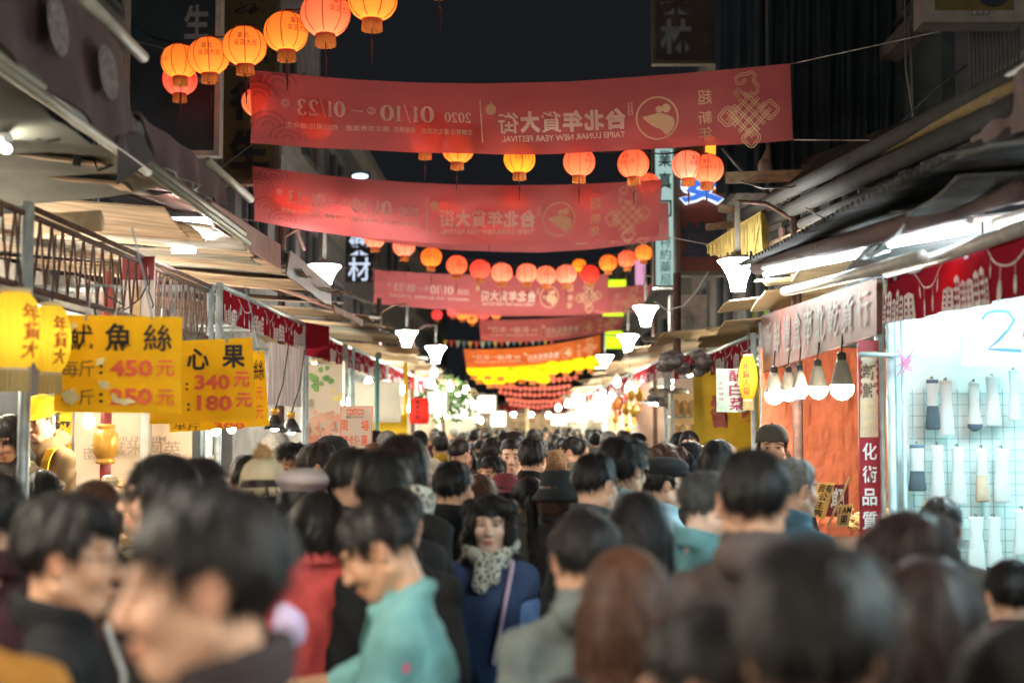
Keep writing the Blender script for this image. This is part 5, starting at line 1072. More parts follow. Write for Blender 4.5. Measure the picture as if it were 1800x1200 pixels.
price_sign('rearmost yellow price sign showing only its right strip', (300, 620), (464, 616), (473, 748), (298, 760), 7.4,
    [('絲', 446, 464, 632, 668, .01, BLK), ('元', 450, 462, 680, 702, .01, R_), ('元', 450, 463, 712, 736, .01, R_), ('300', 376, 430, 742, 754, .035, R_), ('半斤', 305, 352, 744, 756, .01, BLK)], [((455, 618), (430, 500))])
# membership sign in the crowd
t = thing('placard', 'white placard with red store name and Chinese offer held above the crowd', 'placard', at(626, 800, 11))
Q = [at(596, 792, 11), at(653, 794, 11), at(656, 713, 11), at(598, 713, 11)]; part(MB().slab(Q, .012), 'panel', MT('placard_card', (.80, .70, .60), .3, var=.04), t)
fn = lambda P: np.array([at(p[0], p[1], 10.985) for p in P])
mb = MB(); stroke2(mb, [(598.5, 791), (652, 792.5), (654.5, 714.5), (599.5, 714.5)], 1.6, fn, True); part(mb, 'border', REDP, t)
mb = MB(); put_text(mb, 'COSTCO', 609, 729.5, 640, 718, fn, .03); part(mb, 'lettering', REDP, t)
mb = MB(); put_text(mb, 'WHOLESALE', 618, 734.5, 639, 730.8, fn, .0); stroke2(mb, [(608, 731.2), (617, 731.2)], .9, fn); stroke2(mb, [(608, 732.9), (617, 732.9)], .9, fn); stroke2(mb, [(608, 734.4), (617, 734.4)], .7, fn); part(mb, 'lettering', M('navy_print', (.012, .015, .03)), t)
for s_, x0, x1, y0, y1 in (('現', 600, 612, 757, 738), ('場', 635, 648, 757, 738), ('辦', 600, 611, 783, 764), ('卡', 612, 622, 783, 764), ('優', 623, 634, 783, 764), ('惠', 635, 646, 783, 764)):
    mb = MB(); put_text(mb, s_, x0, y0, x1, y1, fn, .012); part(mb, 'lettering', REDP, t)
part(MB().tube([at(625, 792, 11.02), at(627, 900, 11.02)], .014, 8), 'stick', M('old_wood', (.22, .16, .10)), t)
# ================================================================ loose wires
for k, (P, r, m, lb) in enumerate([([(1150, 530), (1172, 545), (1200, 538), (1222, 515), (1245, 478)], .008, 'pale_rope', 'pale cable looping from the bracket post to the ochre fringe'),
        ([(1415, 365), (1440, 380), (1480, 395), (1520, 396), (1560, 385), (1620, 360), (1680, 318), (1720, 285)], .007, 'pale_rope', 'pale cable drooping over the right roof clutter'),
        ([(1300, 318), (1340, 330), (1390, 330), (1440, 310), (1500, 275), (1570, 230), (1640, 160), (1700, 115)], .008, 'dull_steel', 'grey cable rising along the right eaves'),
        ([(1270, 260), (1320, 318), (1380, 360)], .018, 'dull_steel', 'slanted bracket bar below the front banner corner'),
        ([(490, 360), (520, 400), (535, 440)], .02, 'rusty_iron', 'red-brown bracket left under the second banner'),
        ([(0, 205), (40, 225), (75, 250), (105, 245)], .006, 'black_cord', 'thin black cable along the left gutter'), ([(165, 280), (172, 300), (198, 290)], .006, 'black_cord', 'short black cable end under the left gutter')]):
    Y = {0: 14, 1: 9, 2: 10, 3: 13.5, 4: 15.5, 5: 5.6, 6: 6.3}[k]; solo(MB().tube([at(x, y, Y) for x, y in P], r, 6), 'cable', lb, 'cable', MATS[m], smooth=True)
# ================================================================ people: figures grown from distance fields
def smin(a, b, k):
    h = np.clip(.5 + .5 * (b - a) / k, 0, 1); return b + (a - b) * h - k * h * (1 - h)
class Field:
    def __init__(s, xs, ys, zs):
        s.ax = [np.asarray(a, np.float32) for a in (xs, ys, zs)]; s.d = np.full((len(xs), len(ys), len(zs)), .12, np.float32)
    def blk(s, lo, hi):
        sl = []
        for a, l, h in zip(s.ax, lo, hi):
            i, j = np.searchsorted(a, l), np.searchsorted(a, h)
            if i >= j: return None, None
            sl.append(slice(i, j))
        g = np.stack(np.meshgrid(s.ax[0][sl[0]], s.ax[1][sl[1]], s.ax[2][sl[2]], indexing='ij'), -1); return tuple(sl), g
    def put(s, sl, d, k, op):
        o = s.d[sl]
        s.d[sl] = smin(o, d, k) if op == 'u' else -smin(-o, d, k) if op == 's' else np.maximum(o, d)
    def ell(s, c, r, k=.02, R=None, op='u'):
        c = np.asarray(c, float); r = np.broadcast_to(np.asarray(r, float), (3,)); m = (r.max() if R is not None else r) + k + .03
        sl, g = s.blk(c - m, c + m)
        if sl is None: return s
        p = g - c.astype(np.float32)
        if R is not None: p = p @ np.asarray(R, np.float32)
        k0 = np.linalg.norm(p / r, axis=-1); k1 = np.linalg.norm(p / (r * r), axis=-1) + 1e-9
        s.put(sl, (k0 * (k0 - 1) / k1).astype(np.float32), k, op); return s
    def cap(s, a, b, ra, rb=None, k=.02, op='u', flat=None):
        a, b = np.asarray(a, float), np.asarray(b, float); rb = ra if rb is None else rb; m = max(ra, rb) + k + .03
        sl, g = s.blk(np.minimum(a, b) - m, np.maximum(a, b) + m)
        if sl is None: return s
        p = g - a; ab = b - a; t = np.clip((p @ ab) / (ab @ ab), 0, 1); q = p - t[..., None] * ab
        if flat: q = q / np.asarray(flat)
        s.put(sl, (np.linalg.norm(q, axis=-1) - (ra + (rb - ra) * t)).astype(np.float32), k, op); return s
    def mesh(s):
        d = s.d; S = d < 0; nx, ny, nz = d.shape; c8 = [(i, j, k) for i in (0, 1) for j in (0, 1) for k in (0, 1)]
        cnt = sum(S[i:nx - 1 + i, j:ny - 1 + j, k:nz - 1 + k].astype(np.int8) for i, j, k in c8); act = np.argwhere((cnt > 0) & (cnt < 8))
        idx = np.full((nx - 1, ny - 1, nz - 1), -1, np.int32); idx[act[:, 0], act[:, 1], act[:, 2]] = np.arange(len(act))
        acc = np.zeros((len(act), 3)); n = np.zeros(len(act))
        for a in range(3):
            o = [b for b in range(3) if b != a]
            for e0 in (0, 1):
                for e1 in (0, 1):
                    A = act.copy(); A[:, o[0]] += e0; A[:, o[1]] += e1; B = A.copy(); B[:, a] += 1
                    da, db = d[A[:, 0], A[:, 1], A[:, 2]], d[B[:, 0], B[:, 1], B[:, 2]]; m = (da < 0) != (db < 0); t = np.where(m, da / (da - db + 1e-12), 0)
                    P = np.stack([s.ax[q][A[:, q]] for q in range(3)], 1).astype(float); P[:, a] += t * (s.ax[a][B[:, a]] - s.ax[a][A[:, a]]); acc[m] += P[m]; n[m] += 1
        V = acc / np.maximum(n, 1)[:, None]; F = []
        for a in range(3):
            o = [(a + 1) % 3, (a + 2) % 3]; sl0 = [slice(None)] * 3; sl1 = [slice(None)] * 3; sl0[a] = slice(0, -1); sl1[a] = slice(1, None)
            E = np.argwhere(S[tuple(sl0)] != S[tuple(sl1)]); ok = (E[:, o[0]] > 0) & (E[:, o[1]] > 0) & (E[:, o[0]] < d.shape[o[0]] - 1) & (E[:, o[1]] < d.shape[o[1]] - 1); E = E[ok]
            def cell(u, v): C_ = E.copy(); C_[:, o[0]] -= u; C_[:, o[1]] -= v; return idx[C_[:, 0], C_[:, 1], C_[:, 2]]
            Q = np.stack([cell(1, 1), cell(0, 1), cell(0, 0), cell(1, 0)], 1); fl = ~S[tuple(sl0)][E[:, 0], E[:, 1], E[:, 2]]; Q[fl] = Q[fl][:, ::-1]; F.append(Q)
        return V, np.vstack(F)
def quads_to_mesh(name, V, F, mat, cols=None, tris=None):
    me = bpy.data.meshes.new(name); me.vertices.add(len(V)); me.vertices.foreach_set('co', np.asarray(V, np.float32).ravel())
    k = F.shape[1]; me.loops.add(F.size); me.loops.foreach_set('vertex_index', F.astype(np.int32).ravel()); me.polygons.add(len(F))
    me.polygons.foreach_set('loop_start', np.arange(0, F.size, k, dtype=np.int32)); me.polygons.foreach_set('use_smooth', np.ones(len(F), bool))
    me.materials.append(mat)
    if cols is not None:
        a = me.color_attributes.new('col', 'FLOAT_COLOR', 'POINT'); a.data.foreach_set('color', np.hstack([cols, np.ones((len(cols), 1))]).astype(np.float32).ravel())
    me.update(calc_edges=True); me.validate(); return me
def vnorm(V, F):
    N = np.zeros_like(V); fn = np.cross(V[F[:, 2]] - V[F[:, 0]], V[F[:, 3]] - V[F[:, 1]])
    for i in range(4): np.add.at(N, F[:, i], fn)
    return N / (np.linalg.norm(N, axis=1)[:, None] + 1e-12)
def steps(*seg):
    """uneven grid line: (start, end, step) runs joined"""
    out = []
    for a, b, h in seg: out += list(np.arange(a, b - 1e-6, h))
    return np.array(out + [seg[-1][1]])
def rotm(yaw=0., pitch=0., roll=0.):
    """head turn: yaw to the person's own left, pitch down, roll to the right"""
    cy, sy, cp, sp, cr, sr = math.cos(yaw), math.sin(yaw), math.cos(-pitch), math.sin(-pitch), math.cos(roll), math.sin(roll)
    return np.array([[cy, -sy, 0], [sy, cy, 0], [0, 0, 1]]) @ np.array([[1, 0, 0], [0, cp, -sp], [0, sp, cp]]) @ np.array([[cr, 0, sr], [0, 1, 0], [-sr, 0, cr]])
HEADZ = 1.577; PIV = np.array([0, -.02, 1.47])
SKIN = MO('skin', .48, .10, 120, var=.06, scale=30, spec=.35, attr='col'); CLOTH = MO('cloth', .88, .45, 160, var=.16, scale=9, spec=.2); SHINY = MO('nylon_cloth', .5, .3, 60, var=.12, scale=7, spec=.4)
HAIR = MO('hair', .45, 0, var=.35, scale=60, spec=.3); FUR = MO('fur', .9, .6, 200, var=.3, scale=60)
def head_xf(pose):
    R = rotm(*pose); return R, PIV + R @ (np.array([0, 0, HEADZ]) - PIV)
def hand(F, w, d, side, curl=.35):
    """palm and five fingers from wrist point w along d"""
    d = unit(d); n = unit(np.cross(d, [0, 1, 0])) * side; a = np.cross(d, n); R = np.stack([n * side, a, d], 1)   # n: palm normal-ish, a: across the knuckles
    F.ell(w + d * .045, (.016, .042, .052), .012, R)
    for i, L in enumerate((.072, .08, .075, .06)):
        b = w + d * .085 + a * (.030 - .0195 * i); m1 = b + unit(d + n * -curl * .6 * side) * L * .5; m2 = m1 + unit(d + n * -curl * 1.7 * side) * L * .5
        F.cap(b, m1, .0095, .0088, .006).cap(m1, m2, .0088, .0075, .006)
    b = w + d * .03 + a * .036; m1 = b + unit(d * .7 + a * .7 - n * .3 * side) * .04; F.cap(b, m1, .0125, .0105, .01).cap(m1, m1 + unit(d - n * .3 * side) * .032, .0105, .009, .006)
ARMS = {'down': [((.0, .0, 0), (.035, -.03, -.29), (.045, .06, -.53)), ((.0, .0, 0), (.035, -.03, -.29), (.045, .06, -.53))],
        'reach': [((0, 0, 0), (.06, .17, -.15), (-.03, .40, -.13)), ((0, 0, 0), (.04, .12, -.23), (-.02, .37, -.26))],
        'hold': [((0, 0, 0), (.03, -.02, -.28), (-.04, .20, -.26)), ((0, 0, 0), (.03, -.02, -.28), (-.04, .20, -.26))]}
def arm_pts(sw, arms):
    out = []
    for sd, P in zip((1, -1), ARMS[arms]): out.append((sd, [np.array([sd * (sw + p[0]), p[1], 1.350 + p[2]]) for p in P]))
    return out
def make_body(pose=(0, 0, 0), sex='m', arms='down', fine=.0045, age=0):
    R, O = head_xf(pose); sw = .168 if sex == 'm' else .146
    hy = [O[1] - .14, O[1] + .14]; A = arm_pts(sw, arms); hx = max(p[2][0] for s_, p in A if s_ > 0)
    ex = .36; yl = min(-.2, hy[0] - .02); yh = max(.24, hy[1] + .03) + (.28 if arms != 'down' else 0)
    xs = steps((-ex, O[0] - .105, .015), (O[0] - .105, O[0] + .105, fine), (O[0] + .105, ex, .015)); ys = steps((yl, hy[0], .015), (hy[0], hy[1], fine), (hy[1], yh, .014)); zs = steps((-.01, .12, .012), (.12, .68, .022), (.68, .9, .011), (.9, O[2] - .145, .018), (O[2] - .145, O[2] + .14, fine))
    F = Field(xs, ys, zs); W = lambda c: O + R @ np.asarray(c, float); f = .94 if sex == 'f' else 1.0
    # head
    F.ell(W((0, -.012, .035)), np.array((.075, .093, .086)) * (1, 1, 1), .02, R); F.ell(W((0, .026, -.038)), (.060 * f, .064, .080), .035, R); F.ell(W((0, .056, -.096)), (.030 * f, .028, .022), .03, R)
    for s_ in (-1, 1):
        F.cap(W((s_ * .056 * f, -.006, -.055)), W((s_ * .022, .05, -.098)), .020, .020, .03)
        F.ell(W((s_ * .038, .060, -.030)), (.026, .026, .026), .025, R); F.ell(W((s_ * .030, .080, .030)), (.026, .014, .010), .016, R)
        F.ell(W((s_ * .031, .100, .006)), (.020, .016, .012), .012, R, 's'); F.ell(W((s_ * .031, .0765, .004)), (.0155, .013, .0118), .005, R)
        F.cap(W((s_ * .017, .0895, .010)), W((s_ * .045, .082, .009)), .0035, .003, .004)
        F.ell(W((s_ * .0085, .100, -.036)), (.010, .012, .0085), .008, R)
        Re = R @ rotm(0, 0, s_ * .12) @ rotm(s_ * -.35); F.ell(W((s_ * .080, -.012, -.002)), (.0085, .020, .032), .008, Re); F.ell(W((s_ * .090, -.004, .001)), (.006, .010, .020), .006, Re, 's')
    F.cap(W((0, .088, .016)), W((0, .110, -.028)), .0085, .0125, .016); F.ell(W((0, .093, -.0655)), (.024, .010, .0062), .007, R); F.ell(W((0, .090, -.0765)), (.020, .011, .0068), .007, R); F.cap(W((-.02, .0985, -.0705)), W((.02, .0985, -.0705)), .0022, k=.004, op='s')
    # neck, trunk, limbs
    nr = .054 if sex == 'm' else .047
    F.cap(W((0, -.022, -.03)), (0, -.03, 1.42), nr, nr * 1.0, .025); F.cap((0, -.022, 1.43), (sw * .7, -.008, 1.345), .034, .032, .03); F.cap((0, -.022, 1.43), (-sw * .7, -.008, 1.345), .034, .032, .03)
    F.ell((0, 0, 1.23), (sw * .76, .082, .18), .04).ell((0, .005, 1.03), (sw * .70, .078, .17), .04).ell((0, 0, .90), (sw * .8, .088, .12), .04)
    for s_, P in A:
        F.cap(P[0] + np.array([-s_ * .012, 0, -.008]), P[1], .036, .037, .02).cap(P[1], P[2], .036, .026, .015); hand(F, P[2], P[2] - P[1], s_)
        F.cap((s_ * .085, 0, .88), (s_ * .09, .012, .49), .076, .052, .03).cap((s_ * .09, .012, .49), (s_ * .095, -.02, .09), .050, .034, .02); F.cap((s_ * .097, -.045, .045), (s_ * .105, .15, .03), .036, .028, .02)
    V, Q = F.mesh()
    L = (V - O) @ R; cols = np.ones((len(V), 3)); x, y, z = np.abs(L[:, 0]), L[:, 1], L[:, 2]; face = (y > .05) & (z > -.13) & (z < .13)
    def blend(m, c): cols[:] = cols * (1 - m[:, None]) + np.asarray(c) * m[:, None]
    g = lambda dx, dz, a, b: np.exp(-((dx / a) ** 2 + (dz / b) ** 2))
    blend(face * np.clip(1.6 * g(x, z + .071, .021, .0095), 0, 1), (.85, .50, .48) if sex == 'm' else (.85, .44, .43)); blend(face * np.clip(g(x, z + .0705, .018, .0022), 0, 1) * .45, (.3, .12, .12))
    blend(face * np.clip(1.5 * g(x - .031, z - .031, .018, .0048), 0, 1) * (.75 if sex == 'm' else .5), (.12, .09, .08)); blend(face * np.clip(1.2 * g(x - .031, z - .0085, .017, .0028), 0, 1) * .85, (.10, .08, .07)); blend(face * np.clip(1.4 * g(x - .031, z - .003, .0065, .0055), 0, 1), (.08, .05, .04))
    blend(face * np.clip(g(x - .009, z + .042, .005, .003), 0, 1) * .7, (.3, .14, .12)); blend(face * g(x - .045, z + .03, .022, .022) * .25, (1.05, .70, .66)); blend((np.abs(L[:, 0]) > .078) * (np.abs(z) < .04) * .35, (1.05, .66, .6))
    if sex == 'm' and age == 0: blend((y > .03) * (z < -.05) * (z > -.13) * .05, (.5, .5, .5))
    return quads_to_mesh('body', V, Q, SKIN, cols)
def wr(g, a, s, q=1.):
    x, y, z = g[..., 0], g[..., 1], g[..., 2]; w1 = 1 - np.abs(np.sin(z * 19 * q + 2.2 * np.sin(x * 8 + s) + 2.5 * np.sin(y * 9 + s) + x * 9)); w2 = 1 - np.abs(np.sin(z * 11 * q - x * 16 + 2 * np.sin(z * 6 + s * 2) + y * 7))
    k = .5 + .5 * np.sin(z * 7 + 4 * np.sin(x * 5 + s)); return -a * 2.6 * (w1 ** 3 * k + w2 ** 3 * (1 - k)) + a * .5 * np.sin(x * 40 + z * 23 + s)
def wr_old(g, a, s, q=1.): return a * (np.sin(g[..., 2] * 34 * q + 3 * np.sin(g[..., 0] * 9 + s) + g[..., 1] * 14) * .6 + np.sin(g[..., 0] * 31 * q + 2 * np.sin(g[..., 2] * 13 + s) + s) * .4 + .35 * np.sin(g[..., 2] * 71 * q + g[..., 0] * 40 + s * 2))
def make_top(kind='jacket', sex='m', arms='down', seed=1, puff=0.):
    sw = .168 if sex == 'm' else .146; A = arm_pts(sw, arms); h = .0135; yh = .24 if arms == 'down' else .5
    hem = {'jacket': .84, 'coat': .52, 'shirt': .80, 'vest': .84, 'hoodie': .84}[kind]
    F = Field(np.arange(-.38, .385, h), np.arange(-.24, yh, h), steps((hem - .06, 1.30, .017), (1.30, 1.56, .0105))); i = (.013 if kind == 'vest' else .004) + puff
    F.ell((0, 0, 1.25), (sw * .84 + .012 + i, .104 + i, .205), .03).ell((0, .008, 1.03), (sw * .78 + .016 + i, .098 + i, .2), .045).ell((0, 0, .88), (sw * .88 + .014 + i, .108 + i, .17), .045)
    if kind == 'coat': F.ell((0, 0, .66), (sw * .95 + .03 + i, .13 + i, .26), .06)
    for s_ in (-1, 1): F.cap((0, -.032, 1.445), (s_ * sw * 1.0, -.012, 1.350), .042 + i * .5, .046 + i * .6, .04)
    for s_, P in A:
        if kind == 'vest': F.cap(P[0], P[0] + (P[1] - P[0]) * .15, .056 + i, .056 + i, .03); continue
        e = P[2] if kind != 'shirt' else P[1] + (P[2] - P[1]) * .12
        F.cap(P[0], P[1], .051 + i * .9, .047 + i * .9, .04)
        if kind == 'shirt': F.cap(P[1], e, .054 + i, .056 + i, .02)
        else: F.cap(P[1], e, .049 + i * .9, .038 + i * .8, .02)
    if kind == 'hoodie': F.ell((0, -.10, 1.455), (.105, .05, .06), .03).ell((0, -.045, 1.495), (.085, .055, .035), .025)
    neck_r = .066 if sex == 'm' else .06
    hi = 1.482 if kind in ('jacket', 'coat') else 1.45 if kind == 'shirt' else 1.465
    cn = 22; fy = .022 if arms == 'reach' else 0.; hi -= .02 if arms == 'reach' else 0
    for zc in np.linspace(1.435, hi, 4):
        for q in range(cn):
            a0, a1 = 2 * math.pi * q / cn, 2 * math.pi * (q + 1) / cn; rr = neck_r * 1.12 + .002
            if kind != 'hoodie' and abs(a0 - math.pi / 2) < .3: continue
            F.cap((rr * math.cos(a0), -.026 + fy + rr * 1.06 * math.sin(a0), zc - .022 * math.sin(a0)), (rr * math.cos(a1), -.026 + fy + rr * 1.06 * math.sin(a1), zc - .022 * math.sin(a1)), .0125, .0125, .010)
    F.cap((0, -.022 + fy, 1.455), (0, -.018 + 3 * fy, 1.64), neck_r * .90, neck_r * 1.02, .006, 's'); F.cap((0, .05, 1.465), (0, .09, 1.50), .03, .05, .02, 's')
    sl, g = F.blk((-9, -9, -9), (9, 9, 9)); F.d += wr(g, (.0085 if kind == 'shirt' else .0060) + puff * .05, seed).astype(np.float32) * np.clip((1.43 - g[..., 2]) / .1, 0, 1)
    if puff:
        F.d -= (puff * .35 * np.abs(np.sin(g[..., 2] * 42))).astype(np.float32) * np.clip((1.44 - g[..., 2]) / .1, 0, 1)
    F.d = np.maximum(F.d, (hem - g[..., 2]).astype(np.float32))
    V, Q = F.mesh(); return quads_to_mesh('jacket' if kind != 'shirt' else 'shirt', V, Q, CLOTH if not puff else SHINY)
def make_legs(sex='m'):
    sw = .168 if sex == 'm' else .146; F = Field(np.arange(-.26, .265, .017), np.arange(-.18, .2, .017), np.arange(.03, 1.0, .022)); F.ell((0, 0, .90), (sw * .88 + .008, .110, .11), .05)
    for s_ in (-1, 1): F.cap((s_ * .085, 0, .86), (s_ * .09, .012, .49), .088, .066, .03).cap((s_ * .09, .012, .49), (s_ * .095, -.02, .10), .066, .054, .02)
    sl, g = F.blk((-9, -9, -9), (9, 9, 9)); F.d += wr(g, .004, 3).astype(np.float32); F.d = np.maximum(F.d, np.maximum(.07 - g[..., 2], g[..., 2] - .96).astype(np.float32)); V, Q = F.mesh(); return quads_to_mesh('trousers', V, Q, CLOTH)
def make_shoe(s_):
    mb = MB()
    if 1:
        mb.ball((s_ * .10, .045, .045), (.048, .135, .046), 14, 8)
    me = mb.mesh('shoe', [MO('shoe_leather', .5, 0)], (0, 0, 0), True); return me
# ---------------------------------------------------------------- hair and headwear, in head coordinates (ears at z = 0, face towards +y)
def z0line(y, P): return np.interp(y, *zip(*P))
SHORT = [(-.13, -.060), (-.085, -.058), (-.05, -.045), (-.022, -.004), (.0, .018), (.012, -.012), (.028, .0), (.036, .035), (.055, .058), (.08, .066), (.13, .07)]
def make_hair(style, seed=0, n=1800, col=None, fine=.005):
    hat = style.endswith('_h'); ear = style.endswith('_e'); style = style.replace('_h', '').replace('_e', '')
    r = np.random.default_rng(seed + 5); ext = {'crop': .16, 'short': .16, 'quiff': .17, 'fade': .16, 'messy': .17, 'bob': .2, 'long': .42, 'curly': .3, 'tail': .36, 'updo': .2, 'longcurl': .4, 'bangs': .25}[style]
    lo = -min(ext, .45); g_ = .006 if style in ('long', 'tail', 'curly', 'longcurl') else fine
    F = Field(np.arange(-.15, .151, g_), np.arange(-.2, .16, g_), np.arange(lo, .19, g_))
    sl, g = F.blk((-9, -9, -9), (9, 9, 9)); x, y, z = g[..., 0], g[..., 1], g[..., 2]; up = .0
    if style in ('short', 'fade', 'quiff', 'messy', 'crop'):
        t = {'crop': .003, 'short': .0, 'fade': -.004, 'quiff': .004, 'messy': .006}[style]
        F.ell((0, -.016, .042), (.085 + t, .104 + t, .092 + t), .02)
        if style in ('quiff', 'messy'): F.ell((.01, .035, .105), (.062, .055, .032), .03); F.ell((0, -.04, .105), (.06, .06, .03), .03)
        if style == 'fade': F.ell((0, .0, .095), (.066, .085, .042), .02)
        line = [(-.13, -.105), (-.06, -.095), (-.035, -.06), (-.012, .0), (.006, .012), (.014, -.008), (.026, .012), (.04, .045), (.06, .056), (.13, .060)] if style == 'crop' else SHORT if style != 'messy' else [(a, b - .012) for a, b in SHORT]
        zz = z0line(y, line); nz = .007 * np.sin(x * 90 + seed + y * 60) + .007 * np.sin(x * 210 + 2 * seed + y * 150) + .004 * np.sin(x * 420 + y * 330)
        F.d = np.maximum(F.d, ((zz + nz - z) * .75).astype(np.float32)); F.d += (.0105 * np.clip((.035 - z) / .085, 0, 1) * (style != 'crop') + .0035 * np.clip((z - .02) / .06, 0, 1) * np.sin(x * 70 + 3 * np.sin(y * 40 + seed)) * np.cos(y * 55 + seed) * (1 if fine < .006 else .5)).astype(np.float32)
        if style != 'fade': F.d = np.maximum(F.d, (-(np.sqrt((np.abs(x) - .085) ** 2 + ((y + .008) * .9) ** 2 + (z + .004) ** 2) - .034)).astype(np.float32))
        L, lift, grav = (.024, .16, .35) if style != 'messy' else (.034, .30, .2)
    else:
        F.ell((0, -.018, .035), (.092, .110, .100), .02)
        if style in ('bob', 'bangs'): F.ell((0, -.025, -.03), (.096, .100, .105), .04); 
        if style in ('long', 'longcurl', 'curly'):
            F.ell((0, -.035, -.04), (.097, .095, .11), .04); F.ell((0, -.075, -.17 if style == 'long' else -.13), (.098, .052, .2 if style == 'long' else .15), .05)
            for s_ in (-1, 1): F.cap((s_ * .078, .0, -.02), (s_ * .095, .01 if style != 'long' else -.02, -.2), .034, .030, .03)
        if style in ('curly', 'longcurl'):
            for i in range(70):
                a = r.uniform(0, 2 * math.pi); zc = r.uniform(-.22, .09); rad = .085 + .012 * r.random(); c = np.array([rad * 1.05 * math.cos(a), -.02 + rad * 1.1 * math.sin(a), zc])
                if c[1] > .045 and zc < .06: continue
                F.ell(c, .022 + .01 * r.random(), .02)
        if style == 'tail': F.cap((0, -.11, .045), (0, -.15, -.01), .022, .03, .02).cap((0, -.15, -.01), (.005, -.135, -.2), .034, .026, .02).cap((.005, -.135, -.2), (.01, -.12, -.32), .026, .008, .02)
        if style == 'updo': F.ell((0, -.10, .085), (.05, .045, .045), .02); F.ell((.02, -.12, .06), (.04, .03, .03), .02)
        if style in ('tail', 'updo'):
            zz = z0line(y, [(-.13, -.06), (-.08, -.055), (-.03, -.01), (.0, .02), (.03, .03), (.05, .06), (.13, .085)]); F.d = np.maximum(F.d, np.where(y > -.11, (zz - z) * .75, -1).astype(np.float32))
        else:
            bang = .03 if style in ('curly', 'bangs') else .075         # face opening
            F.d = np.maximum(F.d, (-np.maximum(np.maximum(.028 + .25 * np.abs(x) * 0 - y, z - bang - .012 * np.sin(x * 60 + seed) * (x * 0 + 1)), np.abs(x) - .068)).astype(np.float32))
            F.cap((0, .03, -.02), (0, .14, -.06), .058, .09, .012, 's') if style != 'bangs' else F.cap((0, .035, -.035), (0, .14, -.07), .056, .08, .012, 's')
            F.cap((0, -.022, -.09), (0, -.03, -.45), .05, .07, .012, 's')
        L, lift, grav = {'bob': (.05, .03, 1), 'bangs': (.045, .03, 1), 'long': (.075, .02, 1), 'curly': (.035, .3, .5), 'longcurl': (.05, .2, .8), 'tail': (.05, .03, .5), 'updo': (.03, .12, .1)}[style]
    F.d += (1. if g_ < .0065 else .3) * (.0012 * np.sin(x * 260 + 6 * np.sin(z * 30 + seed) + y * 200) + .0014 * np.sin(x * 110 + y * 130 + 4 * np.sin(z * 22))).astype(np.float32)
    if ear: F.d = np.maximum(F.d, (-(np.sqrt((np.abs(x) - .095) ** 2 + ((y - .004) * .85) ** 2 + ((z + .006) * .8) ** 2) - .046)).astype(np.float32))
    if hat: F.d = np.maximum(F.d, np.maximum(z - .062, z - .085 + .0 * y).astype(np.float32))
    V, Q = F.mesh(); N = vnorm(V, Q)
    # loose strands lying over the mass
    pool = np.nonzero(V[:, 2] < (.035 if hat else 9))[0]; ids = pool[r.integers(0, len(pool), n)]; P = V[ids]; Nn = N[ids]; wh = np.array([.01, -.05, .15])
    if style in ('tail',): flow = np.array([0, -.12, .03]) - P; flow[P[:, 1] < -.1] = (0, 0, -1)
    elif style == 'updo': flow = np.array([0, -.11, .1]) - P
    else: flow = (P - wh) / (np.linalg.norm(P - wh, axis=1)[:, None]) * (1 - grav * .6) + np.array([0, 0, -1]) * grav
    flow = flow + r.normal(0, .14 if lift < .17 else .32, flow.shape); tang = flow - Nn * np.sum(flow * Nn, 1)[:, None]; tang /= np.linalg.norm(tang, axis=1)[:, None] + 1e-9
    ln = L * r.uniform(.5, 1.25, n)[:, None]; wd = r.uniform(.0005, .0012, n)[:, None]; side = np.cross(tang, Nn); lf = lift * (r.uniform(.1, 1, n) + (r.random(n) < .07) * r.uniform(.8, 2.5, n))[:, None]
    rows = []
    for k, u in enumerate((0, .34, .67, 1.)):
        c = P - Nn * .002 + tang * ln * u + Nn * (ln * lf * u + .0025 * math.sin(u * 3.14)) + np.array([0, 0, -1]) * ln * .5 * u * u * (.6 if grav > .3 else .2) + side * ln * .12 * math.sin(u * 4) * r.normal(0, 1, (n, 1)); w_ = wd * (1 - .75 * u); rows += [c - side * w_, c + side * w_]
    SV = np.stack(rows, 1).reshape(-1, 3); b = np.arange(n)[:, None] * 8; SQ = np.vstack([b + np.array([[2 * k, 2 * k + 1, 2 * k + 3, 2 * k + 2]]) for k in range(3)])
    # thicker locks that break up the outline
    n2 = 420 if fine < .006 else 200; ids = pool[r.integers(0, len(pool), n2)]; P = V[ids]; Nn = N[ids]; fl = (P - wh) / (np.linalg.norm(P - wh, axis=1)[:, None]) * .6 + np.array([0, 0, -1]) * grav * .6 + r.normal(0, .5, P.shape)
    if style in ('tail', 'updo'): fl = np.array([0, -.11, .04]) - P + r.normal(0, .03, P.shape)
    tg = fl - Nn * np.sum(fl * Nn, 1)[:, None]; tg /= np.linalg.norm(tg, axis=1)[:, None] + 1e-9; sd = np.cross(tg, Nn); ln = min(L * 1.3, .06) * r.uniform(.6, 1.3, (n2, 1)); wd = r.uniform(.002, .0045, (n2, 1)); lf = r.uniform(.05, .42 if style in ('short', 'messy', 'quiff', 'crop', 'curly', 'longcurl') else .16, (n2, 1)); rows = []
    for u in (0, .34, .67, 1.):
        c = P - Nn * .003 + tg * ln * u + Nn * (ln * lf * u + .003 * math.sin(u * 3.14)) + np.array([0, 0, -1]) * ln * .35 * u * u; w_ = wd * (1 - .8 * u); rows += [c - sd * w_, c + Nn * .0 + sd * w_]
    LV = np.stack(rows, 1).reshape(-1, 3); b = np.arange(n2)[:, None] * 8; LQ = np.vstack([b + np.array([[2 * k, 2 * k + 1, 2 * k + 3, 2 * k + 2]]) for k in range(3)])
    return quads_to_mesh('hair', np.vstack([V, SV, LV]), np.vstack([Q, SQ + len(V), LQ + len(V) + len(SV)]), HAIR)
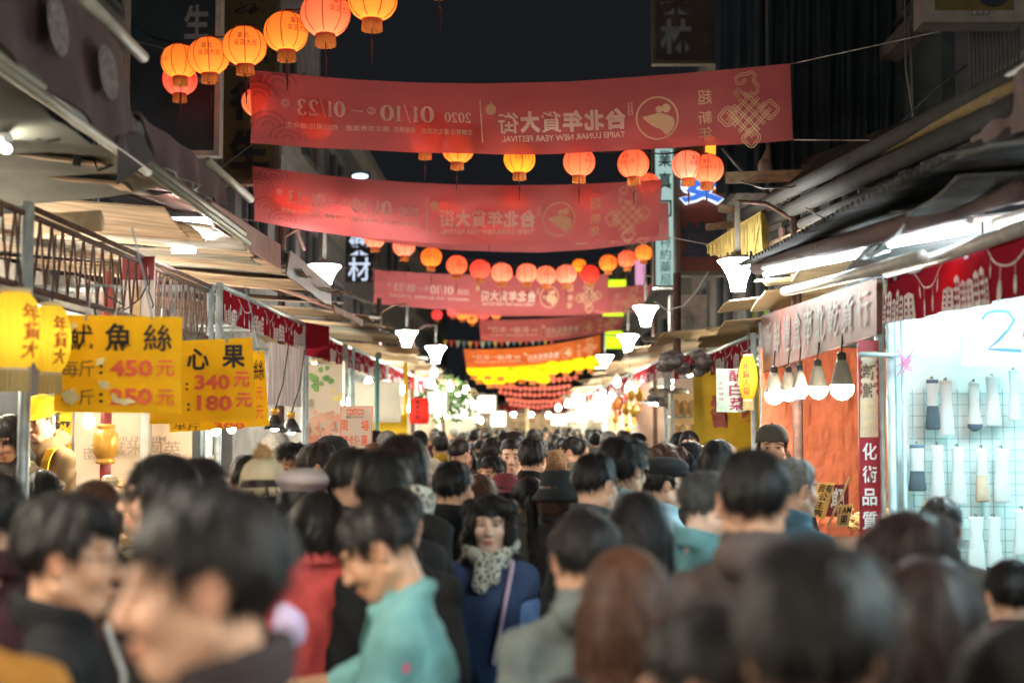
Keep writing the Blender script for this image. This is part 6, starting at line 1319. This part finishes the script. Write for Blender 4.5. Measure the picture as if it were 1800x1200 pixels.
def hat_mesh(kind):
    mb = MB()
    if kind == 'bucket':
        mb.lathe([(0, .148), (.07, .145), (.088, .13), (.098, .055), (.10, .05), (.118, .02), (.142, -.012), (.143, -.016), (.116, .014), (.097, .045)], (0, -.014, 0), 28, sy=1.12)
    elif kind == 'flat':
        F = Field(np.arange(-.14, .141, .006), np.arange(-.17, .2, .006), np.arange(.0, .19, .006)); F.ell((0, .0, .095), (.100, .128, .052), .02).ell((0, .0, .07), (.09, .108, .045), .02).ell((0, .118, .055), (.066, .05, .014), .02); sl, g = F.blk((-9,) * 3, (9,) * 3); F.d = np.maximum(F.d, (.045 - .16 * (g[..., 1] < -.0) * 0 - g[..., 2]).astype(np.float32)); V, Q = F.mesh(); return quads_to_mesh('hat', V, Q, CLOTH)
    elif kind == 'beret':
        F = Field(np.arange(-.15, .151, .006), np.arange(-.18, .16, .006), np.arange(.0, .19, .006)); F.ell((.015, -.025, .105), (.115, .125, .045), .02).ell((0, -.012, .075), (.088, .106, .04), .02); V, Q = F.mesh(); return quads_to_mesh('hat', V, Q, CLOTH)
    elif kind in ('beanie', 'pompom'):
        pr = [(.0, .150), (.045, .144), (.075, .120), (.09, .085), (.096, .04), (.097, .03), (.104, .03), (.106, -.005), (.10, -.008)]; mb.lathe(pr, (0, -.014, 0), 64, sy=1.14, ribs=32, ramp=.018)
    elif kind in ('cap', 'capback'):
        mb.lathe([(0, .14), (.04, .136), (.07, .12), (.088, .09), (.095, .05), (.096, .035), (.092, .035)], (0, -.012, 0), 26, sy=1.12); s_ = 1 if kind == 'cap' else -1; G = np.zeros((13, 6, 3))
        for i in range(13):
            a = math.pi * (i / 12); 
            for j in range(6): v = j / 5; G[i, j] = (.088 * math.cos(a) * (1 - .1 * v), s_ * (.095 * math.sin(a) * .95 + .085 * v * math.sin(a) ** .6) - .012, .04 - .018 * v + .012 * math.sin(a) * (1 - v))
        mb.grid(G, thick=.004); mb.ball((0, -.012, .141), .008, 8, 5)
    return mb.mesh('hat', [CLOTH], (0, 0, 0), True)
def glasses_mesh():
    mb = MB()
    for s_ in (-1, 1):
        mb.tube([(s_ * .033 + .023 * math.cos(a), .110 - .12 * (abs(s_ * .033 + .023 * math.cos(a))) ** 1.5 * 2, .003 + .018 * math.sin(a)) for a in np.linspace(0, 2 * math.pi, 19)], .0017, 6)
        mb.tube([(s_ * .056, .103, .008), (s_ * .078, .06, .010), (s_ * .082, -.005, .010), (s_ * .080, -.025, -.008)], .0017, 6)
    mb.tube([(-.010, .110, .006), (0, .114, .009), (.010, .110, .006)], .0016, 6); return mb.mesh('glasses', [M('glasses_frame', (.03, .028, .027), .3)], (0, 0, 0), True)
def scarf_mesh(seed=0):
    F = Field(np.arange(-.2, .201, .009), np.arange(-.2, .2, .009), np.arange(1.2, 1.56, .009)); r = np.random.default_rng(seed)
    for k in range(3):
        for a in np.linspace(0, 2 * math.pi, 15)[:-1]:
            b = a + .45; q = .078 + .008 * k; z = 1.43 + .028 * k + .012 * math.sin(2 * a + k); F.cap((q * 1.15 * math.cos(a), -.02 + q * math.sin(a), z - .028 * math.sin(a)), (q * 1.15 * math.cos(b), -.02 + q * math.sin(b), z - .028 * math.sin(b)), .022, .022, .008)
    F.cap((.03, .085, 1.42), (.035, .115, 1.33), .032, .034, .02); F.cap((-.02, .09, 1.42), (-.02, .115, 1.36), .03, .03, .02)
    sl, g = F.blk((-9,) * 3, (9,) * 3); F.d += wr(g, .004, seed, 1.6).astype(np.float32); V, Q = F.mesh(); return quads_to_mesh('scarf', V, Q, MATS.get('scarf_print', CLOTH))
_C = {}
def cached(key, fn, *a, **k):
    if key not in _C: _C[key] = fn(*a, **k)
    return _C[key]
SKINC = {'l': (.66, .40, .28, 1), 'm': (.56, .32, .21, 1), 't': (.48, .26, .16, 1), 'p': (.76, .52, .41, 1)}
HC = {'blk': (.014, .012, .012, 1), 'dkb': (.022, .013, .012, 1), 'brn': (.075, .033, .020, 1), 'lbr': (.30, .17, .08, 1), 'gry': (.20, .19, .18, 1), 'slt': (.07, .07, .07, 1)}
def person(label, px, py, Y, face, hair='short', hc='blk', top='jacket', tc=(.03, .03, .035), sex='m', skin='m', pose=(0, 0, 0), arms='down', extra=(), fine=True, puff=0., group=None, leg=(.03, .03, .04), hseed=0, tall=None, lean=0.):
    """stand a figure so that its crown shows at pixel (px, py) at depth Y; FACE turns it: 0 away from the camera, 90 to the left, 180 towards it"""
    hseed %= 3; c = at(px, py, Y); Ht = c[2] if tall is None else tall; s = Ht / 1.722
    R, O = head_xf(pose); rz = math.radians(face); off = np.array([O[0], O[1] - .012]) * s
    base = np.array([c[0] - (off[0] * math.cos(rz) - off[1] * math.sin(rz)), c[1] - (off[0] * math.sin(rz) + off[1] * math.cos(rz)), 0 if tall is None else c[2] - Ht])
    t = thing('person', label, 'person', base, group, rz); t.scale = (s, s, s)
    if lean:
        k = 1.6 * s * math.sin(lean); t.rotation_euler = (-lean, 0, rz); t.location = base + np.array([k * math.sin(rz), -k * math.cos(rz), 0])
    f = .0045 if fine else .0085; kb = ('b', pose, sex, arms, f)
    b = link('body', cached(kb, make_body, pose, sex, arms, f), t); b.color = SKINC[skin]
    tp = link('shirt' if top == 'shirt' else 'vest' if top == 'vest' else 'jacket', cached(('t', top, sex, arms, puff), make_top, top, sex, arms, 1, puff), t); tp.color = (*tc, 1)
    lg = link('trousers', cached(('l', sex), make_legs, sex), t); lg.color = (*leg, 1)
    for s_ in (-1, 1): sh = link('shoe', cached(('s', s_), make_shoe, s_), t); sh.color = (.03, .03, .03, 1)
    MX = Matrix.Translation(Vector(O)) @ Matrix(R.tolist()).to_4x4()
    if hair:
        h = link('hair', cached(('h', hair, hseed, fine), make_hair, hair, hseed, 6500 if fine else 1100, None, .005 if fine else .009), t); h.color = HC[hc]; h.matrix_local = MX
    for e in extra:
        kind, col = e[0], e[1] if len(e) > 1 else (.03, .03, .03)
        if kind == 'glasses': o = link('glasses', cached('gl', glasses_mesh), t); o.matrix_local = MX
        elif kind == 'sleeves': o = link('sleeves', cached(('t', 'jacket', sex, arms, 0.), make_top, 'jacket', sex, arms, 1, 0.), t); o.color = (*col, 1)
        elif kind == 'scarf': o = link('scarf', cached(('sc', 0), scarf_mesh), t); o.color = (*col, 1)
        else:
            o = link('hat', cached(('hat', kind), hat_mesh, kind), t); o.color = (*col, 1); o.matrix_local = MX
            if kind == 'pompom':
                def pom():
                    r = np.random.default_rng(1); mb = MB().ball((0, -.02, .165), .036, 14, 10); P = []
                    for i in range(500):
                        d = unit(r.normal(size=3)); q = np.array([0, -.02, .165]) + d * .03; e_ = q + d * .026 + r.normal(0, .006, 3); sd = unit(np.cross(d, r.normal(size=3))) * .0015; mb.add([q - sd, q + sd, e_], [(0, 1, 2)])
                    return mb.mesh('pompom', [FUR])
                p = link('pompom', cached('pom', pom), o); p.color = (.42, .26, .12, 1)
    return t
# ================================================================ the people
BK = (.022, .022, .026); NAVY = (.02, .03, .07); CHAR = (.045, .045, .05); OLIVE = (.07, .065, .04); BROWN = (.10, .05, .03); GREY = (.14, .145, .14); BLUE = (.06, .12, .25); BEIGE_C = (.34, .26, .17); TEAL_C = (.05, .30, .32); WINE = (.10, .02, .025)
m_, nt_, out_ = _new('scarf_print'); b_ = nt_.nodes.new('ShaderNodeBsdfPrincipled'); tc_ = nt_.nodes.new('ShaderNodeTexCoord'); vo_ = nt_.nodes.new('ShaderNodeTexVoronoi'); vo_.inputs['Scale'].default_value = 55; rp_ = nt_.nodes.new('ShaderNodeValToRGB')
rp_.color_ramp.elements[0].position = .34; rp_.color_ramp.elements[0].color = (.07, .08, .07, 1); rp_.color_ramp.elements[1].position = .42; rp_.color_ramp.elements[1].color = (.62, .60, .52, 1)
nt_.links.new(tc_.outputs['Object'], vo_.inputs['Vector']); nt_.links.new(vo_.outputs['Distance'], rp_.inputs[0]); nt_.links.new(rp_.outputs[0], b_.inputs['Base Color']); b_.inputs['Roughness'].default_value = .9; nt_.links.new(b_.outputs[0], out_.inputs[0]); MATS['scarf_print'] = m_
PP = person
# nearest
PP('woman-haired walker in profile facing left, blurred and largest, lower left'.replace('woman-haired walker', 'black-haired person'), 376, 836, 1.92, 101, 'crop', 'blk', 'jacket', (.05, .04, .045), 'f', 'l', (0, .10, 0), hseed=2)
PP('young man in black jacket and glasses facing right at lower left', 112, 866, 3.0, -82, 'quiff', 'blk', 'jacket', (.012, .012, .014), 'm', 'm', (0, .02, 0), extra=[('glasses',)])
PP('person in mustard orange jacket cut off by the lower left corner', -135, 815, 2.25, 20, 'short', 'blk', 'jacket', (.46, .20, .04), 'm', 'm')
PP('person in dark maroon clothes at the left edge', -22, 812, 3.5, 40, 'short', 'blk', 'jacket', (.05, .018, .022), 'm', 'm', hseed=3)
PP('man in teal chef shirt looking down with a bare forearm', 672, 846, 3.6, 88, 'short', 'blk', 'shirt', (.155, .345, .35), 'm', 't', (.0, .36, 0), 'reach', hseed=4, lean=.14)
PP('long-haired woman in a coral red coat seen from behind', 560, 856, 4.9, 20, 'bob', 'blk', 'coat', (.66, .10, .10), 'f', 'l')
PP('person in long black coat between red coat and teal shirt', 700, 850, 4.7, -10, 'short', 'blk', 'coat', (.012, .012, .013), 'm', 'm')
PP('woman with black curls and patterned scarf facing the camera', 862, 864, 5.6, 178, 'curly', 'blk', 'vest', (.045, .07, .15), 'f', 'p', (0, -.03, 0), extra=[('scarf', (.5, .5, .45)), ('sleeves', (.16, .30, .62))])
PP('black-haired man in grey-green jacket seen from behind near the centre', 1030, 888, 3.5, 12, 'short', 'blk', 'hoodie', (.125, .145, .14), 'm', 'm', (-.25, .05, 0))
PP('woman with long brown hair seen from behind at lower centre', 1098, 953, 3.0, 8, 'long', 'brn', 'jacket', (.03, .028, .03), 'f', 'l', hseed=1)
PP('blurred black-haired person low at bottom centre, face turned left', 1262, 1034, 1.95, 62, 'short', 'blk', 'jacket', BK, 'm', 'l', (0, .25, 0), hseed=5)
PP('large dark blurred head at bottom right of centre', 1425, 948, 1.78, -8, 'messy', 'blk', 'jacket', (.06, .03, .035), 'm', 'm', hseed=6)
PP('dark-haired woman seen from behind at lower right', 1632, 968, 2.75, -6, 'long', 'dkb', 'jacket', (.06, .03, .035), 'f', 'l', hseed=3)
PP('dark brown haired woman in a pink coat turning right by the sleeves stall', 1596, 888, 3.4, -52, 'longcurl', 'dkb', 'jacket', (.62, .16, .18), 'f', 'p')
PP('grey-haired person in front of the wire grid', 1652, 868, 5.6, -40, 'short', 'slt', 'jacket', GREY, 'm', 'l', hseed=7)
PP('short black-haired person at the right edge below the sleeves', 1776, 976, 4.2, -5, 'short', 'blk', 'jacket', WINE, 'm', 'l', hseed=8)
PP('near person in black cut off by the lower right corner', 1812, 1070, 1.75, 10, 'bob', 'blk', 'jacket', (.014, .012, .013), 'f', 'l', hseed=9)
PP('tall man in grey-brown hooded jacket seen from behind', 1322, 780, 3.55, -4, 'short', 'blk', 'hoodie', (.085, .065, .062), 'm', 'm', hseed=10)
PP('grey-haired man in pale teal shirt facing right', 1240, 820, 4.9, -62, 'short', 'slt', 'jacket', (.16, .36, .40), 'm', 'p', (0, .12, 0), hseed=11)
PP('bearded man in dark flat cap and glasses facing right', 1164, 803, 7.0, -78, 'short_h', 'blk', 'jacket', (.30, .42, .48), 'm', 'l', extra=[('flat', (.025, .024, .025)), ('glasses',)])
PP('tall black-haired man in glasses right of centre', 1093, 767, 6.1, -38, 'messy', 'blk', 'jacket', (.26, .34, .36), 'm', 'l', extra=[('glasses',)], hseed=12)
PP('man with cropped hair and glasses seen from behind, right of centre', 1043, 793, 5.8, -40, 'fade', 'blk', 'jacket', (.05, .06, .065), 'm', 'l', extra=[('glasses',)], hseed=13)
PP('woman with long black hair behind the grey-green jacket', 1122, 857, 4.5, -12, 'long', 'blk', 'jacket', (.20, .30, .34), 'f', 'l', hseed=14)
PP('woman in black leather bucket hat with brown hair', 982, 826, 7.2, -48, 'bob_h', 'brn', 'jacket', BK, 'f', 'm', extra=[('bucket', (.02, .021, .022))])
PP('woman with a long black ponytail seen from behind', 931, 834, 7.4, 6, 'tail', 'blk', 'jacket', (.10, .10, .09), 'f', 'l')
PP('man in black leather collar with upswept hair at the centre', 936, 769, 9.2, -22, 'quiff', 'blk', 'jacket', (.012, .012, .013), 'm', 'm', hseed=15)
PP('sandy-haired person beside the leather collar', 976, 787, 10.2, 5, 'short', 'lbr', 'jacket', CHAR, 'f', 'l', hseed=16)
PP('black-haired man in black sweater seen from behind', 796, 804, 6.2, -26, 'short', 'blk', 'hoodie', (.012, .012, .014), 'm', 'm', hseed=17)
PP('woman with long brown hair beside the black sweater', 843, 829, 7.4, -5, 'long', 'brn', 'jacket', CHAR, 'f', 'l', hseed=18)
PP('older man facing the camera in the crowd centre', 866, 797, 9.0, 148, 'short', 'blk', 'jacket', (.03, .03, .035), 'm', 't', hseed=19)
PP('person in grey and burgundy cap near the centre', 888, 829, 8.0, -28, 'short_h', 'blk', 'jacket', CHAR, 'm', 'm', extra=[('capback', (.16, .03, .04))])
PP('woman with shaggy brown bob and plaid scarf', 708, 757, 5.4, -30, 'bob', 'dkb', 'jacket', (.03, .028, .028), 'f', 'l', extra=[('scarf', (.4, .36, .3))], hseed=20)
PP('child in beige cap behind the plaid scarf', 756, 803, 10, 150, 'bob_h', 'blk', 'jacket', BEIGE_C, 'f', 'l', extra=[('cap', (.46, .38, .28))])
PP('man with undercut facing right behind the teal shirt', 618, 783, 5.4, -70, 'fade', 'blk', 'jacket', (.05, .045, .045), 'm', 'm', hseed=21)
PP('black-haired person right behind the undercut man', 672, 790, 4.9, -15, 'messy', 'blk', 'jacket', (.03, .03, .03), 'm', 'm', hseed=22)
PP('person in pale grey beret behind the red coat', 534, 824, 5.4, -20, 'bob_h', 'blk', 'jacket', (.30, .30, .33), 'f', 'l', extra=[('beret', (.46, .40, .40))])
PP('young man facing the camera left of the placard', 514, 777, 7.6, 158, 'quiff', 'blk', 'jacket', (.32, .30, .33), 'm', 'm', hseed=23)
PP('man in profile facing right left of the placard', 556, 775, 7.4, -76, 'fade', 'dkb', 'jacket', (.50, .42, .42), 'm', 't', hseed=24)
PP('man in dark cap close to the placard', 584, 766, 8.4, -58, 'short_h', 'blk', 'jacket', (.35, .3, .32), 'm', 'm', extra=[('beanie', (.02, .02, .022))])
PP('person in cream knitted hat with furry pompom', 462, 806, 5.8, 15, 'bob_h', 'dkb', 'jacket', (.04, .04, .045), 'f', 'l', extra=[('pompom', (.60, .50, .34))])
PP('dark-haired person left of the pompom hat', 432, 795, 7.4, 12, 'short', 'blk', 'jacket', (.06, .06, .06), 'm', 'm', hseed=25)
PP('woman in glasses turning left under the price signs', 286, 790, 4.4, 112, 'bangs', 'blk', 'jacket', (.04, .035, .035), 'f', 'l', extra=[('glasses',)])
PP('black-haired person right behind the woman in glasses', 352, 797, 4.8, 10, 'bob', 'blk', 'jacket', BK, 'f', 'm', hseed=26)
PP('brown-haired person seen from behind at the snack stall', 166, 838, 5.0, 30, 'bob', 'brn', 'jacket', (.09, .05, .04), 'f', 'l', hseed=27)
PP('dark low head between the snack bags', 76, 822, 6.9, -20, 'bob', 'blk', 'jacket', BK, 'f', 'm', hseed=28, tall=1.45)
PP('seller in yellow cap and yellow sash straps looking down', 76, 690, 8.1, 150, 'short_h', 'blk', 'hoodie', (.22, .15, .085), 'm', 'l', (.1, .22, 0), 'hold', extra=[('cap', (.82, .50, .02))], tall=1.74)
PP('seller with long dark hair and yellow straps at left edge', 16, 722, 7.8, 172, 'bangs', 'blk', 'hoodie', (.04, .035, .035), 'f', 'l', (0, .35, 0), 'hold', tall=1.66, hseed=29)
PP('seller in camouflage cap in front of the orange cloth', 1357, 743, 8.6, 172, 'short_h', 'blk', 'jacket', (.05, .05, .05), 'm', 'm', extra=[('capback', (.055, .05, .04))])
PP('grey-haired man in blue jacket behind the tall man', 1392, 802, 5.9, -60, 'fade', 'gry', 'jacket', (.08, .16, .22), 'm', 'l', hseed=30)
PP('person with tight brown curls beyond the flat cap', 1166, 774, 8.2, -8, 'curly', 'brn', 'jacket', CHAR, 'f', 'l', hseed=31)
PP('young man with dark fringe facing right beyond the flat cap', 1214, 772, 8.4, -66, 'bangs', 'blk', 'jacket', (.03, .03, .035), 'm', 'l', hseed=32)
PP('person with glossy bowl-cut hair before the yellow sheet', 1262, 768, 8.0, -16, 'bangs', 'blk', 'jacket', CHAR, 'm', 'm', hseed=33)
PP('man in glasses left of the tall upswept hair', 868, 766, 11.5, -35, 'short', 'blk', 'jacket', BLUE, 'm', 'm', extra=[('glasses',)], hseed=34)
PP('man turned left in khaki collar right of centre', 1006, 764, 12, 70, 'short', 'blk', 'jacket', (.16, .14, .10), 'm', 'm', hseed=35)
PP('person in blue jacket between two dark heads in the middle distance', 892, 762, 13, -10, 'short', 'blk', 'jacket', (.07, .14, .26), 'm', 'm', hseed=36)
PP('person in yellow cap in the far crowd on the left', 774, 765, 16, 30, 'short_h', 'blk', 'jacket', (.6, .4, .05), 'm', 'm', extra=[('cap', (.05, .05, .05))])
PP('dark-haired person in the gap left of the plaid scarf', 600, 812, 6.6, -10, 'short', 'blk', 'jacket', (.34, .30, .32), 'm', 'm', hseed=37)
PP('dark head low in front of the yellow sheet stall', 1195, 757, 13.5, 20, 'bob', 'blk', 'jacket', BK, 'f', 'm', hseed=38)
# parts that show on single people
def on(label): return [o for o in COL.objects if o.get('label') == label][0]
def stick(t, name, mb, m): return link(name, mb.mesh(name, [m]), t)
t = on('man in teal chef shirt looking down with a bare forearm'); stick(t, 'placket', MB().grid(np.array([[(-.014 + .028 * v, y, z) for v in (0, 1)] for y, z in ((.075, 1.42), (.11, 1.34), (.128, 1.22), (.132, 1.05), (.13, .85))]), thick=.004), M('teal_placket', (.13, .30, .30), .8)); stick(t, 'collar_flap', MB().grid(np.array([[(sd * (.02 + .055 * u), .075 - .075 * u - .01 * v, 1.452 + .012 * u - .045 * v) for v in (0, 1)] for sd, u in ((-1, 1), (-1, .5), (-1, 0))]), thick=.006), M('teal_collar', (.17, .38, .38), .85)); stick(t, 'badge', MB().box((-.205, -.005, 1.30), (.012, .045, .045)), M('pink_badge', (.75, .06, .16), .6))
t = on('young man in black jacket and glasses facing right at lower left'); stick(t, 'zip', MB().tube([(.012, .085, 1.44), (.012, .125, 1.33), (.012, .128, 1.0)], .006, 6), M('pale_zip', (.55, .55, .55), .4)); stick(t, 'stripe', MB().tube([(-.218, .02, 1.36), (-.232, .01, 1.2)], .012, 6), WHITE_P)
t = on('woman with black curls and patterned scarf facing the camera'); stick(t, 'bag_strap', MB().tube([(-.10, .02, 1.435), (-.095, .10, 1.38), (-.07, .135, 1.25), (-.02, .14, 1.0)], .011, 6), M('mauve_strap', (.55, .38, .52), .6))
for lb in ('seller in yellow cap and yellow sash straps looking down', 'seller with long dark hair and yellow straps at left edge'):
    t = on(lb); YC_ = M('yellow_sash', (.80, .44, .03), .7)
    for s_ in (-1, 1):
        G = np.array([[(s_ * (.095 + .012 * u) + v * .03, y, z) for v in (-1, -.3, .3, 1)] for u, (y, z) in enumerate(((-.07, 1.40), (-.01, 1.418), (.05, 1.40), (.095, 1.34), (.122, 1.25), (.128, 1.1), (.13, .95), (.13, .8)))]); stick(t, 'sash_strap', MB().grid(G, thick=.006), YC_)
        mb = MB()
        for i_, ch in enumerate('年貨大街'): put_text(mb, ch, -.022, 1.18 - i_ * .07, .022, 1.235 - i_ * .07, lambda P: np.array([(s_ * .14 - p[0], .136, p[1]) for p in P]), .02)
        stick(t, 'lettering', mb, REDP)
mb = MB().ball((0, 0, 0), (.035, .03, .05), 14, 10); c = at(508, 1105, 2.9); mb.v = [v * (1 + .12 * np.sin(v[:, :1] * 90) * np.cos(v[:, 2:] * 70)) + c for v in mb.v]; solo(mb, 'plastic_bag', 'pale lavender bundle held beside the red coat', 'bag', MT('lavender_plastic', (.62, .52, .74), .3, var=.2), smooth=True)
# ---------------------------------------------------------------- far crowd
TAKEN = [(o.location.x, o.location.y) for o in COL.objects if o.get('category') == 'person']
rc = random.Random(42); n = 0; tries = 0
CC = [('black', BK), ('navy', NAVY), ('charcoal', CHAR), ('olive', OLIVE), ('brown', BROWN), ('grey', GREY), ('blue', BLUE), ('beige', BEIGE_C), ('wine red', WINE)]
HS = [('short', 'm', 'short'), ('messy', 'm', 'tousled'), ('fade', 'm', 'cropped'), ('long', 'f', 'long'), ('bob', 'f', 'bobbed'), ('tail', 'f', 'ponytailed'), ('updo', 'f', 'pinned-up')]
while n < 170 and tries < 6000:
    tries += 1; Y = 9.0 + 36 * rc.random() ** 1.25; X = rc.uniform(-1.75, 1.7)
    if any((X - a) ** 2 + ((Y - b) * .85) ** 2 < .40 ** 2 for a, b in TAKEN): continue
    Ht = rc.gauss(1.64, .085); px, py = pix((X, Y, min(Ht, 1.77))); st, sx, sn = rc.choice(HS); cn, cc = rc.choice(CC); hcn = rc.choice(['blk'] * 6 + ['dkb', 'dkb', 'brn', 'gry'])
    fa = rc.choice([0, 0, 0, 8, -10, 15, -20, 30, -35, 60, -70, 180, 165])
    where = 'middle crowd' if Y < 16 else 'far crowd' if Y < 27 else 'farthest crowd'
    side = 'left of centre' if X < -.6 else 'right of centre' if X > .6 else 'mid-street'
    PP('%s %s-haired walker in %s jacket, %s in the %s' % (sn, {'blk': 'black', 'dkb': 'dark brown', 'brn': 'brown', 'gry': 'grey'}[hcn], cn, side, where), px, py, Y, fa, st, hcn, 'jacket', cc, sx, rc.choice('lmmt'), fine=False, group='walkers in the ' + where, hseed=rc.randint(0, 1))
    TAKEN.append((X, Y)); n += 1
